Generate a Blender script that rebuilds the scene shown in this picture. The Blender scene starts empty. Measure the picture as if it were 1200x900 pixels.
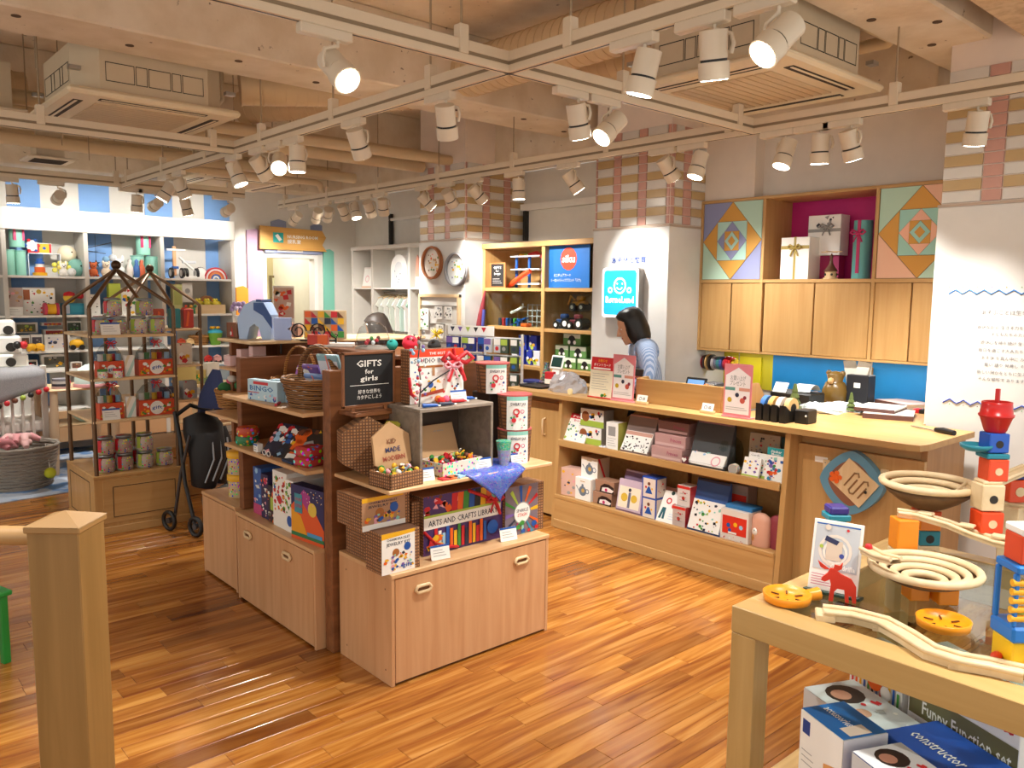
import bpy, math, random
import numpy as np
from mathutils import Matrix, Vector
R_ = random.Random(7)
SC = bpy.context.scene
COL = SC.collection

# ------------------------------------------------------------------ camera
CH = 1.6
_y, _p, _r, FPX = math.radians(48.335), math.radians(6.401), math.radians(.5987), 947.34
_fw = np.array([math.cos(_y)*math.cos(_p), math.sin(_y)*math.cos(_p), -math.sin(_p)])
_rt0 = np.array([math.sin(_y), -math.cos(_y), 0.]); _up0 = np.cross(_rt0, _fw)
_rt = _rt0*math.cos(_r)+_up0*math.sin(_r); _up = _up0*math.cos(_r)-_rt0*math.sin(_r)
cam = bpy.data.cameras.new('camera'); camo = bpy.data.objects.new('camera', cam); COL.objects.link(camo)
cam.sensor_width = 36; cam.lens = FPX/1200*36; cam.clip_start = .05; cam.clip_end = 60
camo.matrix_world = Matrix(((_rt[0], _up[0], -_fw[0], 0), (_rt[1], _up[1], -_fw[1], 0), (_rt[2], _up[2], -_fw[2], CH), (0, 0, 0, 1)))
SC.camera = camo

# survey of the room: sight line through a point of the 1200x900 photograph, met with a real plane of the shop
def ray(u, v): return _fw+_rt*(u-600)/FPX-_up*(v-450)/FPX
def onz(u, v, z):
    d = ray(u, v); k = (z-CH)/d[2]; return float(d[0]*k), float(d[1]*k)
def onx(u, v, x):
    d = ray(u, v); k = x/d[0]; return float(d[1]*k), float(CH+d[2]*k)      # (y, z)
def ony(u, v, y):
    d = ray(u, v); k = y/d[1]; return float(d[0]*k), float(CH+d[2]*k)      # (x, z)

# ------------------------------------------------------------------ world, exposure
SC.view_settings.view_transform = 'Standard'; SC.view_settings.look = 'None'
SC.view_settings.gamma = 1; SC.view_settings.exposure = 0.68
W = bpy.data.worlds.new('world'); SC.world = W; W.use_nodes = True
W.node_tree.nodes['Background'].inputs[0].default_value = (1.0, .95, .88, 1)
W.node_tree.nodes['Background'].inputs[1].default_value = .72
LAMP = 58.0            # watts of one track lamp
LAMP_COL = (1.0, .96, .90)

# ------------------------------------------------------------------ materials
def lin(h):
    h = h.lstrip('#'); o = []
    for i in (0, 2, 4):
        c = int(h[i:i+2], 16)/255; o.append(c/12.92 if c <= .04045 else ((c+.055)/1.055)**2.4)
    return (o[0], o[1], o[2], 1)
_M = {}
def nd(t, ty, **k):
    n = t.nodes.new(ty)
    for a, b in k.items(): setattr(n, a, b)
    return n
def mat(col, rough=.5, metal=0, emit=0, kind='plain', axis=2, col2=None, scale=1.0, alpha=1, rnd=0):
    key = (col, rough, metal, emit, kind, axis, col2, scale, alpha, rnd)
    if key in _M: return _M[key]
    m = bpy.data.materials.new('%s_%s' % (kind, col.strip('#'))); m.use_nodes = True; t = m.node_tree
    b = t.nodes['Principled BSDF']; L = t.links.new
    b.inputs['Roughness'].default_value = rough; b.inputs['Metallic'].default_value = metal
    c = lin(col); b.inputs['Base Color'].default_value = c
    if emit:
        b.inputs['Emission Color'].default_value = c; b.inputs['Emission Strength'].default_value = emit
    tc = nd(t, 'ShaderNodeTexCoord')
    def noise(s, mp=None, det=3):
        mpn = nd(t, 'ShaderNodeMapping'); L(tc.outputs['Object'], mpn.inputs[0])
        mpn.inputs['Scale'].default_value = mp or (s, s, s)
        n = nd(t, 'ShaderNodeTexNoise'); n.inputs['Scale'].default_value = 1; n.inputs['Detail'].default_value = det
        L(mpn.outputs[0], n.inputs['Vector']); return n, mpn
    def ramp(src, stops):
        r = nd(t, 'ShaderNodeValToRGB'); e = r.color_ramp.elements
        while len(e) < len(stops): e.new(.5)
        for i, (p, cc) in enumerate(stops): e[i].position = p; e[i].color = lin(cc) if isinstance(cc, str) else cc
        L(src, r.inputs[0]); return r
    def bump(src, st, dist=.002):
        bp = nd(t, 'ShaderNodeBump'); bp.inputs['Strength'].default_value = st; bp.inputs['Distance'].default_value = dist
        L(src, bp.inputs['Height']); L(bp.outputs[0], b.inputs['Normal'])
    if kind == 'wood':
        sc = [26*scale]*3; sc[axis] = 1.6*scale
        n, mp = noise(1, tuple(sc), 4); n.inputs['Distortion'].default_value = .6
        c2 = col2 or col
        r = ramp(n.outputs[0], [(.3, c2), (.62, col)])
        oi = nd(t, 'ShaderNodeObjectInfo'); L(r.outputs[0], b.inputs['Base Color'])
        ad = nd(t, 'ShaderNodeVectorMath', operation='ADD'); L(tc.outputs['Object'], ad.inputs[0]); 
        ml = nd(t, 'ShaderNodeMath', operation='MULTIPLY'); ml.inputs[1].default_value = 37; L(oi.outputs['Random'], ml.inputs[0]); L(ml.outputs[0], ad.inputs[1])
        L(ad.outputs[0], mp.inputs[0])
    elif kind == 'spots':        # printed speckle of many colours (flat print)
        v = nd(t, 'ShaderNodeTexVoronoi'); v.inputs['Scale'].default_value = 60*scale; L(tc.outputs['Object'], v.inputs['Vector'])
        hs = nd(t, 'ShaderNodeHueSaturation'); hs.inputs['Saturation'].default_value = 1.5; L(v.outputs['Color'], hs.inputs['Color'])
        ms = nd(t, 'ShaderNodeMath', operation='LESS_THAN'); ms.inputs[1].default_value = .36; L(v.outputs['Distance'], ms.inputs[0])
        mx = nd(t, 'ShaderNodeMix', data_type='RGBA'); L(ms.outputs[0], mx.inputs[0]); mx.inputs[6].default_value = c; L(hs.outputs[0], mx.inputs[7]); L(mx.outputs[2], b.inputs['Base Color'])
    elif kind == 'patch':        # printed picture areas: two colours in soft blotches
        n, mp = noise(14*scale); r = ramp(n.outputs[0], [(.42, col), (.5, col2 or '#ffffff'), (.58, col2 or '#ffffff')]); L(r.outputs[0], b.inputs['Base Color'])
    elif kind == 'check':        # small woven check printed on card
        ck = nd(t, 'ShaderNodeTexBrick'); ck.offset = 0; ck.inputs['Scale'].default_value = 38*scale
        ck.inputs['Mortar Size'].default_value = .11; ck.inputs['Brick Width'].default_value = .5; ck.inputs['Row Height'].default_value = .5
        ck.inputs['Color1'].default_value = c; ck.inputs['Color2'].default_value = lin('#a8713f'); ck.inputs['Mortar'].default_value = lin(col2 or '#6b4a33')
        sx = nd(t, 'ShaderNodeSeparateXYZ'); cx = nd(t, 'ShaderNodeCombineXYZ'); L(tc.outputs['Object'], sx.inputs[0])
        a2 = nd(t, 'ShaderNodeMath', operation='ADD'); L(sx.outputs[0], a2.inputs[0]); L(sx.outputs[1], a2.inputs[1]); L(a2.outputs[0], cx.inputs[0]); L(sx.outputs[2], cx.inputs[1])
        L(cx.outputs[0], ck.inputs['Vector']); L(ck.outputs[0], b.inputs['Base Color'])
    elif kind == 'wicker':
        w = nd(t, 'ShaderNodeTexWave'); w.inputs['Scale'].default_value = 30*scale; w.inputs['Distortion'].default_value = 3; L(tc.outputs['Object'], w.inputs['Vector']); w.bands_direction = 'Z'
        r = ramp(w.outputs[0], [(.2, col2 or '#5a3a1c'), (.7, col)]); L(r.outputs[0], b.inputs['Base Color']); bump(w.outputs[0], .6, .004)
    elif kind == 'concrete':
        n, mp = noise(5*scale, None, 8); r = ramp(n.outputs[0], [(.35, col2 or col), (.6, col)])
        n2, _ = noise(22, None, 4); r2 = ramp(n2.outputs[0], [(.25, '#6b5040'), (.3, '#ffffff')])
        mx = nd(t, 'ShaderNodeMix', data_type='RGBA', blend_type='MULTIPLY'); mx.inputs[0].default_value = .8
        L(r.outputs[0], mx.inputs[6]); L(r2.outputs[0], mx.inputs[7]); L(mx.outputs[2], b.inputs['Base Color']); bump(n2.outputs[0], .5, .006)
    elif kind == 'fabric':
        n, mp = noise(220, None, 2); r = ramp(n.outputs[0], [(.3, col2 or col), (.7, col)]); L(r.outputs[0], b.inputs['Base Color']); bump(n.outputs[0], .5, .002)
    elif kind == 'stripe':
        w = nd(t, 'ShaderNodeTexWave'); w.inputs['Scale'].default_value = 60*scale; w.bands_direction = 'XYZ'[axis]; L(tc.outputs['Object'], w.inputs['Vector'])
        r = ramp(w.outputs[0], [(.45, col), (.55, col2)]); L(r.outputs[0], b.inputs['Base Color'])
    elif kind == 'plain' and not emit:
        n, mp = noise(9, None, 3); mr = nd(t, 'ShaderNodeMapRange'); mr.inputs[3].default_value = .93; mr.inputs[4].default_value = 1.05; L(n.outputs[0], mr.inputs[0])
        hs = nd(t, 'ShaderNodeHueSaturation'); hs.inputs['Color'].default_value = c; L(mr.outputs[0], hs.inputs['Value']); L(hs.outputs[0], b.inputs['Base Color'])
    if kind == 'glass':
        b.inputs['Transmission Weight'].default_value = 1; b.inputs['IOR'].default_value = 1.45; b.inputs['Roughness'].default_value = rough
        # thin pane: mostly clear, with its own reflections
        tr = nd(t, 'ShaderNodeBsdfTransparent'); tr.inputs[0].default_value = c
        gl = nd(t, 'ShaderNodeBsdfGlossy'); gl.inputs['Roughness'].default_value = rough
        fr = nd(t, 'ShaderNodeFresnel'); gm = nd(t, 'ShaderNodeNewGeometry'); gr_ = nd(t, 'ShaderNodeMapRange'); gr_.inputs[3].default_value = 1.45; gr_.inputs[4].default_value = .69; L(gm.outputs['Backfacing'], gr_.inputs[0]); L(gr_.outputs[0], fr.inputs[0])
        ms = nd(t, 'ShaderNodeMixShader'); L(fr.outputs[0], ms.inputs[0]); L(tr.outputs[0], ms.inputs[1]); L(gl.outputs[0], ms.inputs[2])
        L(ms.outputs[0], t.nodes['Material Output'].inputs[0])
    elif alpha < 1:
        b.inputs['Alpha'].default_value = alpha
    _M[key] = m; return m

# ------------------------------------------------------------------ mesh builder
CN = [(-1, -1, -1), (1, -1, -1), (1, 1, -1), (-1, 1, -1), (-1, -1, 1), (1, -1, 1), (1, 1, 1), (-1, 1, 1)]
class MB:
    def __init__(s): s.v = []; s.f = []; s.m = []; s.sm = []; s.mats = []; s.X = None
    def mi(s, m):
        if m not in s.mats: s.mats.append(m)
        return s.mats.index(m)
    def add(s, vs, fs, m, smooth=False):
        o = len(s.v); k = s.mi(m)
        if s.X is not None: vs = [tuple(s.X @ Vector(p)) for p in vs]
        s.v += [tuple(p) for p in vs]
        for f in fs: s.f.append([i+o for i in f]); s.m.append(k); s.sm.append(smooth)
        return s
    def box(s, x0, y0, z0, x1, y1, z1, m, c=0):
        if x1 < x0: x0, x1 = x1, x0
        if y1 < y0: y0, y1 = y1, y0
        if z1 < z0: z0, z1 = z1, z0
        if c <= 0:
            return s.add([(x0, y0, z0), (x1, y0, z0), (x1, y1, z0), (x0, y1, z0), (x0, y0, z1), (x1, y0, z1), (x1, y1, z1), (x0, y1, z1)],
                  [(0, 3, 2, 1), (4, 5, 6, 7), (0, 1, 5, 4), (1, 2, 6, 5), (2, 3, 7, 6), (3, 0, 4, 7)], m)
        c = min(c, (x1-x0)*.45, (y1-y0)*.45, (z1-z0)*.45)
        C = ((x0+x1)/2, (y0+y1)/2, (z0+z1)/2); H = ((x1-x0)/2, (y1-y0)/2, (z1-z0)/2); vs = []
        for sg in CN:
            for a in range(3): vs.append(tuple(C[i]+sg[i]*(H[i] if i == a else H[i]-c) for i in range(3)))
        ix = {sg: i*3 for i, sg in enumerate(CN)}; fs = []
        for a in range(3):
            b, d = (a+1) % 3, (a+2) % 3
            for sa in (-1, 1):
                q = []
                for sb, sd in ((-1, -1), (1, -1), (1, 1), (-1, 1)):
                    g = [0]*3; g[a] = sa; g[b] = sb; g[d] = sd; q.append(ix[tuple(g)]+a)
                fs.append(q if sa > 0 else q[::-1])
            for sb in (-1, 1):
                for sd in (-1, 1):
                    g0 = [0]*3; g1 = [0]*3; g0[a] = -1; g1[a] = 1; g0[b] = g1[b] = sb; g0[d] = g1[d] = sd
                    q = [ix[tuple(g0)]+b, ix[tuple(g1)]+b, ix[tuple(g1)]+d, ix[tuple(g0)]+d]
                    fs.append(q if sb*sd > 0 else q[::-1])
        for sg in CN:
            i = ix[sg]; q = [i, i+1, i+2]; fs.append(q if sg[0]*sg[1]*sg[2] > 0 else q[::-1])
        return s.add(vs, fs, m)
    def cyl(s, p0, p1, r0, m, r1=None, n=12, caps=True, smooth=True):
        p0, p1 = Vector(p0), Vector(p1); r1 = r0 if r1 is None else r1
        d = (p1-p0).normalized(); a = Vector((0, 0, 1)) if abs(d.z) < .9 else Vector((1, 0, 0))
        u = d.cross(a).normalized(); w = d.cross(u); vs = []
        for p, r in ((p0, r0), (p1, r1)):
            for i in range(n):
                t = 2*math.pi*i/n; vs.append(tuple(p+(u*math.cos(t)+w*math.sin(t))*r))
        s.add(vs, [(i, (i+1) % n, n+(i+1) % n, n+i) for i in range(n)][::1], m, smooth)
        if caps: s.add(vs, [tuple(range(n))[::-1], tuple(range(n, 2*n))], m)
        return s
    def tube(s, pts, r, m, n=8, closed=False, caps=True):
        P = [Vector(p) for p in pts]; N = len(P); vs = []; fs = []
        for i, p in enumerate(P):
            a = P[(i-1) % N] if (i or closed) else p; b = P[(i+1) % N] if (i < N-1 or closed) else p
            d = (b-a).normalized() if (b-a).length > 1e-9 else Vector((0, 0, 1))
            if i == 0:
                up = Vector((0, 0, 1)) if abs(d.z) < .9 else Vector((1, 0, 0)); u = d.cross(up).normalized()
            else:
                u = (u-d*u.dot(d)); u = u.normalized() if u.length > 1e-6 else d.cross(Vector((0, 1, .1))).normalized()
            w = d.cross(u); rr = r[i] if isinstance(r, (list, tuple)) else r
            for k in range(n):
                t = 2*math.pi*k/n; vs.append(tuple(p+(u*math.cos(t)+w*math.sin(t))*rr))
        for i in range(N if closed else N-1):
            j = (i+1) % N
            for k in range(n): fs.append((i*n+k, i*n+(k+1) % n, j*n+(k+1) % n, j*n+k))
        s.add(vs, fs, m, True)
        if caps and not closed: s.add(vs, [tuple(range(n))[::-1], tuple(range((N-1)*n, N*n))], m)
        return s
    def lathe(s, prof, m, c=(0, 0, 0), n=20, sx=1, sy=1, smooth=True):
        vs = []; fs = []; K = len(prof)
        for r, z in prof:
            for i in range(n):
                t = 2*math.pi*i/n; vs.append((c[0]+r*math.cos(t)*sx, c[1]+r*math.sin(t)*sy, c[2]+z))
        for k in range(K-1):
            for i in range(n): fs.append((k*n+i, k*n+(i+1) % n, (k+1)*n+(i+1) % n, (k+1)*n+i))
        s.add(vs, fs, m, smooth)
        if prof[0][0] > 1e-4: s.add(vs[:n], [tuple(range(n))[::-1]], m)
        if prof[-1][0] > 1e-4: s.add(vs[-n:], [tuple(range(n))], m)
        return s
    def ball(s, c, r, m, sc=(1, 1, 1), n=12):
        k = max(4, n//2); pr = [(max(math.sin(math.pi*i/k), 0)*r, -math.cos(math.pi*i/k)*r*sc[2]) for i in range(k+1)]
        return s.lathe(pr, m, c, n, sc[0], sc[1])
    def prism(s, poly, h0, h1, m, axis='z', smooth=False):
        # poly in the plane normal to axis: z->(x,y)  y->(x,z)  x->(y,z)
        def P(a, b, h): return (a, b, h) if axis == 'z' else ((a, h, b) if axis == 'y' else (h, a, b))
        n = len(poly); ar = sum(poly[i][0]*poly[(i+1) % n][1]-poly[(i+1) % n][0]*poly[i][1] for i in range(n))
        if (ar < 0) != (axis == 'y'): poly = poly[::-1]
        if h1 < h0: h0, h1 = h1, h0
        vs = [P(a, b, h0) for a, b in poly]+[P(a, b, h1) for a, b in poly]
        s.add(vs, [tuple(range(n))[::-1], tuple(range(n, 2*n))], m)
        return s.add(vs, [(i, (i+1) % n, n+(i+1) % n, n+i) for i in range(n)], m, smooth)
    def quad(s, a, b, c, d, m): return s.add([a, b, c, d], [(0, 1, 2, 3)], m)
    def at(s, loc=(0, 0, 0), rz=0, rx=0, ry=0, sc=1):
        s.X = Matrix.Translation(loc) @ Matrix.Rotation(rz, 4, 'Z') @ Matrix.Rotation(ry, 4, 'Y') @ Matrix.Rotation(rx, 4, 'X') @ Matrix.Scale(sc, 4); return s
    def none(s): s.X = None; return s
    # lettering standing upright, reading along +x, facing -y
    def text(s, body, x, z, y, h, m, al='CENTER', bold=0, rx=math.pi/2, th=0, w=None):
        vs, fs = glyphs(body, al, bold)
        k = h/.72; kx = k
        if w:
            ww = max(a[0] for a in vs)-min(a[0] for a in vs); kx = w/max(ww, .01)
        if rx: return s.add([(x+a*kx, y, z+b*k) for a, b in vs], fs, m)
        return s.add([(x+a*kx, z+b*k, y) for a, b in vs], fs, m)
    def build(s, name, parent=None, loc=None, rz=0):
        me = bpy.data.meshes.new(name); me.from_pydata(s.v, [], s.f)
        for m in s.mats: me.materials.append(m)
        me.polygons.foreach_set('material_index', s.m); me.polygons.foreach_set('use_smooth', s.sm); me.update()
        o = bpy.data.objects.new(name, me); COL.objects.link(o)
        if parent is not None: o.parent = parent
        if loc is not None: o.location = loc
        if rz: o.rotation_euler[2] = rz
        return o
_G = {}
def glyphs(body, al, bold):
    k = (body, al, bold)
    if k in _G: return _G[k]
    c = bpy.data.curves.new('t', 'FONT'); c.body = body; c.align_x = al; c.resolution_u = 1; c.offset = bold
    o = bpy.data.objects.new('t', c); COL.objects.link(o)
    dg = bpy.context.evaluated_depsgraph_get(); me = o.evaluated_get(dg).to_mesh()
    vs = [(v.co.x, v.co.y) for v in me.vertices]; fs = [tuple(p.vertices) for p in me.polygons]
    bpy.data.objects.remove(o); bpy.data.curves.remove(c)
    _G[k] = (vs or [(0, 0), (0, 0), (0, 0)], fs); return _G[k]

# ------------------------------------------------------------------ things
def tag(o, label, cat, group=None, kind=None):
    o['label'] = label; o['category'] = cat
    if group: o['group'] = group
    if kind: o['kind'] = kind
    return o
def thing(name, label, cat, loc=(0, 0, 0), rz=0, group=None):
    o = bpy.data.objects.new(name, None); COL.objects.link(o); o.empty_display_size = .05
    o.location = loc; o.rotation_euler = (0, 0, rz); return tag(o, label, cat, group)
def solo(name, label, cat, mb, loc=(0, 0, 0), rz=0, group=None, tilt=0):
    o = mb.build(name, None, loc, rz)
    if tilt: o.rotation_euler[0] = tilt
    return tag(o, label, cat, group)
def struct(name, mb, parent=None):
    o = mb.build(name, parent)
    if parent is None: o['kind'] = 'structure'
    return o
def dup(o, loc, rz=None, label=None, group=None, parent=None):
    c = o.copy(); COL.objects.link(c); c.parent = parent
    if parent is None:
        c.location = loc
        if rz is not None: c.rotation_euler[2] = rz
        if label: c['label'] = label
        if group: c['group'] = group
    for ch in list(o.children): dup(ch, None, parent=c)
    return c
PI = math.pi
FX = -PI/2       # turns a front that faces -y so that it faces -x (local x runs towards -y)

# colours of the shop
WHITE = mat('#e9e6df', .6); WALLW = mat('#dcd8cf', .7); BEIGE = mat('#cdb28f', .75)
BEIGE_M = mat('#d8c6ab', .5); DARK = mat('#2a2622', .7); BLACK = mat('#161514', .45); METAL = mat('#a9a39a', .35, .8)
OAK = mat('#c09860', .42, kind='wood', col2='#b48a52'); OAKX = mat('#c09860', .42, kind='wood', axis=0, col2='#b48a52'); OAKY = mat('#c09860', .42, kind='wood', axis=1, col2='#b48a52')
BEECH = mat('#d2a377', .4, kind='wood', col2='#c59265'); BEECHX = mat('#dab283', .38, kind='wood', axis=0, col2='#cfa272'); BEECHY = mat('#dab283', .38, kind='wood', axis=1, col2='#cfa272')
BROWN = mat('#8a5630', .45, kind='wood', col2='#704221'); BROWNX = mat('#8a5630', .45, kind='wood', axis=0, col2='#704221')
PALEW = mat('#e2c79c', .45, kind='wood', col2='#d5b585'); PALEX = mat('#e2c79c', .45, kind='wood', axis=0, col2='#d5b585')
GLASS = mat('#f2f7f4', .02, kind='glass')
CARD = mat('#f3f2ec', .5); BLUE = mat('#1c55a8', .45); RED = mat('#c8202a', .45); YEL = mat('#eeb51f', .45)
ORANGE = mat('#e8641e', .4); GREEN = mat('#3f8f3a', .5); TEAL = mat('#8fcfc0', .45); PINK = mat('#e7a2ad', .5); INK = mat('#2b3146', .6)
KRAFT = mat('#c79f73', .65)
PAL = {'r': RED, 'b': BLUE, 'y': YEL, 'o': ORANGE, 'g': GREEN, 't': TEAL, 'p': PINK, 'k': BLACK, 'w': CARD, 'n': INK, 'v': mat('#7b5ea5', .5), 'c': mat('#2f86a8', .5), 'm': mat('#c22a6b', .5), 's': mat('#9cc7e6', .5), 'a': KRAFT, 'd': mat('#6d3b22', .6), 'l': mat('#a9c24a', .5), 'e': mat('#9a9a98', .5)}
# ================================================================== STRUCTURE
XW, YB, XP, ZC = 5.32, 8.95, 4.6, 3.35
fl = MB().box(-3, -1.2, -.06, 7.5, 9.2, -.004, mat('#5a3417', .8)); floor = struct('floor', fl)
# --- floor boards, laid along x, 9 cm wide
def floor_mat():
    m = bpy.data.materials.new('floor_board'); m.use_nodes = True; t = m.node_tree; b = t.nodes['Principled BSDF']; L = t.links.new
    tc = nd(t, 'ShaderNodeTexCoord'); oi = nd(t, 'ShaderNodeObjectInfo'); ge = nd(t, 'ShaderNodeNewGeometry')
    s = nd(t, 'ShaderNodeMath', operation='ADD'); L(oi.outputs['Random'], s.inputs[0]); L(ge.outputs['Random Per Island'], s.inputs[1])
    f = nd(t, 'ShaderNodeMath', operation='FRACT'); L(s.outputs[0], f.inputs[0])
    mu = nd(t, 'ShaderNodeMath', operation='MULTIPLY'); L(f.outputs[0], mu.inputs[0]); mu.inputs[1].default_value = 53
    ad = nd(t, 'ShaderNodeVectorMath', operation='ADD'); L(tc.outputs['Object'], ad.inputs[0]); L(mu.outputs[0], ad.inputs[1])
    mp = nd(t, 'ShaderNodeMapping'); mp.inputs['Scale'].default_value = (1.3, 20, 20); L(ad.outputs[0], mp.inputs[0])
    n = nd(t, 'ShaderNodeTexNoise'); n.inputs['Scale'].default_value = 1; n.inputs['Detail'].default_value = 6; n.inputs['Distortion'].default_value = 1.1; L(mp.outputs[0], n.inputs['Vector'])
    r = nd(t, 'ShaderNodeValToRGB'); e = r.color_ramp.elements
    e[0].position = .33; e[0].color = lin('#874b1c'); e[1].position = .68; e[1].color = lin('#c08a48')
    x = e.new(.5); x.color = lin('#a66c2c'); L(n.outputs[0], r.inputs[0])
    r2 = nd(t, 'ShaderNodeValToRGB'); q = r2.color_ramp.elements; q[0].position = 0; q[0].color = (.46, .38, .33, 1); q[1].position = 1; q[1].color = (1.2, 1.22, 1.1, 1)
    z = q.new(.16); z.color = (.8, .72, .64, 1); z = q.new(.8); z.color = (1.0, .97, .93, 1); L(f.outputs[0], r2.inputs[0])
    mx = nd(t, 'ShaderNodeMix', data_type='RGBA', blend_type='MULTIPLY'); mx.inputs[0].default_value = 1; L(r.outputs[0], mx.inputs[6]); L(r2.outputs[0], mx.inputs[7])
    L(mx.outputs[2], b.inputs['Base Color']); b.inputs['Roughness'].default_value = .24
    b.inputs['Coat Weight'].default_value = .25; b.inputs['Coat Roughness'].default_value = .12
    bp = nd(t, 'ShaderNodeBump'); bp.inputs['Strength'].default_value = .15; bp.inputs['Distance'].default_value = .001; L(n.outputs[0], bp.inputs['Height']); L(bp.outputs[0], b.inputs['Normal'])
    return m
FLM = floor_mat(); PW = .0905; PL = [.42, .56, .62, .84]
pmesh = []
for L_ in PL:
    q = MB().box(0, 0, -.012, L_-.0012, PW-.0012, 0, FLM, .0012); me = bpy.data.meshes.new('plank')
    me.from_pydata(q.v, [], q.f); me.materials.append(FLM); pmesh.append(me)
pr = random.Random(3); pl = []
def pix(x, y, z):
    q = np.array((x, y, z-CH)); w = q@_fw
    return (600+FPX*(q@_rt)/w, 450-FPX*(q@_up)/w, w) if w > .1 else (-999, -999, w)
def covered(x, y):
    return (1.76 < x < 2.5 and 2.72 < y < 5.1) or (x > 3.95 and y < 4.9) or (x > 4.9) or (1.5 < x < 1.9 and 5.7 < y < 6.2) or (x > 2.1 and y > 4.9 and x < 3.8) or y > 8.6
j = 0; y = 2.092-PW*30
while y < 8.9:
    x = -1.2-pr.random()*.6
    while x < 6.6:
        k = pr.randrange(4); u, v, w = pix(x+PL[k]/2, y+PW/2, 0); vis = -60 < u < 1230 and v < 940 and w > 1 and not covered(x+PL[k]/2, y)
        pl.append((0 if vis else 1, math.hypot(x+PL[k]/2, y), x, y, k)); x += PL[k]
    y += PW
pl.sort(); rest = MB()
for i, (a, d, x, y, k) in enumerate(pl):
    if i < 300:
        o = bpy.data.objects.new('plank', pmesh[k]); COL.objects.link(o); o.parent = floor; o.location = (x, y, 0)
    else: rest.box(x, y, -.012, x+PL[k]-.0012, y+PW-.0012, 0, FLM)
o = rest.build('floor_planks', floor); o['kind'] = 'stuff'

CONC = mat('#e2d3bc', .85, kind='concrete', col2='#d6c4a9')
struct('ceiling', MB().box(-3, -1.2, ZC, 7.5, 9.2, ZC+.15, CONC))
bm = MB(); bm.box(-3, 4.48, 2.9, XW, 4.93, ZC, CONC, .01); b1 = struct('ceiling_beam', bm)
bolt = mat('#5a4636', .9)
def boltholes(par, pts, z):
    for i, (x, y) in enumerate(pts):
        MB().cyl((x, y, z-.004), (x, y, z+.002), .022, bolt, n=10).build('bolt_hole', par)
boltholes(b1, [(.9+.55*i, 4.62+.12*(i % 2)) for i in range(8)], 2.9)
b2 = struct('ceiling_beam', MB().box(-3, 1.57, 2.9, XW, 1.96, ZC, CONC, .012)); boltholes(b2, [(3.6, 1.7), (3.9, 1.86), (4.15, 1.66), (4.5, 1.82), (4.75, 1.68)], 2.9)
struct('ceiling_beam', MB().box(-3, .75, 2.87, XW, 1.45, ZC, mat('#d4bb98', .95, kind='concrete', col2='#bda280', scale=4), .03))
struct('ceiling_beam', MB().box(-3, 8.62, 2.72, XW, YB, ZC, CONC, .01))
struct('ceiling_beam', MB().box(4.95, 1.96, 2.75, XW, 8.62, ZC, CONC, .01))
struct('ceiling_beam', MB().box(-3, 6.95, 2.98, XW, 7.25, ZC, CONC, .01))
# walls
wr = MB(); wr.box(XW, 1.0, 0, XW+.12, YB, 2.75, WALLW); wall_right = struct('wall_right', wr)
wb = MB(); DX0, DX1, DZ = 4.12, 4.76, 2.0                       # doorway of the nursing room
wb.box(-3, YB, 0, DX0, YB+.12, 2.9, WALLW); wb.box(DX1, YB, 0, XW, YB+.12, 2.9, WALLW); wb.box(DX0, YB, DZ, DX1, YB+.12, 2.9, WALLW)
wall_back = struct('wall_back', wb)
ol = mat('#b5a77a', .8)
struct('wall_passage', MB().box(DX0-.6, YB+1.2, 0, DX1+.9, YB+1.25, 2.6, ol).box(DX1+.03, YB+.12, 0, DX1+.08, YB+1.2, 2.6, mat('#d8d3bf', .8)).box(DX0-.6, YB+.12, 0, DX0-.55, YB+1.2, 2.6, ol))
struct('floor_passage', MB().box(DX0-.6, YB+.0, -.02, DX1+.5, YB+1.25, 0, FLM))
struct('ceiling_passage', MB().box(DX0-.6, YB+.12, 2.5, DX1+.5, YB+1.25, 2.55, WHITE))
struct('trim_1', MB().box(DX0-.03, YB-.02, 0, DX0+.015, YB+.125, DZ+.03, WHITE).box(DX1-.015, YB-.02, 0, DX1+.03, YB+.125, DZ+.03, WHITE).box(DX0+.015, YB-.02, DZ-.015, DX1-.015, YB+.125, DZ+.03, WHITE))
pld = bpy.data.lights.new('added_passage_fill', 'POINT'); pld.energy = 14; pld.shadow_soft_size = .12; plo = bpy.data.objects.new('added_passage_fill', pld); COL.objects.link(plo); plo.location = (4.3, YB+.65, 2.3)  # fill light added to brighten the doorway, without a fitting
# blue and white stripes on the back wall, each strip a part
SB = mat('#7ba8e0', .6); 
for i in range(12):
    x = .62+i*.62-.3
    if x+.31 > 3.78: break
    MB().box(x+.02, YB-.006, .3, min(x+.3, 3.76), YB, 2.695, SB).build('stripe', wall_back)
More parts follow.
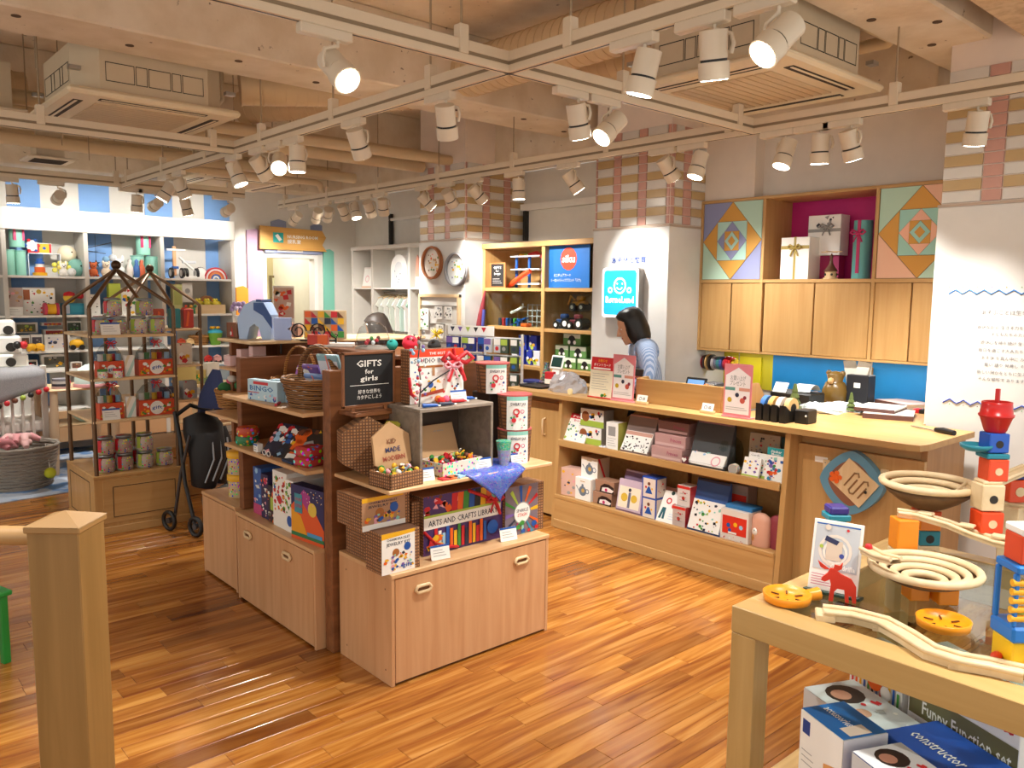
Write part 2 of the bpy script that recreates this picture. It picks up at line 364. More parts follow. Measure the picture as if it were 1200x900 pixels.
# pillars with tile bands
TW = mat('#d9d6cf', .25); TT = mat('#bfa373', .3); TP = mat('#c99a8c', .3); GROUT = mat('#efe0d2', .8); PANEL = mat('#d9d8d4', .55)
_tm = {}
def tile(par, cx, cy, cz, sx, sy, sz, m, nm='tile'):
    key = (round(sx, 4), round(sy, 4), round(sz, 4), m.name)
    if key not in _tm:
        q = MB().box(-sx/2, -sy/2, -sz/2, sx/2, sy/2, sz/2, m, .0015); me = bpy.data.meshes.new(nm); me.from_pydata(q.v, [], q.f); me.materials.append(m); _tm[key] = me
    o = bpy.data.objects.new(nm, _tm[key]); COL.objects.link(o); o.parent = par; o.location = (cx, cy, cz); return o
def pillar(y0, y1, cols_x, cols_y, low=False, n=11):
    # cols: list of (width, kind) from the near left corner; s = striped wide column, p = pink column
    p = struct('pillar', MB().box(XP, y0, 0, XW, y1, ZC, GROUT).box(XP-.012, y0-.012, 0, XW, y1+.012, 2.075, PANEL, .004).box(XP-.014, y0-.014, 2.075, XW, y1+.014, 2.088, mat('#b9a593', .5)))
    RH = .0615; G = .006
    def run(cols, L, put):
        tot = sum(c[0] for c in cols); a = 0
        for w, kd in cols:
            w = w*L/tot
            for r in range(n):
                z = 2.092+RH*r+RH/2
                if z+RH/2 > 2.9: continue
                m = TP if kd == 'p' else (TT if r % 2 == 1 else TW)
                if kd == 'q' and r % 2: m = TT
                put(a+w/2, z, w-G, RH-G, m)
            a += w
    run(cols_x, y1-y0, lambda a, z, w, h, m: tile(p, XP-.003, y1-a, z, .014, w, h, m))
    if cols_y: run(cols_y, .71, lambda a, z, w, h, m: tile(p, XP+a, y0-.003, z, w, .014, h, m))
    return p
pil1 = pillar(5.83, 6.52, [(.12, 's'), (.09, 'p'), (.16, 's'), (.07, 'p'), (.2, 's')], [(.02, 'p'), (.19, 's'), (.09, 'p'), (.18, 's'), (.09, 'p'), (.18, 's')])
pil2 = pillar(3.542, 4.235, [(.02, 'p'), (.16, 's'), (.075, 'p'), (.165, 's'), (.08, 'p'), (.18, 's'), (.03, 'p')], [(.03, 'p'), (.08, 's'), (.08, 'p'), (.19, 's'), (.07, 'p'), (.14, 's')])
pil3 = pillar(.9, 1.757, [(.19, 's'), (.095, 'p'), (.25, 's'), (.095, 'p'), (.22, 's')], None)
pil3.name = 'pillar'
# upper wall panels over the cabinet
PN = mat('#e6ded3', .7)
struct('trim_2', MB().box(5.1, 1.757, 2.29, XW, 3.54, 2.72, PN))
struct('trim_3', MB().box(4.99, 3.13, 2.275, 5.1, 3.54, 2.70, mat('#e8ddcf', .7)))
# wall mouldings: shutter housing and rails over the two shelf units
struct('trim_4', MB().box(XW-.06, 4.25, 2.38, XW, 5.82, 2.44, WHITE).box(XW-.05, 4.25, 2.1, XW, 4.28, 2.4, DARK).box(XW-.05, 5.76, 2.1, XW, 5.79, 2.4, DARK))
struct('trim_5', MB().box(XW-.06, 6.53, 2.42, XW, 8.1, 2.45, WHITE).box(XW-.06, 8.06, 2.1, XW-.02, 8.1, 2.5, DARK))
# ================================================================== CEILING FITTINGS
TRK = mat('#dccbb0', .5); FIT = mat('#d9cbb4', .4); ROD = mat('#a28d70', .5)
ZT = 2.5; TGR = mat('#8d7a60', .7)
def track(lab, x0, y0, x1, y1):
    t = thing('lighting_track', lab, 'track', ((x0+x1)/2, (y0+y1)/2, ZT), 0, None)
    L = math.hypot(x1-x0, y1-y0); al = abs(x1-x0) > abs(y1-y0); h = L/2
    q = MB(); a = .018
    if al: q.box(-h, -a, 0, h, a, .03, TRK, .002).box(-h, -a*.9, .045, h, a*.9, .085, TRK, .002).box(-h, -.004, -.001, h, .004, 0, BLACK); q.box(-h, -.012, .03, h, .012, .045, TGR)
    else: q.box(-a, -h, 0, a, h, .03, TRK, .002).box(-a*.9, -h, .045, a*.9, h, .085, TRK, .002).box(-.004, -h, -.001, .004, h, 0, BLACK); q.box(-.012, -h, .03, .012, h, .045, TGR)
    q.build('rail', t); n = max(2, int(L/.9))
    for i in range(n+1):
        s = -h+.15+(L-.3)*i/n; px, py = (s, 0) if al else (0, s)
        MB().cyl((px, py, .085), (px, py, ZC-ZT-.01), .005, ROD, n=6).build('hanger_rod', t)
        MB().box(px-.022, py-.022, .03, px+.022, py+.022, .14, TRK, .003).build('bracket', t)
    return t
track('nearest crosswise lighting track, passing under the ceiling beam', -1, 2.6, 4.1, 2.6)
track('long lighting track beside the square ceiling unit, running to the back', 2.28, -.6, 2.28, 7.8)
track('long lighting track along the pillars and the wall cabinet', 4.1, -.2, 4.1, 8.5)
track('crosswise lighting track under the left ceiling air conditioner', -1, 5.36, 2.28, 5.36)
track('farthest crosswise lighting track before the blue striped wall', -1, 7.8, 3.4, 7.8)
# --- spotlights: (track, pixel of the adapter, aim vector, lit lens seen, label)
LENS = mat('#fff6e6', .3, emit=14.0); LENSOFF = mat('#8c8678', .25)
def spot(tr, u, v, aim, lab, power=1.0, ln=.15, rad=.05, gap=.13):
    if tr[0] == 'Y': c = tr[1]; yy, z = onx(u, v, c); loc = (c, yy, ZT); al = 1
    else: c = tr[1]; xx, z = ony(u, v, c); loc = (xx, c, ZT); al = 0
    t = thing('track_spotlight', lab, 'spotlight', loc, 0, None)
    q = MB()
    if al: q.box(-.02, -.05, -.035, .02, .15, 0, FIT, .004)
    else: q.box(-.15, -.02, -.035, .05, .02, 0, FIT, .004)
    q.build('adapter', t)
    a = Vector(aim).normalized(); c0 = Vector((0, 0, -gap)); side = a.cross(Vector((0, 0, 1))); side = side.normalized() if side.length > .01 else Vector((1, 0, 0))
    MB().tube([(0, 0, -.035), (0, 0, -.05), tuple(side*.055+Vector((0, 0, -.07))), tuple(side*.062+Vector((0, 0, -.1))), tuple(c0+side*.055)], .007, FIT, 6).build('arm', t)
    b = c0-a*ln*.5; e = c0+a*ln*.5
    MB().cyl(b, c0+a*.012, rad*.9, FIT, n=18).cyl(c0+a*.02, e, rad, FIT, n=18).build('lamp_head', t)
    MB().cyl(c0+a*.012, c0+a*.02, rad*.86, BLACK, n=18).build('band', t)
    MB().cyl(e, e+a*.002, rad*.86, LENS, n=18).build('lens', t)
    if power:
        ld = bpy.data.lights.new('spot_lamp', 'SPOT'); ld.energy = LAMP*power; ld.color = LAMP_COL; ld.spot_size = math.radians(76); ld.spot_blend = .8; ld.shadow_soft_size = .04
        lo = bpy.data.objects.new('spot_lamp', ld); COL.objects.link(lo); lo.parent = t; lo.location = e+a*.012
        lo.rotation_mode = 'QUATERNION'; lo.rotation_quaternion = a.to_track_quat('-Z', 'Y')
    return t
Y1, Y2, XA, XB = ('Y', 2.28), ('Y', 4.1), ('X', 2.6), ('X', 7.8)
for a in [
 (XA, 396, 60, (.05, -.75, -.62), 'dazzling spotlight hanging from the nearest track, its lens turned to the viewer', 1.1),
 (Y1, 756, 42, (-.05, .25, -1), 'lit spotlight hanging straight down in front of the right ceiling air conditioner', 1.3),
 (Y1, 838, 20, (.25, .1, -1), 'white spotlight under the track before the air conditioner, second of the three close ones', 1.3),
 (Y1, 913, 8, (-.75, .25, -.75), 'large tilted spotlight at the top edge, nearest of all the track lamps', 1.3),
 (XA, 678, 112, (.35, .1, -.95), 'spotlight tilted on the near track, left one of the close pair above the far beam', 1.2),
 (XA, 716, 121, (-.8, .1, -.75), 'spotlight with bright lens tipped sideways, right one of the close pair above the far beam', 1.2),
 (Y1, 523, 113, (.35, .3, -.9), 'spotlight tilted below the track just past the track crossing', 1.2),
 (Y1, 420, 146, (.45, .2, -.85), 'spotlight under the middle track in front of the ribbed flexible duct', 1.2),
 (Y1, 348, 172, (0, 0, -1), 'spotlight pointing straight down beside the dazzling far lamp on the middle track', 1),
 (Y1, 327, 178, (-.4, -.75, -.5), 'dazzling far spotlight on the middle track facing the viewer', 1),
 (Y1, 306, 182, (.6, .1, -.7), 'spotlight tilted right on the middle track just before the dazzling far lamp', 1),
 (Y1, 277, 192, (.3, -.3, -1), 'spotlight hanging over the gift rack towers from the middle track', 1),
 (Y2, 1146, 128, (.2, .15, -1), 'spotlight in front of the tiled band over the lettered white panel', 1.2),
 (Y2, 998, 150, (.35, -.1, -.9), 'spotlight over the quilt-patterned cabinet door nearest the lettered panel', 1),
 (Y2, 962, 156, (.1, .05, -1), 'lit spotlight over the pink gift niche', 1),
 (Y2, 921, 161, (-.35, .1, -1), 'spotlight over the wooden cabinet between the pink niche and the tiled pillar', 1),
 (Y2, 819, 175, (-.3, .1, -1), 'spotlight at the right edge of the middle pillar tiles', 1),
 (Y2, 784, 178, (.6, -.2, -.8), 'tilted spotlight in front of the middle pillar tile band', 1),
 (Y2, 672, 197, (.5, -.3, -.8), 'spotlight before the bare wall between the two tiled pillars', .9),
 (Y2, 608, 207, (.05, 0, -1), 'lit spotlight over the toy car shelf, right of the far tiled pillar', .9),
 (Y2, 560, 214, (.7, -.2, -.7), 'spotlight over the corner of the far tiled pillar', .9),
 (Y2, 527, 220, (.7, .2, -.7), 'spotlight lighting the far tiled pillar from the left', .9),
 (Y2, 500, 224, (.7, -.25, -.7), 'spotlight at the left edge of the far tiled pillar', .9),
 (Y2, 449, 232, (.3, .3, -.9), 'spotlight over the white nursery shelf, nearer one of a pair', .8),
 (Y2, 433, 235, (.6, .3, -.8), 'spotlight over the white nursery shelf, farther one of a pair', .8),
 (Y2, 416, 238, (.05, -.3, -.9), 'lit far spotlight at the left end of the white nursery shelf', .8),
 (Y2, 403, 240, (.6, .35, -.8), 'far spotlight tilted towards the nursery wall, beside the lit one', .8),
 (Y2, 384, 243, (.3, .75, -.6), 'far spotlight aimed at the nursing room sign, right one of three', .8),
 (Y2, 371, 245, (.2, .75, -.6), 'far spotlight aimed at the nursing room sign, middle one of three', .8),
 (Y2, 346, 248, (-.2, .8, -.6), 'far spotlight aimed at the nursing room sign, left one of three', .8),
 (XB, 14, 217, (.05, .1, -1), 'lit spotlight at the left end of the striped wall', 1),
 (XB, 68, 224, (.05, .85, -.18), 'spotlight turned to the striped wall over the teal gift tins', .5),
 (XB, 160, 232, (.0, .2, -1), 'spotlight pointing down before the third blue stripe', 1),
 (XB, 182, 234, (-.05, .85, -.18), 'spotlight turned to the wall above the hanging mobile', .5),
 (XB, 218, 237, (.3, .1, -1), 'lit spotlight before the fourth blue stripe', 1),
 (Y1, 212, 203, (.5, .1, -.9), 'spotlight near the end of the middle track, over the second gift rack', 1),
 (Y1, 195, 209, (-.5, .2, -.9), 'last spotlight at the far end of the middle track', 1),
 (XB, 267, 241, (0, .85, -.18), 'spotlight turned to the right end of the striped wall', .5)]:
    spot(*a)
# unseen lamps added on these tracks to brighten the near floor and table
for tr, y in ((XA, .35), (XA, -.4), (('X', 5.36), .5), (Y1, .1), (Y2, .3), (Y2, -.1), (Y1, .5), (Y1, -.4)):
    t = thing('track_spotlight', 'added spotlight on a track, outside the picture', 'spotlight', (tr[1], y, ZT) if tr[0] == 'Y' else (y, tr[1], ZT), 0, 'added spotlights outside the picture')
    MB().box(-.02, -.05, -.035, .02, .15, 0, FIT).cyl((0, 0, -.06), (0, 0, -.21), .05, FIT).build('lamp_head', t)
    ld = bpy.data.lights.new('spot_lamp', 'SPOT'); ld.energy = LAMP*.9; ld.color = LAMP_COL; ld.spot_size = math.radians(80); ld.spot_blend = .8; ld.shadow_soft_size = .05
    lo = bpy.data.objects.new('spot_lamp', ld); COL.objects.link(lo); lo.parent = t; lo.location = (0, 0, -.23)
# --- cassette air conditioners
ACB = mat('#cfbd9f', .6); ACP = mat('#e2d2b2', .45); SLOT = mat('#3a3026', .8); GRL = mat('#cdb795', .6)
def cassette(lab, cx, cy, full=True):
    t = thing('air_conditioner', lab, 'air conditioner', (cx, cy, 2.65))
    MB().prism([(-.42, -.3), (-.3, -.42), (.3, -.42), (.42, -.3), (.42, .3), (.3, .42), (-.3, .42), (-.42, .3)], .04, .3, ACB).build('housing', t)
    pn = MB(); pn.box(-.48, -.48, 0, .48, .48, .04, ACP, .015); pn.build('panel', t)
    for k in range(4):
        a = k*PI/2; q = MB().at(rz=a); q.box(-.3, -.41, -.003, .3, -.36, .005, SLOT); q.build('air_slot', t)
        MB().at(rz=a).box(-.29, -.4, -.006, .29, -.385, .0, ACP, .002).build('louvre', t)
    for i in range(12):
        MB().box(-.29, -.29+.049*i, -.006, .29, -.25+.049*i, 0, GRL).build('grille_bar', t)
    for sx in (-1, 1):
        for sy in (-1, 1): MB().cyl((sx*.43, sy*.43, .3), (sx*.43, sy*.43, .69), .006, ROD, n=6).box(sx*.43-.03, sy*.43-.02, .13, sx*.43+.03, sy*.43+.02, .15, METAL).build('hanger_rod', t)
    for k in (0, 3):
        q = MB().at(rz=k*PI/2 if k else 0)
        for i, (a, b) in enumerate(((-.27, -.12), (-.11, -.05), (-.04, .08), (.09, .14), (.15, .27))):
            y = -.421
            q.box(a, y, .1, b, y-.001, .104, DARK).box(a, y, .2, b, y-.001, .204, DARK).box(a, y, .1, a+.003, y-.001, .204, DARK).box(b, y, .1, b+.003, y-.001, .204, DARK)
        q.build('knockout_outline', t)
    q = MB(); q.tube([(.42, .1, .2), (.5, .1, .2), (.56, .1, .22), (.58, .1, .3), (.58, .1, .6)], .02, ACB, 8).tube([(.42, .0, .15), (.52, .0, .15), (.56, .0, .2), (.56, .0, .6)], .014, ACB, 8)
    q.build('pipe', t)
    return t
cassette('square ceiling air conditioner beyond the beam, over the gift racks', 1.66, 5.4)
cassette('square ceiling air conditioner above the counter', 3.8, 2.43)
cassette('far ceiling air conditioner in front of the nursery wall', 3.35, 8.05)
# --- ducts and pipes
def duct(lab, p0, p1, r, col='#cfb48d', rings=True, name='ventilation_duct'):
    t = thing(name, lab, 'duct', p0); v = Vector(p1)-Vector(p0); n = int(v.length/.07); m = mat(col, .55)
    MB().cyl((0, 0, 0), v, r, m, n=24).build('duct_body', t)
    if rings:
        q = MB()
        for i in range(n+1):
            c = v*(i/n); q.cyl(c-v.normalized()*.004, c+v.normalized()*.004, r+.004, m, n=24)
        q.build('spiral_seam', t)
    return t
def D(lab, u0, v0, u1, v1, z, r, **k):
    x, y = onz(u0, v0, z); x2, y2 = onz(u1, v1, z); duct(lab, (x, y, z), (x2, y, z) if k.pop('al', 0) else (x, y2, z), r, **k)
D('thick spiral duct crossing above the track crossing', 545, 88, 760, -40, 3.08, .15)
D('short spiral duct beside the right ceiling air conditioner', 665, 88, 770, 55, 3.05, .12)
duct('ribbed flexible duct beyond the beam, left of the middle track', (2.3, 5.3, 2.95), (3.15, 4.98, 3.02), .14)
duct('pale spiral duct beyond the beam, over the middle track', (2.75, 6.3, 3.02), (3.62, 5.05, 3.08), .12)
duct('large round duct end at the top edge above the nearest lamp', (2.3, 2.9, 3.15), (2.95, 2.2, 3.2), .15, '#bda27c')
duct('broad duct at the far left behind the left air conditioner', (-.6, 6.6, 2.92), (1.3, 6.6, 2.92), .16)
cp = mat('#d3bb95', .5)
def pipe(lab, pts, r, col='#d3bb95'):
    t = thing('pipe', lab, 'pipe', pts[0]); o = Vector(pts[0])
    MB().tube([tuple(Vector(p)-o) for p in pts], r, mat(col, .5), 10).build('pipe_run', t)
    a = Vector(pts[0])-o; b = Vector(pts[1])-o
    for k in (.3, .7):
        c = a.lerp(b, k); MB().cyl(c+Vector((0, 0, r)), c+Vector((0, 0, max(.05, ZC-.01-o.z-c.z))), .004, ROD, n=6).build('hanger_rod', t)
    return t
pipe('bent white pipe right of the ceiling air conditioner', [(3.5, 2.07, 3.0), (4.55, 2.05, 3.0), (4.62, 2.1, 3.0), (4.62, 2.55, 3.0)], .035)
for i, (y, z, r, d) in enumerate(((6.05, 2.8, .045, 'nearest and thick'), (6.22, 2.86, .03, 'slim second'), (6.42, 2.78, .055, 'thick third'), (6.62, 2.86, .035, 'slim fourth'), (7.32, 2.74, .05, 'low far'), (7.46, 2.8, .04, 'farthest'))):
    pipe('%s pipe of the bundle crossing the ceiling beyond the left air conditioner' % d, [(-1, y, z), (4.75-.1*i, y, z)], r)
pipe('pipe bending down over the far nursery wall', [(2.6, 7.2, 2.64), (3.85, 7.2, 2.64), (3.95, 7.3, 2.64), (4.3, 7.9, 2.64), (4.8, 7.95, 2.64)], .03)
pipe('thin straight pipe under the slab before the far pillar', [(3.0, 5.3, 3.05), (4.75, 5.2, 3.0)], .03)
def tray(lab, p0, p1, w=.14):
    t = thing('cable_tray', lab, 'cable tray', p0); v = Vector(p1)-Vector(p0); L = v.length; a = math.atan2(v.y, v.x)
    t.rotation_euler[2] = a
    MB().box(0, -w/2, 0, L, w/2, .01, BEIGE_M).box(0, -w/2, 0, L, -w/2+.006, .05, BEIGE_M).box(0, w/2-.006, 0, L, w/2, .05, BEIGE_M).build('tray_channel', t)
    q = MB()
    for i in range(int(L/.09)): q.box(.03+i*.09, -.025, -.0015, .08+i*.09, .025, 0, DARK)
    q.build('slot_row', t)
tray('slotted cable tray above the nearest lamp, running towards the thick duct', (2.45, 3.3, 3.12), (2.95, 2.3, 3.12))
def vent(lab, x, y, z):
    t = thing('ceiling_vent', lab, 'vent', (x, y, z)); MB().box(-.17, -.17, 0, .17, .17, .02, FIT, .006).build('frame', t)
    MB().box(-.1, -.1, .02, .1, .1, .3, ACB).build('duct_collar', t)
    for i in range(6): MB().box(-.12, -.12+.042*i, -.004, .12, -.1+.042*i, .0, SLOT).build('slat', t)
vent('small square air outlet hanging at the left edge under the beam', 1.0, 5.98, 2.67)
vent('square air outlet on a short shaft before the striped wall', 1.63, 7.5, 2.62)
for i in range(9):
    x = 1.2+i*.33; y = 6.0+(i*37 % 11)*.15
    t = MB().cyl((0, 0, 0), (0, 0, ZC-2.62), .004, ROD, n=6); solo('threaded_rod', 'thin threaded rod hanging from the slab among the far pipes', 'rod', t, (x, y, 2.62), 0, 'threaded rods among the far pipes')
# ================================================================== PRODUCT HELPERS
def colr(c): return PAL[c] if c in PAL else (mat(c) if isinstance(c, str) else c)
def face(mb, w, h, spec, y=-.0009, z=0):
    for s in spec:
        k = s[0]; y -= .0003
        X = lambda a: -w/2+a*w
        if k == 'r': mb.quad((X(s[1]), y, z+s[2]*h), (X(s[3]), y, z+s[2]*h), (X(s[3]), y, z+s[4]*h), (X(s[1]), y, z+s[4]*h), colr(s[5]))
        elif k == 'c':
            n = 14; mb.add([(X(s[1])+math.cos(2*PI*i/n)*s[3]*w, y, z+s[2]*h+math.sin(2*PI*i/n)*s[3]*w) for i in range(n)], [tuple(range(n))], colr(s[4]))
        elif k == 'o':
            n = 16; r0, r1 = s[3]*w, s[4]*w; vs = []
            for r in (r0, r1): vs += [(X(s[1])+math.cos(2*PI*i/n)*r, y, z+s[2]*h+math.sin(2*PI*i/n)*r) for i in range(n)]
            mb.add(vs, [(i, (i+1) % n, n+(i+1) % n, n+i)[::-1] for i in range(n)], colr(s[5]))
        elif k == 't': mb.text(s[1], X(s[2]), z+s[3]*h, y, s[4]*h, colr(s[5]), 'CENTER', .012 if len(s) < 8 else s[7], w=(s[6]*w if len(s) > 6 and s[6] else None))
        elif k == 'p': mb.add([(X(a), y, z+b*h) for a, b in s[1]], [tuple(range(len(s[1])))], colr(s[2]))
        elif k == 's':
            r = random.Random(s[1]*7+int(s[2]*100)+len(s[6])); 
            for i in range(s[1]):
                a = s[2]+(s[4]-s[2])*r.random(); b = s[3]+(s[5]-s[3])*r.random(); q = s[7]*w*(.5+r.random()); t = r.random()*6; n = r.choice((3, 4, 5, 6))
                q = min(q, (min(a, 1-a))*w+.001, min(b, 1-b)*h+.001)
                mb.add([(X(a)+math.cos(t+2*PI*j/n)*q, y-.0001*(i % 3), z+b*h+math.sin(t+2*PI*j/n)*q*(.6+.4*r.random())) for j in range(n)], [tuple(range(n))], colr(s[6][r.randrange(len(s[6]))]))
        elif k == 'l':           # lines of small print
            n = s[5]; 
            for i in range(n):
                zz = s[2]+(s[4]-s[2])*(i+.5)/n; e = s[3]-(.25*(i % 3)/2)*(s[3]-s[1])
                mb.quad((X(s[1]), y, z+zz*h-.0012), (X(e), y, z+zz*h-.0012), (X(e), y, z+zz*h+.0012), (X(s[1]), y, z+zz*h+.0012), colr(s[6]))
    return mb
def pbox(name, lab, cat, loc, rz, w, h, d, body, spec, tilt=0, group=None, side=None, part='carton', c=.002):
    t = thing(name, lab, cat, loc, rz, group)
    if tilt: t.rotation_euler[0] = tilt
    MB().box(-w/2, 0, 0, w/2, d, h, colr(body), c).build(part, t)
    if spec: face(MB(), w, h, spec).build('printed_front', t)
    if side:       # print on the face towards +x (side[0]=1) or -x
        sx = side[0]; q = MB().at((sx*w/2, d/2, 0), rz=PI/2*sx); face(q, d, h, side[1]); q.build('printed_side', t)
    return t
def on_x(X, u0, u1, vt, z, vr=None):
    """thing standing at height z on the plane x = X between two sight lines: (y centre, width, height)"""
    v = vr or vt+20; a = onx(u0, v, X)[0]; b = onx(u1, v, X)[0]; um = (u0+u1)/2
    return (a+b)/2, abs(a-b), onx(um, vt, X)[1]-z
def on_y(Y, u0, u1, vt, z, vr=None):
    v = vr or vt+20; a = ony(u0, v, Y)[0]; b = ony(u1, v, Y)[0]; um = (u0+u1)/2
    return (a+b)/2, abs(a-b), ony(um, vt, Y)[1]-z
def boxx(name, lab, cat, X, u0, u1, vt, z, d, body, spec, tilt=0, rot=0, h=None, **k):
    y, w, hh = on_x(X, u0, u1, vt, z); return pbox(name, lab, cat, (X, y, z), FX+rot, w, (h or hh)/math.cos(tilt), d, body, spec, -abs(tilt), **k)
def boxy(name, lab, cat, Y, u0, u1, vt, z, d, body, spec, tilt=0, rot=0, h=None, **k):
    x, w, hh = on_y(Y, u0, u1, vt, z); return pbox(name, lab, cat, (x, Y, z), rot, w, (h or hh)/math.cos(tilt), d, body, spec, -abs(tilt), **k)
def jar(lab, loc, r, h, cont, group=None, cat='jar', name='candy_jar', band=None, lid='#8f9396', n=16):
    t = thing(name, lab, cat, loc, R_.random()*.6-1.2, group)
    MB().lathe([(r*.9, 0), (r, h*.06), (r, h*.66), (r*.82, h*.8)], mat(cont, .3, kind='spots', scale=1.05), n=n).build('filled_glass', t)
    MB().cyl((0, 0, h*.8), (0, 0, h*.86), r*.84, GLASS, n=n).build('neck', t)
    MB().lathe([(r*.86, h*.86), (r*.9, h*.88), (r*.9, h*.97), (r*.5, h), (0, h)], mat(lid, .3, .6), n=n).build('lid', t)
    if band: MB().box(-.012, -r-.0015, h*.15, .012, -r*.2, h*.8, colr(band)).box(-.012, -r*.8, h*.985, .012, r*.1, h*1.005, colr(band)).build('ribbon', t)
    return t
def bowm(mb, c, s, m):
    x, y, z = c
    for sg in (-1, 1):
        mb.tube([(x, y, z), (x+sg*s*.6, y-s*.15, z+s*.4), (x+sg*s, y-s*.2, z+s*.1), (x+sg*s*.6, y-s*.1, z-s*.15), (x, y, z)], s*.13, m, 6)
        mb.tube([(x, y, z), (x+sg*s*.3, y-s*.1, z-s*.5), (x+sg*s*.55, y-s*.1, z-s*1.1)], s*.1, m, 6)
    mb.ball((x, y-s*.1, z), s*.2, m, n=8); return mb
def clerk_skin(name, parent, V, E, Rr, m, sub=2, root=0):
    me = bpy.data.meshes.new(name); me.from_pydata(V, E, []); o = bpy.data.objects.new(name, me); COL.objects.link(o)
    o.modifiers.new('s', 'SKIN'); sk = me.skin_vertices[0].data
    for i, r in enumerate(Rr): sk[i].radius = r if isinstance(r, tuple) else (r, r)
    sk[root].use_root = True
    sb = o.modifiers.new('b', 'SUBSURF'); sb.levels = sub; sb.render_levels = sub
    dg = bpy.context.evaluated_depsgraph_get(); n = bpy.data.meshes.new_from_object(o.evaluated_get(dg)); bpy.data.objects.remove(o)
    n.materials.clear(); n.materials.append(m); n.polygons.foreach_set('use_smooth', [True]*len(n.polygons)); n.name = name
    q = bpy.data.objects.new(name, n); COL.objects.link(q); q.parent = parent; return q
# ================================================================== COUNTER
CT = .915
ct = thing('shop_counter', 'long light oak shop counter with two open product shelves along its front', 'counter', (0, 0, 0))
q = MB(); q.box(3.87, 2.6205, CT-.03, 4.22, 4.45, CT, OAKY)
q.prism([(3.87, 1.56), (3.885, 1.505), (3.95, 1.49), (4.53, 1.49), (4.53, 1.757), (5.3, 1.757), (5.3, 2.62), (4.53, 2.62), (4.22, 2.62), (3.87, 2.62)], CT-.03, CT, OAKY)
q.build('worktop', ct)
for y0, y1 in ((3.87, 3.9), (2.17, 2.2)):
    MB().prism([(3.845, 0), (4.2, 0), (4.2, .885), (3.91, .885)], y0, y1, OAK, 'y').build('side_panel', ct)
MB().box(4.17, 2.2, 0, 4.2, 3.87, .885, OAKX).build('back_panel', ct)
MB().box(3.87, 2.2, .572, 4.17, 3.87, .597, OAKY, .003).box(3.868, 2.2, .565, 3.888, 3.87, .612, OAKY, .004).build('shelf', ct)
MB().box(3.86, 2.2, .0, 4.17, 3.87, .215, OAKY, .003).box(3.845, 2.2, .055, 3.862, 3.87, .215, OAKY, .003).box(3.842, 2.2, .205, 3.87, 3.87, .232, OAKY, .004).box(3.836, 2.2, 0, 3.86, 3.87, .06, OAKY, .003).build('base_plinth', ct)
MB().box(4.14, 2.975, .24, 4.172, 2.985, .57, BROWN).build('back_seam', ct)
MB().box(3.99, 3.9, .02, 4.2, 4.42, .83, OAK, .002).build('door', ct)
MB().box(4.03, 3.9, .83, 4.2, 4.42, .885, OAKY).build('recess', ct)
q = MB(); yh, zh = onx(637, 500, 3.975); q.tube([(3.99, yh, zh+.06), (3.965, yh, zh+.055), (3.965, yh, zh-.055), (3.99, yh, zh-.06)], .007, PALEW, 8); q.build('handle', ct)
MB().box(3.99, 1.52, .02, 4.02, 2.17, .82, OAK, .002).box(4.0205, 1.52, 0, 4.5, 1.55, .885, mat('#a87c4a', .45, kind='wood', col2='#9a6f3f'), .002).box(4.03, 1.55, .82, 4.06, 2.17, .885, OAKY).build('end_panel', ct)
MB().box(4.5, 1.55, 0, 4.53, 2.62, .885, OAK).build('end_panel', ct)
q = MB(); q.box(3.986, 2.07, .735, 3.99, 2.0, .765, CARD, .001); q.build('number_plate', ct)
# wooden screen on the worktop
sc = thing('register_screen', 'low oak box screening the till on the counter, with sloping end boards', 'screen', (0, 0, 0))
MB().box(4.03, 2.69, CT, 4.045, 3.33, 1.068, OAKY, .002).build('front_board', sc)
MB().prism([(4.045, CT), (4.2, CT), (4.2, .98), (4.13, 1.075), (4.045, 1.068)], 3.31, 3.33, OAK, 'y').build('end_board', sc)
MB().prism([(4.045, CT), (4.5, CT), (4.5, .95), (4.4, 1.07), (4.045, 1.068)], 2.67, 2.69, OAK, 'y').build('end_board', sc)
MB().box(4.035, 2.66, CT, 4.06, 2.72, 1.068, OAKY, .002).build('corner_post', sc)
# --- wall cabinet
WX = 4.96
wc = thing('wall_cabinet', 'wide oak wall cabinet with quilt patterned doors and a pink lined niche', 'cabinet', (0, 0, 0))
zt, zm, zb = 2.27, 1.70, 1.217
yL, yA, yB, yR = 3.535, onx(892, 300, WX)[0], onx(1023, 300, WX)[0], 1.76
MB().box(WX-.005, yR, zt-.02, XW, yL, zt, OAKY, .002).build('top_board', wc)
MB().box(WX-.004, yR, zm-.012, XW, yL, zm+.012, OAKY, .002).build('middle_board', wc)
MB().box(WX, yR, zb-.015, XW, yL, zb, OAKY, .002).build('bottom_board', wc)
for y in (yL, yA, yB): MB().box(WX-.005, y-.022, zb-.015, XW, y, zt-.02, OAK, .002).build('upright', wc)
MB().box(XW-.02, yB, zm, XW-.01, yA, zt, mat('#c81e7a', .6)).box(WX+.02, yB, zm+.012, XW, yB+.004, zt-.02, mat('#c81e7a', .6)).build('niche_back', wc)
for a, b in ((821, 855), (856, 891), (894, 952), (953, 1018), (1023, 1066), (1067, 1099)):
    ya, yb = onx(a, 365, WX)[0]-.003, onx(b, 365, WX)[0]+.001
    if a == 821: ya = yL-.024
    if a == 1067: yb = yR
    MB().box(WX+.004, yb, zb+.002, WX+.022, ya, zm-.014, OAK, .002).build('door', wc)
MB().box(WX+.022, yR, zb, XW, yL, zm, mat('#8a6236', .7)).build('carcass', wc)
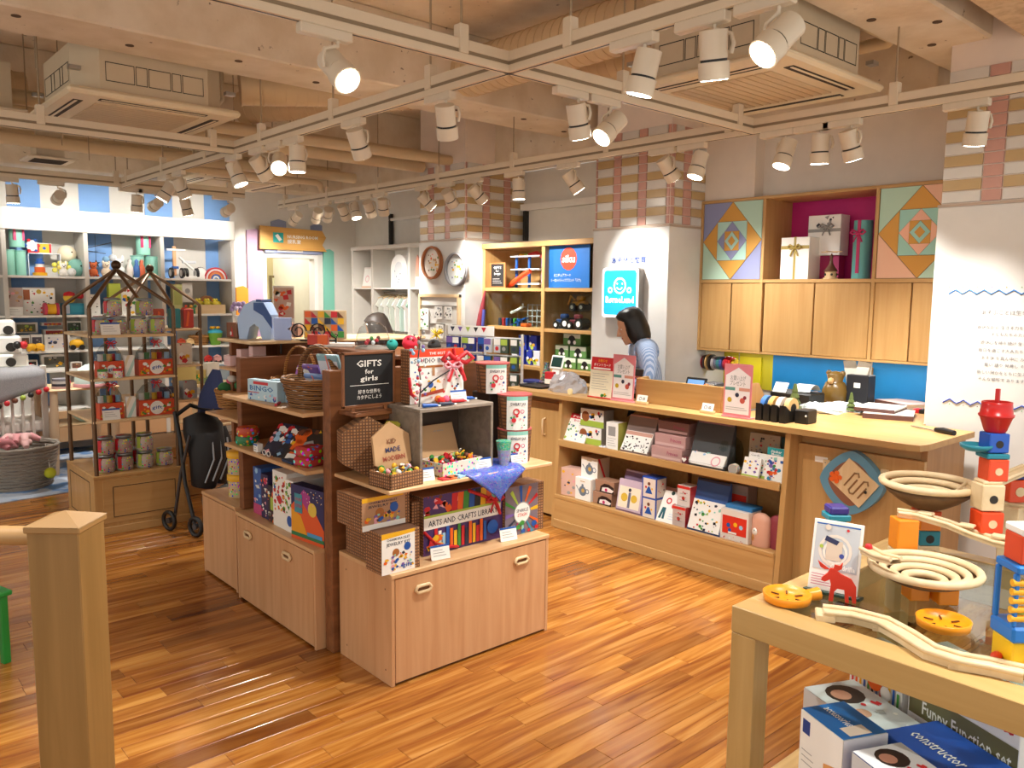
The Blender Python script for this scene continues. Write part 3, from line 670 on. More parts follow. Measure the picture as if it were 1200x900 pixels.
def quilt(yc, zc, hw, hh, cols):
    A, Bc, O, Mi, Pu = [mat(c, .55, kind='wood') for c in cols]
    d = MB().box(WX+.004, yc-hw, zc-hh, WX+.016, yc+hw, zc+hh, mat('#7c6a55', .8)); dd = d.build('quilt_door', wc)
    def tri(pts, m):
        q = MB(); cx = sum(p[0] for p in pts)/len(pts); cz = sum(p[1] for p in pts)/len(pts)
        P = [(yc+(cx+(a-cx)*.97)*hw, zc+(cz+(b-cz)*.97)*hh) for a, b in pts]
        q.prism(P, WX, WX+.006, m, 'x'); q.build('triangle', dd)
    s = 1; k = 0
    for lev in range(3):
        ca, cb, di = ((A, Bc, O), (Mi, Mi, Pu), (O, O, Mi))[lev]
        for sx, sy, m in ((1, 1, ca), (-1, 1, cb), (1, -1, cb), (-1, -1, ca)): tri([(sx*s, sy*s), (0, sy*s), (sx*s, 0)], m)
        if lev < 2:
            for sx, sy in ((1, 0), (-1, 0), (0, 1), (0, -1)):
                if sx: tri([(sx*s, 0), (sx*s/2, s/2), (sx*s/2, -s/2)], di)
                else: tri([(0, sy*s), (s/2, sy*s/2), (-s/2, sy*s/2)], di)
        else: tri([(s, 0), (0, s), (-s, 0), (0, -s)], di); MB().prism([(yc+a*s*.5*hw, zc+b*s*.5*hh) for a, b in ((1, 0), (0, 1), (-1, 0), (0, -1))], WX-.003, WX, O, 'x').build('triangle', dd)
        s /= 2
yq = (yL-.022+yA)/2; quilt(yq, (zm+zt-.008)/2, (yL-.022-yA)/2-.002, (zt-zm-.032)/2, ('#8f95bd', '#b4d6c4', '#d29c45', '#aed8cd', '#8f95bd'))
yq = (yB-.022+yR)/2; quilt(yq, (zm+zt-.008)/2, (yB-.022-yR)/2-.002, (zt-zm-.032)/2, ('#b4d6c4', '#edbfa4', '#d29c45', '#9fd4cb', '#edb9a0'))
bp = struct('wall_panel', MB().box(XW-.012, 3.115, CT, XW, 3.54, 1.2, mat('#c8c028', .5)).box(XW-.012, 1.757, CT, XW, 3.115, 1.2, mat('#1586cc', .5)))
bp['kind'] = 'structure'
MB().box(5.12, 1.9, zb-.025, 5.15, 3.4, zb-.016, mat('#fff4e0', .4, emit=1.0)).build('added_glow_strip', wc)  # glowing strip added out of sight under the cabinet
ld = bpy.data.lights.new('added_cabinet_fill', 'AREA'); ld.shape = 'RECTANGLE'; ld.size = .03; ld.size_y = 1.5; ld.energy = 2.2; ld.color = LAMP_COL; lo = bpy.data.objects.new('added_cabinet_fill', ld); COL.objects.link(lo); lo.parent = wc; lo.location = (5.135, 2.65, zb-.03)  # added area light, brightens the wall panel below the cabinet
MB().box(XW-.03, 3.2, CT+.03, XW-.014, 3.45, 1.15, mat('#d8ce18', .5)).build('panel_board', bp)
# gifts in the niche
zn = zm+.012
g = boxx('gift_box', 'white gift box with a gold bow in the pink niche', 'gift box', 5.02, 915, 948, 278, zn, .16, mat('#f4f2ec', .4), [])
w = on_x(5.02, 915, 948, 278, zn); q = MB().box(-.008, -.002, 0, .008, .16, w[2]+.002, mat('#b09a50', .35)).box(-w[1]/2, -.002, w[2]*.72, w[1]/2, -.001, w[2]*.8, mat('#b09a50', .35)); bowm(q, (0, -.005, w[2]*.75), .05, mat('#b09a50', .35)); q.build('ribbon', g)
st = boxx('gift_box', 'small white gift box hidden behind the gold-bowed one in the niche', 'gift box', 5.2, 940, 975, 300, zn, .09, '#b5306b', [])
g = boxx('gift_box', 'large white gift box with a silver bow, raised at the back of the niche', 'gift box', 5.15, 947, 985, 252, zn+.16, .12, mat('#f1f0ee', .4), [('r', 0, .58, 1, .66, 'e'), ('s', 14, .3, .6, .8, .95, 'en', .06)]); w = on_x(5.15, 947, 985, 252, zn+.16)
q = MB(); bowm(q, (.02, -.005, w[2]*.7), .05, PAL['e']); q.build('ribbon', g)
MB().box(-w[1]/2+.01, .02, -.158, w[1]/2-.01, .1, -.001, mat('#9c1c58', .6)).build('riser', g)
y, wd, hh = on_x(5.05, 996, 1017, 258, zn)
t = thing('gift_tin', 'tall teal gift cylinder tied with a pink ribbon in the niche', 'gift tin', (5.05+wd/2, y, zn)); MB().cyl((0, 0, 0), (0, 0, hh), wd/2, mat('#69b7b4', .4), n=20).build('tin', t)
q = MB(); q.box(-wd/2-.004, -.01, hh*.1, -wd/2+.01, .01, hh, PAL['m']); q.at(rz=FX); bowm(q, (0, -wd/2-.01, hh*.78), .05, PAL['m']); q.build('ribbon', t)
y, wd, hh = on_x(5.0, 958, 985, 273, zn)
t = thing('wooden_carousel', 'small wooden music carousel with a propeller top in the niche', 'toy', (5.04, y, zn)); 
MB().cyl((0, 0, 0), (0, 0, .01), .045, PALEW).cyl((0, 0, .01), (0, 0, .05), .035, PALEW).build('base', t)
MB().lathe([(.045, .05), (.03, .07), (.012, .1), (.008, .13), (.012, .14), (0, .17)], mat('#5e3b26', .5)).build('roof', t)
MB().box(-.004, -.07, .172, .004, .07, .178, PALEW).box(-.07, -.004, .172, .07, .004, .178, PALEW).build('propeller', t)
for k in range(5):
    a = k*1.257; MB().ball((math.cos(a)*.037, math.sin(a)*.037, .03), .008, DARK, n=6).build('window_hole', t)
# ribbon rack below the cabinet
yr = onx(838, 425, 5.05)[0]; zr = onx(838, 425, 5.05)[1]
t = thing('ribbon_rack', 'rod of coloured ribbon rolls hanging under the wall cabinet', 'ribbon rack', (5.05, yr, zr))
MB().cyl((0, -.3, 0), (0, .12, 0), .006, PAL['m']).ball((0, .125, 0), .018, mat('#b1467b', .4)).build('rod', t)
for i, (r, w, c) in enumerate(((.05, .014, '#8a1f2a'), (.055, .014, '#3a2a2a'), (.062, .012, '#c9a46a'), (.06, .012, '#2a2320'), (.05, .02, '#b9b3b5'), (.048, .018, '#6d6f86'), (.05, .022, '#3f7f86'), (.05, .02, '#4a5aa0'), (.048, .016, '#8a2f50'), (.055, .03, '#c41c2a'), (.05, .018, '#d8342a'), (.04, .02, '#e0c020'))):
    y = .095-i*.024; MB().cyl((0, y-w/2, 0), (0, y+w/2, 0), r, mat(c, .35), n=16).build('ribbon_roll', t)
for s in (.09, -.2): MB().cyl((0, s, 0), (0, s, zb-.016-zr), .003, METAL, n=6).build('chain', t)

# --- the woman
def person(lab, loc, rz, S, hairc, shirt, trous, bend=0, reach=((-.12, -.22, .96), (.12, -.22, .96))):
    """standing figure, faces -y in its own axes; S = height"""
    t = thing('person', lab, 'person', loc, rz); k = S/1.6
    P = lambda x, y, z: (x*k, (y-bend*max(0, z-.9))*k, z*k)
    SK = mat('#d9a98a', .5); b = bend
    hc = (0, -.02-bend*.75-.03, 1.45)                 # head centre
    V = [P(0, 0, .9), P(0, 0, 1.05), P(0, 0, 1.22), P(0, -.0, 1.32), P(0, -.015, 1.4)]; E = [(0, 1), (1, 2), (2, 3), (3, 4)]; Rr = [(.14, .095), (.12, .085), (.145, .095), (.06, .06), (.045, .045)]
    for s in (-1, 1):
        j = len(V); V += [P(s*.09, 0, .82), P(s*.095, -.01, .48), P(s*.1, .02, .09), P(s*.1, -.07, .04), P(s*.105, -.13, .03)]; Rr += [.085, .058, .038, .036, .028]; E += [(0, j), (j, j+1), (j+1, j+2), (j+2, j+3), (j+3, j+4)]
    for s, hnd in zip((-1, 1), reach):
        j = len(V); h = Vector(hnd); V += [P(s*.16, 0, 1.29), P(s*.21, -.02, 1.07)]; el = Vector(P(s*.21, -.02, 1.07)); V += [tuple(el.lerp(h*k, .85)), tuple(h*k)]
        Rr += [.05, .038, .026, (.03, .018)]; E += [(3, j), (j, j+1), (j+1, j+2), (j+2, j+3)]
        d = (h*k-el).normalized(); sd = d.cross(Vector((0, 0, 1))).normalized(); hv = Vector(h*k)
        for f in range(5):
            a = len(V); o = sd*((f-1.5)*.017) if f < 4 else sd*(-.03*s); L = (.07, .08, .075, .06, .045)[f]
            p1 = hv+d*.03+o; p2 = p1+d*L*.5+Vector((0, 0, -.01)); p3 = p2+d*L*.5+Vector((0, 0, -.025)); V += [tuple(p1), tuple(p2), tuple(p3)]; Rr += [.009, .008, .007]; E += [(j+3, a), (a, a+1), (a+1, a+2)]
    clerk_skin('body', t, V, E, Rr, SK)
    # shirt
    V2 = [P(0, 0, .84), P(0, 0, 1.02), P(0, 0, 1.22), P(0, -.0, 1.325)]; E2 = [(0, 1), (1, 2), (2, 3)]; R2 = [(.175, .125), (.16, .12), (.165, .115), (.085, .075)]
    for s, hnd in zip((-1, 1), reach):
        j = len(V2); h = Vector(hnd)*k; el = Vector(P(s*.22, -.02, 1.07)); V2 += [P(s*.165, 0, 1.28), tuple(el), tuple(el.lerp(h, .72))]; R2 += [.072, .062, .05]; E2 += [(3, j), (j, j+1), (j+1, j+2)]
    clerk_skin('shirt', t, V2, E2, R2, shirt)
    V3 = [P(0, 0, .9)]; E3 = []; R3 = [(.165, .115)]
    for s in (-1, 1):
        j = len(V3); V3 += [P(s*.09, 0, .8), P(s*.095, -.01, .48), P(s*.1, .02, .1)]; R3 += [.098, .075, .06]; E3 += [(0, j), (j, j+1), (j+1, j+2)]
    clerk_skin('trousers', t, V3, E3, R3, trous)
    # head: face with brow, nose, mouth, chin, ears
    hx, hy, hz = P(*[hc[0], 0, 0])[0], hc[1]*k, hc[2]*k; H = MB(); H.X = Matrix.Translation((hx, hy, hz)) @ Matrix.Rotation(.35+b*.3, 4, 'X') @ Matrix.Scale(k, 4)
    n = 20; rings = [(-.115, .02, .035, -.045), (-.105, .035, .05, -.035), (-.08, .052, .07, -.02), (-.04, .064, .082, -.005), (0, .072, .09, .003), (.05, .073, .092, .008), (.09, .058, .075, .01), (.112, .03, .04, .01), (.118, .002, .002, .01)]
    vs = []
    for z, rx, ry, oy in rings:
        for i in range(n): a = 2*PI*i/n; vs.append((math.cos(a)*rx, math.sin(a)*ry+oy, z))
    fs = [(r*n+i, r*n+(i+1) % n, (r+1)*n+(i+1) % n, (r+1)*n+i) for r in range(len(rings)-1) for i in range(n)]
    H.add(vs, fs, SK, True); H.tube([(0, -.083, .015), (0, -.098, -.012), (0, -.108, -.03), (0, -.088, -.038)], [.008, .01, .013, .008], SK, 8)
    for s in (-1, 1): H.ball((s*.073, .005, -.005), .02, SK, (.5, 1, 1.5), 8)
    o = H.build('head', t)
    H2 = MB(); H2.X = H.X
    for s in (-1, 1): H2.ball((s*.03, -.074, .005), .010, mat('#efe8e2', .3), (1.3, .7, .5), 8).ball((s*.03, -.0765, .004), .0055, DARK, (1, .6, 1), 8)
    H2.build('eye', o)
    H3 = MB(); H3.X = H.X; H3.ball((0, -.083, -.062), .02, mat('#b5605a', .5), (1.1, .5, .35), 8); H3.build('mouth', o)
    H4 = MB(); H4.X = H.X; hm = mat(hairc, .38, kind='fabric', col2='#050404' if hairc < '#30' else '#5a504a'); vs = []; n = 28
    rr = [(.135, .004, .004, .012), (.125, .045, .055, .012), (.1, .075, .092, .012), (.05, .09, .108, .012), (0, .092, .11, .012), (-.05, .093, .11, .014), (-.1, .09, .1, .016), (-.13, .078, .085, .02)]
    for z, rx, ry, oy in rr:
        for i in range(n):
            a = -PI/2+2*PI*i/n; f = 1.0
            if z < .06 and min(i, n-i) <= (4 if z > -.02 else 3): f = .72 if z > -.06 else .55     # opening for the face
            vs.append((math.cos(a)*rx*(1 if f == 1 else .98), (math.sin(a)*ry if f == 1 else math.sin(a)*ry*f)+oy, z))
    fs = []
    for r in range(len(rr)-1):
        for i in range(n):
            if r >= 3 and (min(i, n-i) <= 3 and min((i+1) % n, n-(i+1) % n) <= 3): continue
            fs.append((r*n+i, (r+1)*n+i, (r+1)*n+(i+1) % n, r*n+(i+1) % n))
    H4.add(vs, fs, hm, True); hh = H4.build('hair', t); md = hh.modifiers.new('s', 'SOLIDIFY'); md.thickness = .008; 
    return t, k
SH = mat('#7f9cc8', .7, kind='stripe', axis=0, col2='#b4c6e2', scale=.5)
wx, wy = 4.37, 3.50
t, k = person('woman with black bob hair in a blue shirt, looking down behind the counter', (wx, wy, 0), 0, 1.53, '#0d0b0b', SH, mat('#26262c', .8), bend=.12, reach=((-.14, -.27, .99), (.12, -.27, .99)))
t.rotation_euler[2] = math.radians(-130)
MB().at((0, -.018, 0)).tube([(-.06, -.06, 1.24), (-.035, -.1, 1.2), (-.02, -.13, 1.12), (-.02, -.135, 1.0)], .018, mat('#efece6', .7), 8).tube([(.06, -.06, 1.24), (.035, -.1, 1.2), (.02, -.13, 1.12), (.02, -.135, 1.0)], .018, mat('#efece6', .7), 8).build('collar', t)

# --- pillar sign and lettering
ys = [onx(u, v, XP-.012)[0] for u, v in ((713, 340), (755, 340))]; zs = [onx(735, v, XP-.012)[1] for v in (314, 372)]
yc, zc, sw, sh = sum(ys)/2, sum(zs)/2, abs(ys[0]-ys[1]), abs(zs[0]-zs[1])
t = thing('light_box_sign', 'square blue illuminated shop sign with a smiling face on the middle pillar', 'sign', (XP-.016-.06, yc, zc), FX)
def rrect(w, h, r, n=5):
    P = []
    for cx, cy, a0 in ((w/2-r, h/2-r, 0), (-w/2+r, h/2-r, PI/2), (-w/2+r, -h/2+r, PI), (w/2-r, -h/2+r, 1.5*PI)):
        P += [(cx+r*math.cos(a0+i*PI/2/n), cy+r*math.sin(a0+i*PI/2/n)) for i in range(n+1)]
    return P
MB().prism(rrect(sw, sh, .03), 0, .06, mat('#8d8a86', .4), 'y').build('housing', t)
MB().prism(rrect(sw, sh, .03), -.004, 0, mat('#ffffff', .4, emit=.9), 'y').build('rim', t)
MB().prism(rrect(sw*.9, sh*.9, .025), -.006, -.004, mat('#1e9bd8', .4, emit=.75), 'y').build('sign_face', t)
WL = mat('#ffffff', .4, emit=1.1); q = MB().at((0, 0, -sh/2)); face(q, sw, sh, [('o', .5, .64, .14, .175, WL), ('t', 'BørneLund', .5, .3, .13, WL, .78, .02), ('c', .43, .68, .018, WL), ('c', .57, .68, .018, WL), ('o', .235, .55, .035, .065, WL), ('o', .765, .55, .035, .065, WL), ('o', .88, .1, .02, .035, WL)], y=-.006)
q.tube([(sw*.08*math.cos(a), -.0085, sh*.64+sw*.08*math.sin(a)) for a in [PI*(1.15+.7*i/8) for i in range(9)]], .004, WL, 6); q.build('lettering', t)
q = MB(); a = onx(717, 306, XP-.014); b = onx(757, 303, XP-.014); q.text('あそびと教育', 0, 0, 0, .036, mat('#2b4f9e', .4), w=abs(a[0]-b[0]), bold=.01)
o = q.build('wall_lettering', None, (XP-.0165, (a[0]+b[0])/2, (a[1]+b[1])/2-.02), FX); tag(o, 'blue Japanese lettering above the illuminated sign on the middle pillar', 'lettering')
# --- text panel on the near pillar
def panel_pt(u, v): return onx(u, v, XP-.0135)
t = thing('wall_text', 'Japanese verse in thin grey letters between two blue zigzag lines on the white pillar panel', 'wall lettering', (XP-.0135, 1.45, 1.5), FX)
loc = lambda u, v: (1.45-panel_pt(u, v)[0], panel_pt(u, v)[1]-1.5)
ZZ = [mat('#1c3fa0', .4), mat('#1b74c0', .4)]; tri = [mat(c, .5) for c in ('#3f8f3a', '#c8403a', '#2a2320', '#8a6fb5', '#e8941e')]
for (u0, v0, dv, m) in ((1112, 342, 0, ZZ[1]), (1105, 469, 5, ZZ[0])):
    x0, z0 = loc(u0, v0); n = 17; p = []
    for i in range(n): p.append((x0+i*.034, -.001, z0+(.011 if i % 2 else -.011)))
    MB().tube(p, .0036, m, 4).build('zigzag_line', t)
    q = MB()
    for i in range(n//2): xx = p[2*i][0] if dv else p[2*i+1][0]; xx = x0+.068*i+(.034 if dv else 0); zz = z0-(.018 if dv else -.022)-(.0 if not dv else .0); q.add([(xx-.004, -.001, zz), (xx+.004, -.001, zz), (xx, -.001, zz+.006)], [(0, 1, 2)], tri[i % 5])
    q.build('small_triangle', t)
GT = mat('#6f6f72', .6); z0 = loc(1140, 366)[1]; xc = loc(1187, 366)[0]
rows = [('あそぶことは生きること', 366, .019), ('遊びながら 生きる力を身につける', 383, .015), ('子どもたちのために', 391, .015), ('遊び心を持ち続け 生き生きと', 401, .015), ('毎日を過ごす大人たちのために', 410, .015), ('あそび を真ん中に みんなで', 419, .015), ('集い 語り 発見し そして', 427, .015), ('新しい何かをともに生み出せる', 436, .015), ('そんな場所で ありますように', 444, .015)]
for s, v, h in rows: MB().text(s, xc, loc(1160, v)[1]-.01, -.001, h, GT).build('text_line', t)
# ================================================================== GOODS ON AND IN THE COUNTER
zu, zl = .5985, .2165
X0 = 3.935
G1 = 'goods on the upper counter shelf'; G2 = 'goods on the lower counter shelf'
boxx('sticker_booklet', 'leaning sticker booklet with a red top band at the left of the upper counter shelf', 'booklet', 3.92, 659, 684, 487, zu, .012, 'w', [('r', 0, .82, 1, 1, 'r'), ('t', 'Poster', .5, .86, .09, 'w', .7), ('t', 'book', .5, .72, .08, 'r', .5), ('s', 26, .08, .08, .92, .68, 'ggblt', .05)], tilt=.45, group=G1)
y, w_, h_ = on_x(3.95, 678, 705, 480, zu)
for i, l in enumerate(('lower of two small boxes with white, green and brown pictures, upper counter shelf', 'upper of two small boxes with white, green and brown pictures, upper counter shelf')):
    pbox('toy_box', l, 'box', (3.95+.02*i, y-.0*i, zu+i*h_/2), FX, w_, h_/2, .1, '#8b8378', [('r', 0, 0, 1, .34, 'l'), ('r', 0, .34, 1, 1, 'w'), ('c', .22, .55, .17, '#9a5a30'), ('s', 9, .4, .4, .95, .9, 'yrbk', .06)], group=G1)
boxx('toy_box', 'narrow white box with olive side on the upper counter shelf', 'box', 3.93, 710, 724, 495, zu, .09, 'w', [('r', .2, .5, .8, .85, 'e'), ('l', .15, .1, .85, .45, 4, 'e')], side=(1, [('r', 0, 0, 1, 1, '#a9a84a')]), group=G1)
y, z = onx(706, 517, 3.9); t = thing('ring_rattle', 'round clear ring rattle lying before the narrow white box', 'rattle', (3.905, y, zu+.012)); MB().tube([(math.cos(a)*.022, math.sin(a)*.022, 0) for a in [i*PI/6 for i in range(12)]], .006, mat('#e9e9ee', .2), 6, True).ball((0, 0, 0), .01, PAL['e']).build('ring', t)
def display(lab, X, u0, u1, vt, vh, z, back, head, card, spec, tilt, d=.11, g=None):
    y, w, h = on_x(X, u0, u1, vt, z); t = thing('card_display', lab, 'display', (X, y, z), FX, g)
    MB().prism([(0, 0), (d, 0), (d, h), (d-.012, h), (.02, .025), (0, .025)], -w/2, w/2, colr(back), 'x').build('stand', t)
    bh = on_x(X, u0, u1, vh, z)[2]; q = MB().at((0, -.001, .012), rx=-tilt); q.box(-w*.47, -.006, 0, w*.47, .006, bh/math.cos(tilt), colr(card), .001); q.build('card_stack', t)
    q = MB().at((0, -.008, .012), rx=-tilt); face(q, w*.94, bh/math.cos(tilt), spec, y=-.001); q.build('printed_front', t)
    q = MB(); q.box(-w*.48, d-.016, bh*.98, w*.48, d-.011, h, colr(head), .001); face(q.at((0, d-.017, bh)), w*.9, h-bh, [('t', 'Memory', .5, .35, .3, 'w', .6)]); q.build('header', t); return t
display('leaning display of white sheets with black dots and a dusky pink header', 3.93, 727, 760, 489, 510, zu, '#8f7d78', '#b98a7a', 'w', [('r', 0, .82, 1, 1, '#c99a8a'), ('s', 46, .06, .06, .94, .78, 'kkkne', .03)], .5, g=G1)
y, w_, h_ = on_x(3.95, 766, 802, 495, zu)
for i in range(3): pbox('flat_box', '%s of the three dusty pink flat boxes stacked on the upper counter shelf' % ('bottom', 'middle', 'top')[i], 'box', (3.93+.03*i, y, zu+i*h_/3), FX, w_, h_/3-.001, .14, '#c59d99' if i < 2 else '#8d6b66', [('r', .04, .1, .96, .3, '#d8b9b5'), ('t', 'Princess', .7, .45, .3, '#b05070', .35)], group=G1)
y, z = onx(802, 533, 3.9); t = thing('heart_tag_toy', 'small heart shaped felt toy in a clear pack at the shelf edge', 'toy', (3.9, y, zu), FX); MB().box(-.02, 0, 0, .02, .02, .05, mat('#6b3038', .5), .004).build('pack', t); MB().prism([(0, .018), (.016, .034), (.012, .045), (0, .04), (-.012, .045), (-.016, .034)], -.003, 0, CARD, 'y').build('heart', t)
display('domed clear display with a white painting sheet in front, upper counter shelf', 3.93, 806, 850, 497, 523, zu, '#4b4f52', '#8d6f7a', 'w', [('r', 0, .84, 1, 1, '#a98aa0'), ('s', 12, .1, .45, .6, .75, 'stp', .05), ('o', .75, .25, .1, .13, 'p')], .6, g=G1)
y = onx(846, 540, 3.97)[0]; t = thing('clear_dome', 'clear plastic dome over the painting sheet display', 'dome', (4.05, y, zu)); MB().lathe([(.075, 0), (.075, .12), (.06, .16), (.03, .185), (0, .19)], mat('#dfe8e6', .1, kind='glass'), n=20).build('dome_shell', t); MB().cyl((0, 0, 0), (0, 0, .004), .07, mat('#7a7f7f', .4)).build('base', t)
y, z = onx(858, 545, 3.9); t = thing('round_tin', 'round speckled tin standing on its edge on the upper counter shelf', 'tin', (3.905, y, zu+.03)); MB().cyl((0, 0, 0), (.03, 0, 0), .029, mat('#ded9cc', .3, kind='spots', scale=2), n=20).build('tin_body', t); MB().cyl((-.002, 0, 0), (0, 0, 0), .026, mat('#b0aca2', .3), n=20).build('lid', t)
boxx('card_set', 'front set of white picture cards with a green foot, upper counter shelf', 'card set', 3.915, 868, 888, 537, zu, .015, 'w', [('r', 0, 0, 1, .12, 'l'), ('s', 12, .1, .2, .9, .9, 'vybr', .07)], tilt=.3, group=G1)
boxx('card_set', 'second set of white picture cards tucked behind the front one', 'card set', 3.95, 873, 899, 532, zu, .015, 'w', [('r', 0, 0, 1, .1, 'l'), ('s', 14, .1, .2, .9, .9, 'robg', .05), ('t', 'Cards', .3, .85, .08, 'e', .4)], tilt=.3, group=G1)
boxx('picture_board', 'brown board with small figures at the back of the upper counter shelf', 'board', 4.07, 876, 912, 509, zu+.02, .02, '#b5a58a', [('r', 0, 0, 1, .14, 'l'), ('s', 34, .08, .2, .92, .92, 'drek', .035)], tilt=.1, group=G1)
boxx('picture_board', 'dark green box half hidden by the brown figure board', 'box', 4.1, 903, 920, 512, zu, .03, '#2c4a40', [('c', .4, .7, .15, 'o')], group=G1)
boxx('sticker_book', 'mosaic sticker book with a teal top at the right end of the upper shelf', 'book', 3.91, 896, 917, 526, zu, .014, 'w', [('r', 0, .78, 1, 1, '#1c8f93'), ('t', 'Sticker', .5, .86, .08, 'w', .6), ('t', 'Mosaic', .5, .79, .06, 'w', .5), ('s', 26, .08, .05, .92, .72, 'gobvrtc', .11)], tilt=.15, group=G1)
# lower shelf
boxx('paper_bag', 'pink printed paper bag standing at the left of the lower counter shelf', 'bag', 3.93, 657, 683, 549, zl, .09, '#dcb5a6', [('s', 16, .05, .1, .6, .95, 'nyep', .05)], rot=.25, group=G2)
y, w_, h_ = on_x(3.92, 675, 693, 560, zl)
tp = [('c', .5, .42, .24, '#6f7d8c'), ('c', .52, .44, .1, '#c8a45a'), ('p', [(.26, .45), (.05, .62), (.12, .63), (.3, .36)], '#6f7d8c'), ('o', .8, .44, .08, .12, '#6f7d8c'), ('c', .5, .68, .07, '#6f7d8c'), ('r', .35, .84, .65, .87, '#c8a45a')]
pbox('teapot_box', 'lower white box printed with a grey teapot', 'box', (3.91, y, zl), FX, w_*1.0, h_, .1, 'w', tp, group=G2)
pbox('teapot_box', 'upper white teapot box with a red ribbon and a brown side', 'box', (3.94, y-.03, zl+h_), FX, w_*1.05, h_*.93, .12, '#b9a58d', [('r', 0, 0, 1, 1, 'w')]+tp, side=(1, [('p', [(0, 1), (.15, 1), (.7, 0), (.55, 0)], 'r')]), group=G2)
y, w_, h_ = on_x(3.92, 694, 716, 563, zl)
for i, l in enumerate(('lower kraft box with an arched window showing a white toy', 'upper kraft box with an arched window showing a white toy')):
    pbox('kraft_box', l, 'box', (3.925+.01*i, y-.01*i, zl+i*h_/2), FX, w_, h_/2-.002, .1, '#a87f66', [('p', [(.25, 0), (.3, .5), (.5, .75), (.75, .75), (1, .55), (1, 0)], '#2a1512'), ('p', [(.35, .1), (.4, .42), (.7, .5), (1, .3), (.9, .1)], '#efe6e2'), ('c', .6, .25, .07, 'm')], group=G2)
display('purple tray display of cards with yellow figures', 3.91, 722, 752, 555, 566, zl, '#8d7596', '#cdbfd4', '#c7b2c4', [('r', .06, .08, .94, .78, '#efe3cc'), ('c', .3, .42, .14, '#d6b23c'), ('c', .7, .42, .13, '#d6b23c'), ('r', .46, .1, .56, .6, '#6d6f86'), ('c', .5, .68, .06, 'n')], .18, g=G2)
y, w_, h_ = on_x(3.91, 752, 769, 559, zl)
for i, l in enumerate(('lower blue edged box with a girl figure', 'upper blue edged box with a girl figure')):
    pbox('doll_box', l, 'box', (3.91, y, zl+i*h_/2), FX, w_, h_/2-.001, .1, '#2a4fae', [('r', .1, .02, .95, .94, '#e8ddd0'), ('c', .5, .68, .1, 'd'), ('p', [(.25, .2), (.75, .2), (.55, .55), (.45, .55)], 'b'), ('c', .3, .5, .07, 'r'), ('c', .72, .45, .06, 'y')], side=(1, [('r', .06, .04, .94, .94, '#cfc4b8'), ('s', 6, .2, .2, .8, .8, 'rn', .06)]), group=G2)
boxx('magnet_book', 'leaning white booklet with clothes pictures', 'booklet', 3.90, 768, 794, 576, zl, .015, 'w', [('r', 0, .9, 1, 1, 'd'), ('p', [(.08, .1), (.14, .42), (.3, .42), (.34, .1), (.24, .1), (.22, .3), (.18, .1)], '#1d5b66'), ('o', .33, .62, .07, .12, 'r'), ('o', .62, .5, .06, .11, 'r'), ('c', .8, .75, .1, '#2a8f8a'), ('c', .4, .85, .08, '#1b3a33'), ('l', .5, .1, .95, .3, 3, 's')], tilt=.5, group=G2)
y, w_, h_ = on_x(3.905, 789, 804, 569, zl)
for i, l in enumerate(('lower grey box with a red lid beside the blue card display', 'upper white box with a red lid beside the blue card display')):
    pbox('toy_box', l, 'box', (3.90+.02*i, y-.015*i, zl+i*h_/2), FX, w_, h_/2-.002, .09, ('#c9b9b2', '#ded6d2')[i], [('r', 0, .86, 1, 1, '#d8322a'), ('l', .2, .2, .8, .7, 3, 'e'), ('c', .5, .4, .12, 'r'), ('s', 5, .2, .2, .8, .8, 'rkg', .06)], side=(1, [('r', 0, 0, 1, 1, '#b23030')]), group=G2)
display('blue tray display of sticker sheets with a navy header', 3.905, 806, 845, 566, 592, zl, '#3b5d9a', '#2b2f45', 'w', [('s', 44, .06, .06, .94, .94, 'gnkrtly', .04)], .35, g=G2)
y, w_, h_ = on_x(3.91, 845, 878, 598, zl)
rd = [('r', .08, .22, .94, .8, '#d8301e'), ('c', .3, .5, .07, 'b'), ('c', .55, .55, .07, 'y'), ('c', .75, .5, .07, 's'), ('c', .35, .35, .06, 'b'), ('r', .3, .24, .6, .3, 'w'), ('s', 10, .05, .02, .95, .16, 'rw', .03)]
pbox('puzzle_box', 'lower picture box with a red print and white edges', 'box', (3.9, y, zl), FX, w_, h_, .13, '#e6dfd6', rd, group=G2)
pbox('puzzle_box', 'open topped picture box with blue lid edge lying on the lower red one', 'box', (3.93, y-.005, zl+h_), FX, w_*.95, .02, .11, '#2f77b0', [], group=G2)
boxx('puzzle_box', 'dim red picture box at the back of the lower shelf', 'box', 4.06, 852, 876, 568, zl, .1, '#9c8a80', rd, group=G2)
y, w_, h_ = on_x(3.94, 879, 903, 602, zl)
for i, (dy, col, l) in enumerate(((0, '#dba58c', 'rounded salmon pink gift bag with a cat print at the end of the lower shelf'), (-.09, '#8e3a44', 'dark red edged gift bag behind the salmon one'))):
    t = thing('gift_bag', l, 'bag', (3.95+.03*i, y+dy, zl), FX, G2); MB().lathe([(w_*.42, 0), (w_*.45, h_*.1), (w_*.45, h_*.8), (w_*.38, h_*.92), (w_*.2, h_)], colr(col), n=18, sy=.6).build('bag_body', t)
    if i == 0: MB().ball((-.02, -w_*.25, h_*.45), .018, CARD, (1, .5, 1.2), 8).ball((-.02, -w_*.27, h_*.5), .006, BLACK, n=6).ball((-.03, -w_*.2, h_*.25), .014, mat('#c98a4a'), (1, .5, 1.6), 8).build('printed_cat', t)
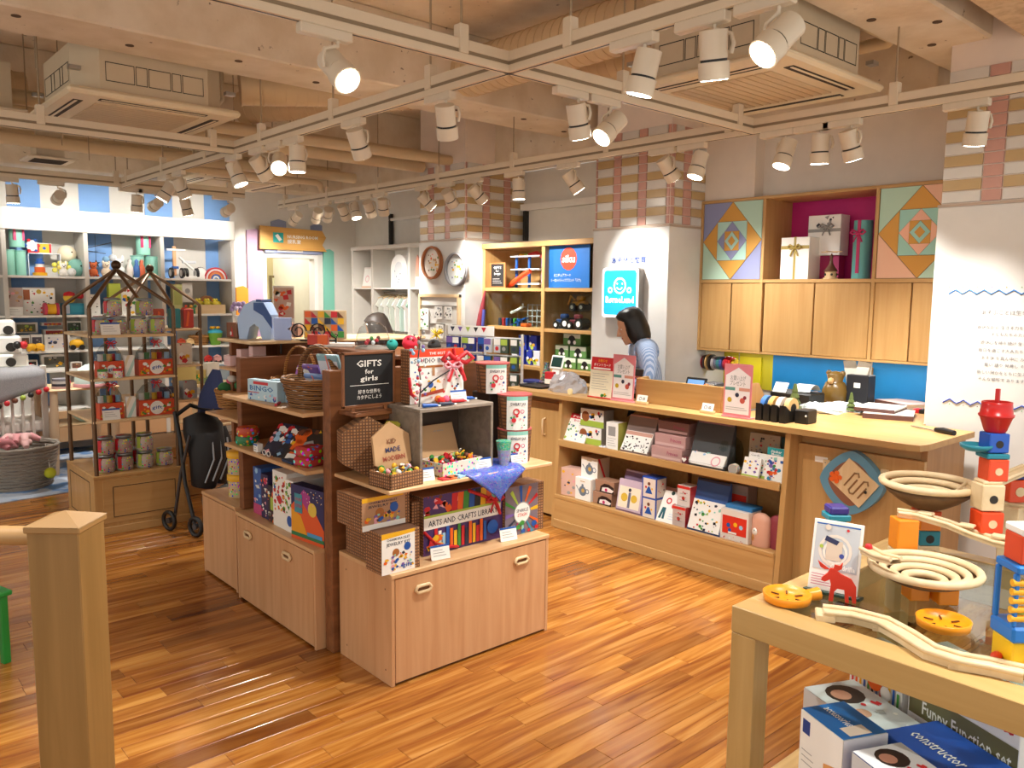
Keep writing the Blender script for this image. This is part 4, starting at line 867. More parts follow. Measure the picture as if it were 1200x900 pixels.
# ------- on the worktop
def stand_sign(name, lab, X, u0, u1, vt, spec, body, foot, tilt=.12):
    t = boxx(name, lab, 'sign', X, u0, u1, vt, CT+.004, .004, body, spec, tilt=tilt)
    w = on_x(X, u0, u1, vt, CT)[1]; MB().box(-w/2, -.012, -.004, w/2, .05, .004, colr(foot), .001).build('foot', t); return t
stand_sign('price_sign', 'cream counter sign with a red header', 3.97, 690, 716, 419, [('r', 0, .68, 1, 1, '#d2222a'), ('t', 'お知らせ', .5, .88, .06, 'y', .4), ('t', 'ポイントカード', .5, .78, .06, 'w', .75), ('r', .12, .7, .88, .74, 'w'), ('l', .1, .18, .85, .62, 7, 'e'), ('s', 4, .6, .04, .8, .12, 'ygk', .06)], '#efe7cb', '#d2302a')
pk = [('r', 0, .74, 1, 1, '#e58a93'), ('p', [(.06, .06), (.94, .06), (.94, .78), (.5, .94), (.06, .78)], '#f4eeee'), ('t', 'お買い上げ', .5, .7, .075, 'e', .55), ('t', 'プレゼント', .5, .6, .075, 'e', .55), ('r', .06, .5, .42, .56, '#5f9a8f'), ('r', .56, .5, .94, .56, '#d89a86'), ('c', .5, .42, .07, '#2b2f45'), ('c', .24, .32, .08, '#c9a820'), ('c', .7, .32, .09, '#c85a4a'), ('c', .78, .38, .06, '#8a2f40'), ('l', .12, .12, .88, .2, 2, 'e')]
stand_sign('gift_sign', 'pink framed present sign standing beside the red headed one', 3.96, 717, 743, 416, pk, '#e58a93', '#e9a0a8', .05)
stand_sign('gift_sign', 'pink framed present sign in front of the till screen end', 3.95, 848, 881, 427, pk, '#e58a93', '#e9a0a8', .03)
for u0, u1, v, l in ((744, 757, 461, 'small wooden card holder in front of the left end of the till screen'), (819, 836, 471, 'small wooden card holder near the pink sign at the till screen')):
    y = onx((u0+u1)/2, v+6, 3.95)[0]; t = thing('card_holder', l, 'card holder', (3.95, y, CT), FX); MB().box(-.045, 0, 0, .045, .03, .018, PALEX, .002).build('block', t)
    q = MB().at((0, .008, .01), rx=-.3); q.box(-.04, 0, 0, .04, .002, .05, CARD); face(q, .08, .05, [('o', .35, .5, .1, .14, 'n'), ('t', '袋', .7, .35, .3, 'n')]); q.build('card', t)
# till items behind the screen
y, z = onx(814, 444, 4.13); t = thing('tablet', 'black tablet with a blue screen behind the till screen', 'tablet', (4.13, y, CT+.115), FX); t.rotation_euler[0] = -.35
MB().box(-.075, 0, -.03, .075, .012, .07, BLACK, .004).build('case', t); MB().box(-.06, -.001, -.018, .06, 0, .055, mat('#5b86b8', .2, emit=.5)).build('display', t); MB().box(-.02, .02, -.118, .02, .05, -.02, BLACK).build('stand', t)
t = thing('card_reader', 'grey card reader beside the tablet behind the till screen', 'card reader', (4.12, onx(824, 450, 4.12)[0]-.05, CT), FX); MB().box(-.04, 0, 0, .04, .09, .16, mat('#4c4f55', .4), .005).build('reader_body', t); MB().box(-.03, -.004, .12, .03, .0, .155, mat('#cfd3cf', .3)).build('screen', t)
t = thing('toy_figure', 'small white figure with an orange head beside the card reader', 'figure', (4.07, onx(836, 452, 4.07)[0], CT)); MB().lathe([(.02, 0), (.022, .08), (.01, .13), (0, .14)], CARD, n=10).build('figure_body', t); MB().ball((0, .05, .14), .018, ORANGE).build('orange_ball', t)
y, z = onx(752, 430, 4.15); t = thing('receipt_printer', 'dark till printer in front of the woman', 'printer', (4.15, 3.34+.09, CT), FX); MB().box(-.06, 0, 0, .06, .1, .2, mat('#3a342e', .5), .006).build('printer_body', t); MB().box(-.01, -.003, .06, .06, 0, .15, mat('#d07a3a', .4, kind='spots')).build('sticker_patch', t)
# tape dispensers
for i, (u, c, l) in enumerate(((899, '#3f74b8', 'blue'), (908, '#d8a860', 'tan'), (917, '#e8dccf', 'pale'), (927, '#e0bd80', 'beige'))):
    y, x = onx(u, 480, 4.06)[0], 4.06
    t = thing('tape_dispenser', 'black tape dispenser with a %s tape roll on the counter' % l, 'tape dispenser', (x, y, CT), FX); t.scale = (1.28,)*3
    MB().prism([(-.07, 0), (.07, 0), (.07, .03), (.05, .05), (-.03, .05), (-.07, .075)], -.014, .014, BLACK, 'x').build('dispenser_body', t)
    MB().cyl((-.011, 0, .058), (.011, 0, .058), .045, mat(c, .35), n=22).build('tape_roll', t); MB().cyl((-.0125, 0, .058), (.0125, 0, .058), .022, BLACK, n=16).build('core', t)
y = onx(952, 482, 4.04)[0]
t = thing('pen_box', 'black desk box beside the tape dispensers', 'desk box', (4.04, onx(937, 480, 4.04)[0], CT), FX); MB().box(-.03, .0, 0, .05, .1, .075, BLACK, .005).build('box_body', t); MB().ball((.04, -.004, .045), .006, CARD, n=6).build('knob', t)
for X, u, v, h, l in ((4.45, 931, 484, .17, 'large green felt tree at the back of the counter'), (4.7, 998, 474, .12, 'small green felt tree before the black bag holder')):
    y = onx(u, v-12, X)[0]; t = thing('felt_tree', l, 'felt tree', (X, y, CT)); q = MB()
    for i in range(4): q.lathe([(h*.28*(1-i*.2), h*(.1+.2*i)), (h*.05, h*(.38+.2*i))], mat('#5d6b34', .9, kind='fabric', col2='#3d4a22'), n=8)
    q.cyl((0, 0, 0), (0, 0, h*.3), .008, BROWN); q.build('foliage', t)
y = onx(978, 465, 4.95)[0]; t = thing('bear_jar', 'dark brown glass jar with ears at the back of the counter', 'jar', (4.95, y, CT)); MB().lathe([(.05, 0), (.075, .03), (.08, .09), (.06, .14), (.045, .15), (.055, .19), (.03, .21), (0, .215)], mat('#6f5526', .25), n=18).build('jar_body', t)
for s in (-1, 1): MB().ball((0, s*.045, .2), .02, mat('#6f5526', .3), n=8).build('ear', t)
MB().ball((-.06, 0, .155), .022, mat('#c9a06a', .5), n=8).build('muzzle', t)
t = thing('doll_head_jar', 'small pale jar with pink lid beside the brown bear jar', 'jar', (4.95, y+.13, CT)); MB().lathe([(.03, 0), (.035, .05), (.02, .07)], mat('#b58a6a', .4), n=12).build('jar_body', t)
y = onx(1006, 455, 4.95)[0]; t = thing('bag_holder', 'black box holding folded white paper bags at the back of the counter', 'bag holder', (4.95, y, CT), FX); MB().box(-.08, 0, 0, .06, .1, .2, mat('#17191f', .5), .004).build('holder_box', t)
for i, (a, dx) in enumerate(((.25, -.03), (-.2, -.06), (.05, .0))):
    q = MB().at((dx, .04+.01*i, .12), ry=a); q.box(-.04, 0, 0, .04, .01, .17, mat('#ded9cd', .8), .002); q.build('paper_bag', t)
MB().box(-.03, -.001, .12, .01, 0, .15, CARD).build('label_card', t)
t = thing('wall_clip_box', 'small brown box on the blue wall beside the paper bags', 'box', (XW-.05, onx(1015, 440, XW-.05)[0], 1.1)); MB().box(0, -.03, -.04, .036, .03, .04, mat('#b08a50', .6), .003).build('box_body', t)
def crumple(name, lab, cat, c, rx, ry, h, m, seed, n=18, k=9, parts='bag_body'):
    r = random.Random(seed); ph = [(r.random()*6, r.random()*6, r.randint(2, 7), r.randint(1, 5)) for _ in range(k)]
    t = thing(name, lab, cat, c); vs = []; K = k
    for j in range(K+1):
        th = PI/2*j/K
        for i in range(n):
            a = 2*PI*i/n; f = 1+.07*sum(math.sin(p[0]+p[2]*a+p[3]*j) for p in ph)/2
            vs.append((math.cos(a)*rx*math.cos(th*.97)*f, math.sin(a)*ry*math.cos(th*.97)*f, max(0, math.sin(th)*h*f)))
    fs = [(j*n+i, j*n+(i+1) % n, (j+1)*n+(i+1) % n, (j+1)*n+i) for j in range(K) for i in range(n)]+[tuple(range(n))[::-1]]
    q = MB(); q.add(vs, fs, m); q.build(parts, t); return t
t = thing('label_printer', 'black printer with white paper curling out at the back of the counter', 'printer', (4.62, onx(915, 465, 4.62)[0]-.05, CT), FX)
MB().box(-.13, 0, 0, .15, .18, .09, BLACK, .01).build('printer_body', t); q = MB(); a = .07
for i in range(8): t0, t1 = PI*(.1+.1*i), PI*(.2+.1*i); q.quad((.02, .09-math.cos(t0)*a, .08+math.sin(t0)*.06), (.02, .09-math.cos(t1)*a, .08+math.sin(t1)*.06), (.13, .09-math.cos(t1)*a, .08+math.sin(t1)*.06), (.13, .09-math.cos(t0)*a, .08+math.sin(t0)*.06), CARD)
q.build('paper_roll', t); MB().at((-.06, .0, .085), rx=-.6).box(-.05, 0, 0, .04, .003, .07, CARD).build('paper_sheet', t)
for i, (u, v, rx, ry, h, c, l) in enumerate(((960, 482, .1, .14, .05, '#cfd8d8', 'flat clear plastic bag of sheets near the tape dispensers'), (985, 480, .1, .15, .045, '#c2ccd2', 'clear plastic bag with blue sheets in front of the brown jar'), (1002, 477, .08, .1, .03, '#d6dad6', 'crumpled clear bag before the black bag holder'))):
    x, y = onz(u, v, CT); crumple('plastic_bag', l, 'bag', (x, y, CT), rx, ry, h, mat(c, .15), 5+i)
x, y = onz(655, 444, CT); crumple('plastic_bag', 'silvery crumpled plastic bag near the left end of the counter', 'bag', (4.07, 3.98, CT), .11, .16, .13, mat('#b9b6b8', .18, .2), 11, n=26)
x, y = onz(622, 446, CT); t = thing('serving_tray', 'flat black tray at the left end of the counter', 'tray', (4.08, 4.3, CT)); MB().prism([(a*.09, b*.12) for a, b in ((-1, -.8), (-.8, -1), (.8, -1), (1, -.8), (1, .8), (.8, 1), (-.8, 1), (-1, .8))], 0, .012, BLACK).build('tray_floor', t); MB().tube([(a*.095, b*.125, .014) for a, b in ((-1, -.8), (-.8, -1), (.8, -1), (1, -.8), (1, .8), (.8, 1), (-.8, 1), (-1, .8))], .004, BLACK, 6, True).build('rim', t)
t = thing('small_pot', 'tiny cream pot by the silvery bag on the counter', 'pot', (3.95, 3.84, CT)); MB().lathe([(.015, 0), (.02, .03), (.012, .04)], mat('#e0cf9c', .4), n=12).build('pot_body', t)
# binders and papers
def paper(lab, u, v, w, d, h, rz, col, name='binder', dz=0):
    x, y = onz(u, v, CT+dz); t = thing(name, lab, name.replace('_', ' '), (x, y, CT+dz), rz); MB().box(-w/2, -d/2, 0, w/2, d/2, .006, mat('#4a2f2a', .5), .001).box(-w/2, -d/2, h-.005, w/2, d/2, h, colr(col), .001).build('cover', t); MB().box(-w/2+.006, -d/2+.006, .006, w/2-.006, d/2-.004, h-.005, CARD).build('pages', t)
    MB().box(-w/2-.002, -d/2, 0, -w/2+.004, d/2, h, mat('#5a3a34', .5)).build('spine', t); return t
paper('lower brown binder full of paper at the back corner of the counter', 1042, 488, .3, .26, .028, .35, '#cfc8c0')
paper('white binder lying on top of the brown one', 1032, 480, .27, .22, .02, .15, 'w', dz=.029)
paper('stack of pink edged magazines behind the binders', 1060, 477, .22, .28, .035, -.5, '#d8c0b8', name='magazine_stack')
x, y = onz(1079, 484, CT); t = thing('tape_case', 'small red and black tape case by the white panel', 'case', (x, y, CT)); MB().box(-.03, -.03, 0, .03, 0, .025, BLACK, .003).box(-.03, 0, 0, .03, .035, .025, RED, .003).build('case_body', t)
x, y = onz(1115, 506, CT); t = thing('utility_knife', 'black handled cutter lying on a beige pad at the counter corner', 'knife', (4.36, 1.62, CT), -2.0)
MB().box(-.16, -.006, .004, 0, .006, .008, METAL).build('blade', t); MB().tube([(0, 0, .012), (.05, .004, .014), (.12, 0, .013)], [.011, .016, .014], BLACK, 8).build('grip', t)
# labyrinth toy on the end panel
yt, zt_ = onx(1000, 565, 3.975); t = thing('maze_board', 'blue rimmed wooden marble maze hung cornerwise on the counter end', 'toy', (3.99, yt, zt_), FX)
hw = .165; P = [(hw*math.cos(t)/(abs(math.cos(t))**1.45+abs(math.sin(t))**1.45)**(1/1.45), hw*math.sin(t)/(abs(math.cos(t))**1.45+abs(math.sin(t))**1.45)**(1/1.45)) for t in [2*PI*i/40 for i in range(40)]]
MB().prism(P, -.045, 0, mat('#5f93ad', .4), 'y').build('rim', t); MB().prism([(a*.72, b*.72) for a, b in P], -.047, -.044, mat('#8a5a44', .5), 'y').build('inner_well', t)
MB().at((.02, 0, .0), ry=PI/4*.8).prism([(-.1, -.075), (.095, -.075), (.095, .085), (-.1, .085)], -.054, -.047, PALEW, 'y').build('maze_plate', t)
q = MB(); gr = mat('#8f6a44', .6); q.at((.02, 0, .0), ry=PI/4*.8)
for k in range(4):
    x = -.03+k*.03; q.tube([(x, -.056, -.04), (x, -.056, .05-(k % 2)*.02)], .004, gr, 6)
for k in range(3):
    x = -.03+k*.03; zz = .05-(k % 2)*.02 if k % 2 == 0 else -.04; q.tube([(x, -.056, .045 if k % 2 == 0 else -.04), (x+.015, -.056, .06 if k % 2 == 0 else -.05), (x+.03, -.056, .045 if k % 2 == 0 else -.04)], .004, gr, 6)
q.build('groove', t)
q = MB().at((-.075, -.06, .02))
for k in range(5): q.cyl((math.cos(k*1.257)*.022, 0, math.sin(k*1.257)*.022), (math.cos(k*1.257)*.022, .008, math.sin(k*1.257)*.022), .012, ORANGE, n=10)
q.cyl((0, -.002, 0), (0, .01, 0), .016, ORANGE, n=12); q.build('orange_wheel', t); MB().ball((.085, -.062, -.03), .008, BLACK, n=8).build('marble', t)
for s in (-1, 1): MB().box(s*.15-.02, -.012, .03, s*.15+.02, 0, .09, PALEW, .003).cyl((s*.155, -.014, .075), (s*.155, -.012, .075), .004, METAL, n=8).build('hanging_tab', t)
# ================================================================== GONDOLA
def cabinet(lab, loc, rz, w, d, h, handles):
    t = thing('display_cabinet', lab, 'cabinet', loc, rz)
    MB().box(0, 0.004, 0, .016, d, h-.016, BEECH, .0015).build('side_panel', t); MB().box(w-.016, .004, 0, w, d, h-.016, BEECH, .0015).build('side_panel', t)
    MB().box(-.001, 0, h-.018, w+.001, d, h, BEECHX, .002).build('top_panel', t)
    MB().box(.016, .02, .0, w-.016, d-.01, h-.018, mat('#4a3424', .8)).build('carcass', t)
    f = MB().box(.019, .004, .012, w-.019, .02, h-.024, BEECH, .0015).build('front_panel', t)
    for hx, hz in handles:
        q = MB(); q.tube([(hx-.04+.012, -.004, hz-.014), (hx+.04-.012, -.004, hz-.014), (hx+.04, -.004, hz), (hx+.04-.012, -.004, hz+.014), (hx-.04+.012, -.004, hz+.014), (hx-.04, -.004, hz)], .0075, PALEX, 8, True)
        q.box(hx-.032, -.001, hz-.01, hx+.032, .003, hz+.01, mat('#6d4526', .7)); q.build('handle', t)
    for z in (.06, h-.07):
        for y in (.05, d-.06): MB().cyl((-.0006, y, z), (.002, y, z), .004, mat('#7d5a3a', .6), n=8).build('screw_cover', t)
    return t
cabinet('low beech cabinet at the front of the gondola, under the craft kits', (1.726, 2.65, 0), 0, .878, .42, .472, [(.152, .385), (.70, .385)])
cabinet('low beech cabinet on the aisle side, under the row of art boxes', (1.652, 4.0, 0), FX, .84, .42, .462, [(.15, .372), (.58, .372)])
cabinet('plain low beech cabinet farther back, under the yellow lidded jars', (1.672, 4.52, 0), FX, .46, .42, .468, [])
gs = thing('gondola_frame', 'dark stained gondola frame with beech shelves between the low cabinets', 'shelf frame', (0, 0, 0))
MB().box(1.70, 3.085, 0, 2.62, 3.135, 1.262, BROWNX, .003).build('divider_board', gs)
MB().box(1.70, 4.01, .462, 2.3, 4.06, 1.258, BROWNX, .003).build('divider_board', gs)
MB().box(1.70, 3.135, 0, 1.76, 3.15, 1.262, BROWN, .002).build('post', gs)
MB().box(2.1, 3.135, .0, 2.13, 4.01, 1.2, BROWN, .002).build('back_board', gs)
MB().box(1.716, 2.652, .80, 2.62, 3.085, .816, BEECHX, .003).build('shelf', gs)
MB().box(1.615, 3.15, .806, 2.1, 4.03, .824, BEECHY, .003).build('shelf', gs)
MB().box(1.60, 3.14, 1.062, 2.1, 4.0, 1.08, BEECHY, .003).build('shelf', gs)
MB().box(1.70, 4.06, .91, 2.1, 4.5, .926, BEECHY, .003).build('shelf', gs)
MB().box(1.80, 4.06, 1.155, 2.2, 4.53, 1.17, BEECHY, .003).build('shelf', gs)
MB().box(1.78, 4.06, 1.318, 2.9, 4.5, 1.334, PALEX, .003).build('shelf', gs)
MB().box(2.14, 4.06, .468, 2.17, 4.55, 1.318, BROWN, .002).build('back_board', gs)
MB().box(1.86, 4.5, .0, 2.17, 4.53, 1.318, BROWN, .002).build('end_board', gs)
MB().box(1.74, 2.94, 1.074, 2.02, 3.085, 1.092, BROWNX, .003).box(1.80, 2.96, 1.05, 1.96, 3.085, 1.074, BROWN, .002).build('sign_ledge', gs)
# second gondola half behind, seen over the divider
gb = thing('gondola_frame', 'narrow dark shelf unit behind the gondola divider, carrying the glass dome', 'shelf frame', (0, 0, 0))
MB().box(2.18, 3.2, 0, 2.5, 3.95, .5, BROWN, .003).build('base_box', gb); MB().box(2.15, 3.16, 1.28, 2.5, 3.98, 1.3, BROWNX, .003).build('shelf', gb)
for x in (2.18, 2.46): MB().box(x, 3.2, .5, x+.03, 3.23, 1.28, BROWN).build('post', gb); MB().box(x, 3.92, .5, x+.03, 3.95, 1.28, BROWN).build('post', gb)
MB().box(2.86, 4.1, 0, 2.89, 4.48, 1.318, BROWN, .002).build('end_board', gs); MB().box(2.2, 4.44, 0, 2.86, 4.46, 1.318, BROWNX, .002).build('back_board', gs)
# ---- GIFTS sign
CK = '#b98b62'
t = thing('letter_board', 'black letter board reading gifts for girls in a wooden frame', 'sign', (1.822, 2.96, 1.094)); w, h = .262, .255
f = MB(); f.box(-w/2, 0, .018, w/2, .012, .03, BROWNX, .002).box(-w/2, 0, h-.012, w/2, .012, h, BROWNX, .002).box(-w/2, 0, .018, -w/2+.012, .012, h, BROWN, .002).box(w/2-.012, 0, .018, w/2, .012, h, BROWN, .002); f.build('frame', t)
MB().box(-w/2+.01, .003, .026, w/2-.01, .009, h-.01, mat('#17181a', .7)).build('board', t)
q = MB().at((0, 0, .018)); face(q, w, h-.018, [('t', 'GIFTS', .5, .73, .115, 'w', .47, .02), ('t', 'for', .5, .6, .085, 'w', .16, .02), ('t', 'girls', .5, .475, .09, 'w', .34, .02), ('r', .14, .395, .87, .405, 'w'), ('t', '好きな世界を', .5, .25, .06, 'w', .42, .01), ('t', 'カタチにしよう', .5, .15, .06, 'w', .46, .01)], y=.0025); q.build('lettering', t)
for s in (-.08, .08): MB().box(s-.008, .0, 0, s+.008, .012, .018, BROWN).build('foot', t)
MB().box(-.1, -.02, -.001, .1, .03, .004, BROWNX, .001).build('stand_base', t)
def price(lab, x, y, z, rz=0, sc=1.0):
    t = thing('price_card', lab, 'price card', (x, y, z), rz); q = MB().at((0, 0, 0), rx=-.25); q.box(-.045*sc, 0, 0, .045*sc, .003, .062*sc, CARD, .0005)
    face(q, .09*sc, .062*sc, [('r', 0, .86, 1, 1, 'b'), ('l', .12, .2, .8, .75, 3, 'e')], y=-.0004); q.build('card', t); MB().box(-.03*sc, .004, 0, .03*sc, .03*sc, .004, GLASS).build('clear_foot', t); return t
# ---- goods on the front cabinet
Z0 = .4725
def hut(lab, x, y, z, w, d, h, rz=0, spec=None, name='craft_box', front='w'):
    """box with chamfered shoulders, woven check card, front faces +x side of camera"""
    t = thing(name, lab, 'box', (x, y, z), rz)
    MB().prism([(-d/2, 0), (d/2, 0), (d/2, h*.72), (d/2-h*.3, h), (-d/2+h*.3, h), (-d/2, h*.72)], 0, w, mat(CK, .75, kind='check'), 'x').build('carton', t); return t
def kit(lab, u0, u1, v1, Y, z, d, spec, name='craft_kit', chk=True, body=None, rz=0, **k):
    return boxy(name, lab, 'box', Y, u0, u1, v1, z, d, body or mat(CK, .75, kind='check'), spec, rot=rz, **k)
jw = [('r', .0, .0, .86, 1, 'w'), ('p', [(0, .86), (.86, .92), (.86, 1), (0, 1)], 'y'), ('t', 'CHARM BRACELET', .43, .8, .06, 'n', .6), ('t', 'JEWELRY KIT', .43, .68, .08, 'n', .62, .01), ('c', .66, .6, .09, 'b'), ('c', .36, .5, .09, '#a8672f'), ('s', 42, .05, .06, .82, .48, 'nropbytv', .035), ('t', 'gift', .65, .1, .1, 'b', .25)]
t = thing('craft_box', 'brown checked house shaped box low at the left, beside the jewelry kit', 'box', (1.745, 2.80, Z0), 0); MB().prism([(0, 0), (.24, 0), (.24, .13), (.19, .165), (.06, .165), (0, .12)], 0, .09, mat(CK, .75, kind='check'), 'x').build('carton', t)
t = thing('craft_box', 'brown checked box in front of the low house shaped one', 'box', (1.75, 2.685, Z0)); MB().box(0, 0, 0, .09, .1, .14, mat(CK, .75, kind='check'), .01).build('carton', t)
kit('white and yellow jewelry kit box standing in front', 447, 492, 622, 2.67, Z0, .12, jw)
t = kit('upper jewelry kit box lying on the checked boxes, its front brown and printed', 424, 480, 583, 2.76, Z0+.166, .2, [('r', 0, 0, .9, 1, '#b58a66')]+jw[1:-1]+[('r', 0, 0, .9, .18, 'w')], h=.135)
al = [('r', .0, 0, .97, 1, '#4a2f66'), ('s', 26, .0, .62, .4, 1, 'rwopd', .035)]+[('p', [(.32+i*.07, .55), (.38+i*.07, .55), (.40+i*.07, .98), (.33+i*.07, .98)], 'rogbkyotv'[i]) for i in range(9)]+[('r', 0, .44, .93, .66, 'w'), ('r', 0, .64, .93, .68, 'l'), ('t', 'ARTS AND CRAFTS LIBRARY', .47, .49, .1, 'n', .84, .01)]+[('r', .12+i*.045, .05, .155+i*.045, .44-.05*(i % 3), 'rwsboygrnoyrob'[i]) for i in range(14)]+[('c', .82, .25, .07, 'b'), ('s', 10, 0, 0, .2, .3, 'oyr', .04)]
t = kit('wide craft library box with pencils printed on its front and a red ribbon', 496, 592, 574, 2.76, Z0, .12, al)
w, h = on_y(2.76, 496, 592, 574, Z0)[1:]
q = MB(); q.tube([(-w*.5, -.006, h*.42), (-w*.38, -.008, h*.2), (-w*.22, -.008, h*.08), (-w*.1, -.006, 0.01)], .007, RED, 4); q.tube([(w*.02, -.006, h*.98), (w*.2, -.01, h*.84), (w*.34, -.01, h*.72), (w*.42, -.008, h*.45)], .008, RED, 4); bowm(q, (w*.33, -.016, h*.74), .05, RED); q.build('ribbon', t)
kit('tall brown checked box end between the jewelry kit and the library box', 483, 500, 590, 2.79, Z0, .1, [], h=.24)
ss = [('r', 0, 0, .84, 1, '#7a6d78')]+[('p', [(.42, .45), (.84*math.cos(a)**2*.0+.42+.5*math.cos(a), .45+.55*math.sin(a)), (.42+.5*math.cos(a+.16), .45+.55*math.sin(a+.16))], c) for a, c in zip([i*.52 for i in range(12)], 'yroblgvnmtco')]+[('c', .42, .44, .2, 'w'), ('o', .42, .44, .2, .22, 'e'), ('t', 'SPARKLE', .42, .46, .07, 'n', .3, .01), ('t', 'STASH', .42, .37, .07, 'r', .24, .01), ('s', 12, .02, .02, .8, .25, 'rbwg', .05)]
ss = [s if s[0] != 'p' else ('p', [(min(max(a, 0), .84), min(max(b, 0), 1)) for a, b in s[1]], s[2]) for s in ss]
kit('square craft box with colourful rays at the right end of the front cabinet', 592, 637, 568, 2.74, Z0, .12, ss)
kit('long dark checked carton lying behind the craft boxes', 556, 612, 560, 2.92, Z0, .12, [], body='#4d3624')
t = kit('small checked box behind the jewelry kit', 470, 496, 585, 2.90, Z0, .1, [], h=.2)
for l, u, v in (('price card before the checked box beside the jewelry kit', 517, 656), ('price card before the colourful ray box', 597, 634)):
    x, y = onz(u, v, Z0); price(l, x, y, Z0+.001, -.15)
# ---- goods on the front shelf
Z1 = .8165
def hexbox(lab, x, y, z, r, d, rz, tilt=0, spec=None, body=None, name='hexagon_box', up=False):
    t = thing(name, lab, 'box', (x, y, z), rz)
    pts = [(r*math.cos(PI/2+i*PI/3), r*math.sin(PI/2+i*PI/3)) for i in range(6)]
    if up: MB().prism(pts, 0, d, body, 'z').build('carton', t)
    else:
        q = MB().at((0, 0, r), rx=tilt); q.prism(pts, 0, d, body, 'y'); q.build('carton', t)
        if spec: q = MB().at((0, 0, r), rx=tilt); q.prism([(a*.9, b*.9) for a, b in pts], -.002, 0, colr(spec[0]), 'y'); q.build('lid_face', t); q = MB().at((0, -.002, r), rx=tilt); q.at((0, -.003, 0)); face(q, r*1.6, r*2, spec[1], y=-.002); q.build('printed_front', t)
    return t
hexbox('checked hexagonal craft box standing under the letter board', 1.79, 2.92, Z1, .13, .1, -.3, 0, None, mat(CK, .75, kind='check'))
hexbox('checked hexagonal box with a yellow top edge behind the kraft lid', 1.93, 2.88, Z1, .115, .07, .5, 0, ('w', [('s', 20, .1, .1, .9, .9, 'rokg', .04)]), mat('#c9c94a', .6))
t = thing('kraft_hexagon', 'kraft hexagonal panel lettered kid made modern leaning on the boxes', 'lid', (1.83, 2.80, Z1+.02), -.05)
pts = [(.1*math.cos(PI/2+i*PI/3), .115*math.sin(PI/2+i*PI/3)) for i in range(6)]; q = MB().at((0, 0, .115), rx=-.2); q.prism(pts, 0, .015, KRAFT, 'y'); q.build('lid_plate', t)
q = MB().at((0, -.001, .115), rx=-.2, ry=-.06); [q.text(s, 0, z, -.002, .02, mat(c, .6), w=ww, bold=.02) for s, z, ww, c in (('KID', .025, .045, '#8a5a3a'), ('MADE', -.01, .07, '#3a3f66'), ('MODERN', -.045, .105, '#a8503a'))]; q.build('lettering', t)
# open boxes with craft bits
def openbox(lab, x, y, z, w, d, h, rz, body, lid=None, bits=30, cols='rowygktdp', seed=1):
    t = thing('open_craft_box', lab, 'box', (x, y, z), rz); q = MB(); e = .006
    q.box(-w/2, 0, 0, w/2, d, .006, body).box(-w/2, 0, 0, w/2, e, h, body).box(-w/2, d-e, 0, w/2, d, h, body).box(-w/2, 0, 0, -w/2+e, d, h, body).box(w/2-e, 0, 0, w/2, d, h, body); q.build('tray', t)
    if lid: q = MB().at((0, d, h), rx=-lid); q.box(-w/2, 0, 0, w/2, .005, d*.95, KRAFT, .002); face(q, w, d*.9, [('t', 'create', .6, .8, .07, 'e', .25)], y=-.001); q.build('lid', t)
    r = random.Random(seed)
    for i in range(bits):
        c = colr(cols[r.randrange(len(cols))]); x1, y1 = (r.random()-.5)*w*.85, d*(.1+.8*r.random()); zz = h*(.75+.4*r.random()); k = r.randrange(3); q = MB()
        if k == 0: q.ball((x1, y1, zz), .009+.006*r.random(), c, n=8)
        elif k == 1: q.at((x1, y1, zz), rz=r.random()*3, ry=r.random()).box(-.02, -.004, -.003, .02, .004, .003, c, .001)
        else: q.at((x1, y1, zz), rx=r.random()*2).cyl((0, 0, -.003), (0, 0, .003), .012, c, n=8)
        q.build('craft_piece', t)
    MB().box(-w/2+e, e, .006, w/2-e, d-e, h*.72, mat('#8a6a4a', .9, kind='spots', scale=.8)).build('filling', t); return t
CHK = mat(CK, .75, kind='check'); SPT = mat('#e8dcc8', .6, kind='spots', scale=1.0)
openbox('open checked craft box at the front corner of the shelf, full of pompoms', 1.815, 2.67, Z1, .17, .14, .062, .1, CHK, None, 34, 'wyplsgd', 2)
openbox('open spotted craft box with raised kraft lid inside the grey riser', 2.14, 2.72, Z1, .24, .15, .06, .1, SPT, .35, 40, 'rodyrkgw', 3)
# grey riser
RZ = mat('#8c8072', .6, kind='wood', axis=0, col2='#756a5d')
t = thing('display_riser', 'open grey brown wooden riser standing on the front shelf', 'riser', (1.92, 2.73, Z1)); 
MB().box(0, 0, .285, .40, .25, .3, RZ, .002).build('top_board', t); MB().box(0, 0, 0, .014, .25, .285, RZ, .002).build('side_board', t); MB().box(.386, 0, 0, .4, .25, .285, RZ, .002).build('side_board', t); MB().box(0.014, .235, 0, .386, .25, .285, mat('#4a3c30', .7), .001).build('back_board', t)
Z2 = Z1+.301
sb = [('r', 0, 0, 1, 1, 'w'), ('r', 0, .86, 1, 1, '#e8451e'), ('t', 'THE BEST', .5, .9, .05, 'w', .3), ('t', 'STUDIO IN A BOX', .52, .75, .09, 'n', .9, .01), ('r', .15, .66, .6, .7, '#a8672f'), ('r', .4, .5, .45, .66, '#b98b62'), ('s', 40, .05, .08, .95, .62, 'rgbykop', .02), ('c', .37, .34, .05, 'b'), ('c', .42, .22, .05, 'y'), ('p', [(.2, .12), (.6, .18), (.62, .25), (.2, .18)], '#a8402a')]
t = boxy('craft_kit', 'tall white studio craft box with an orange red top and a large red bow', 'box', 2.88, 480, 543, 409, Z2, .07, mat('#b98b62', .75, kind='check'), sb); w, h = on_y(2.88, 480, 543, 409, Z2)[1:]
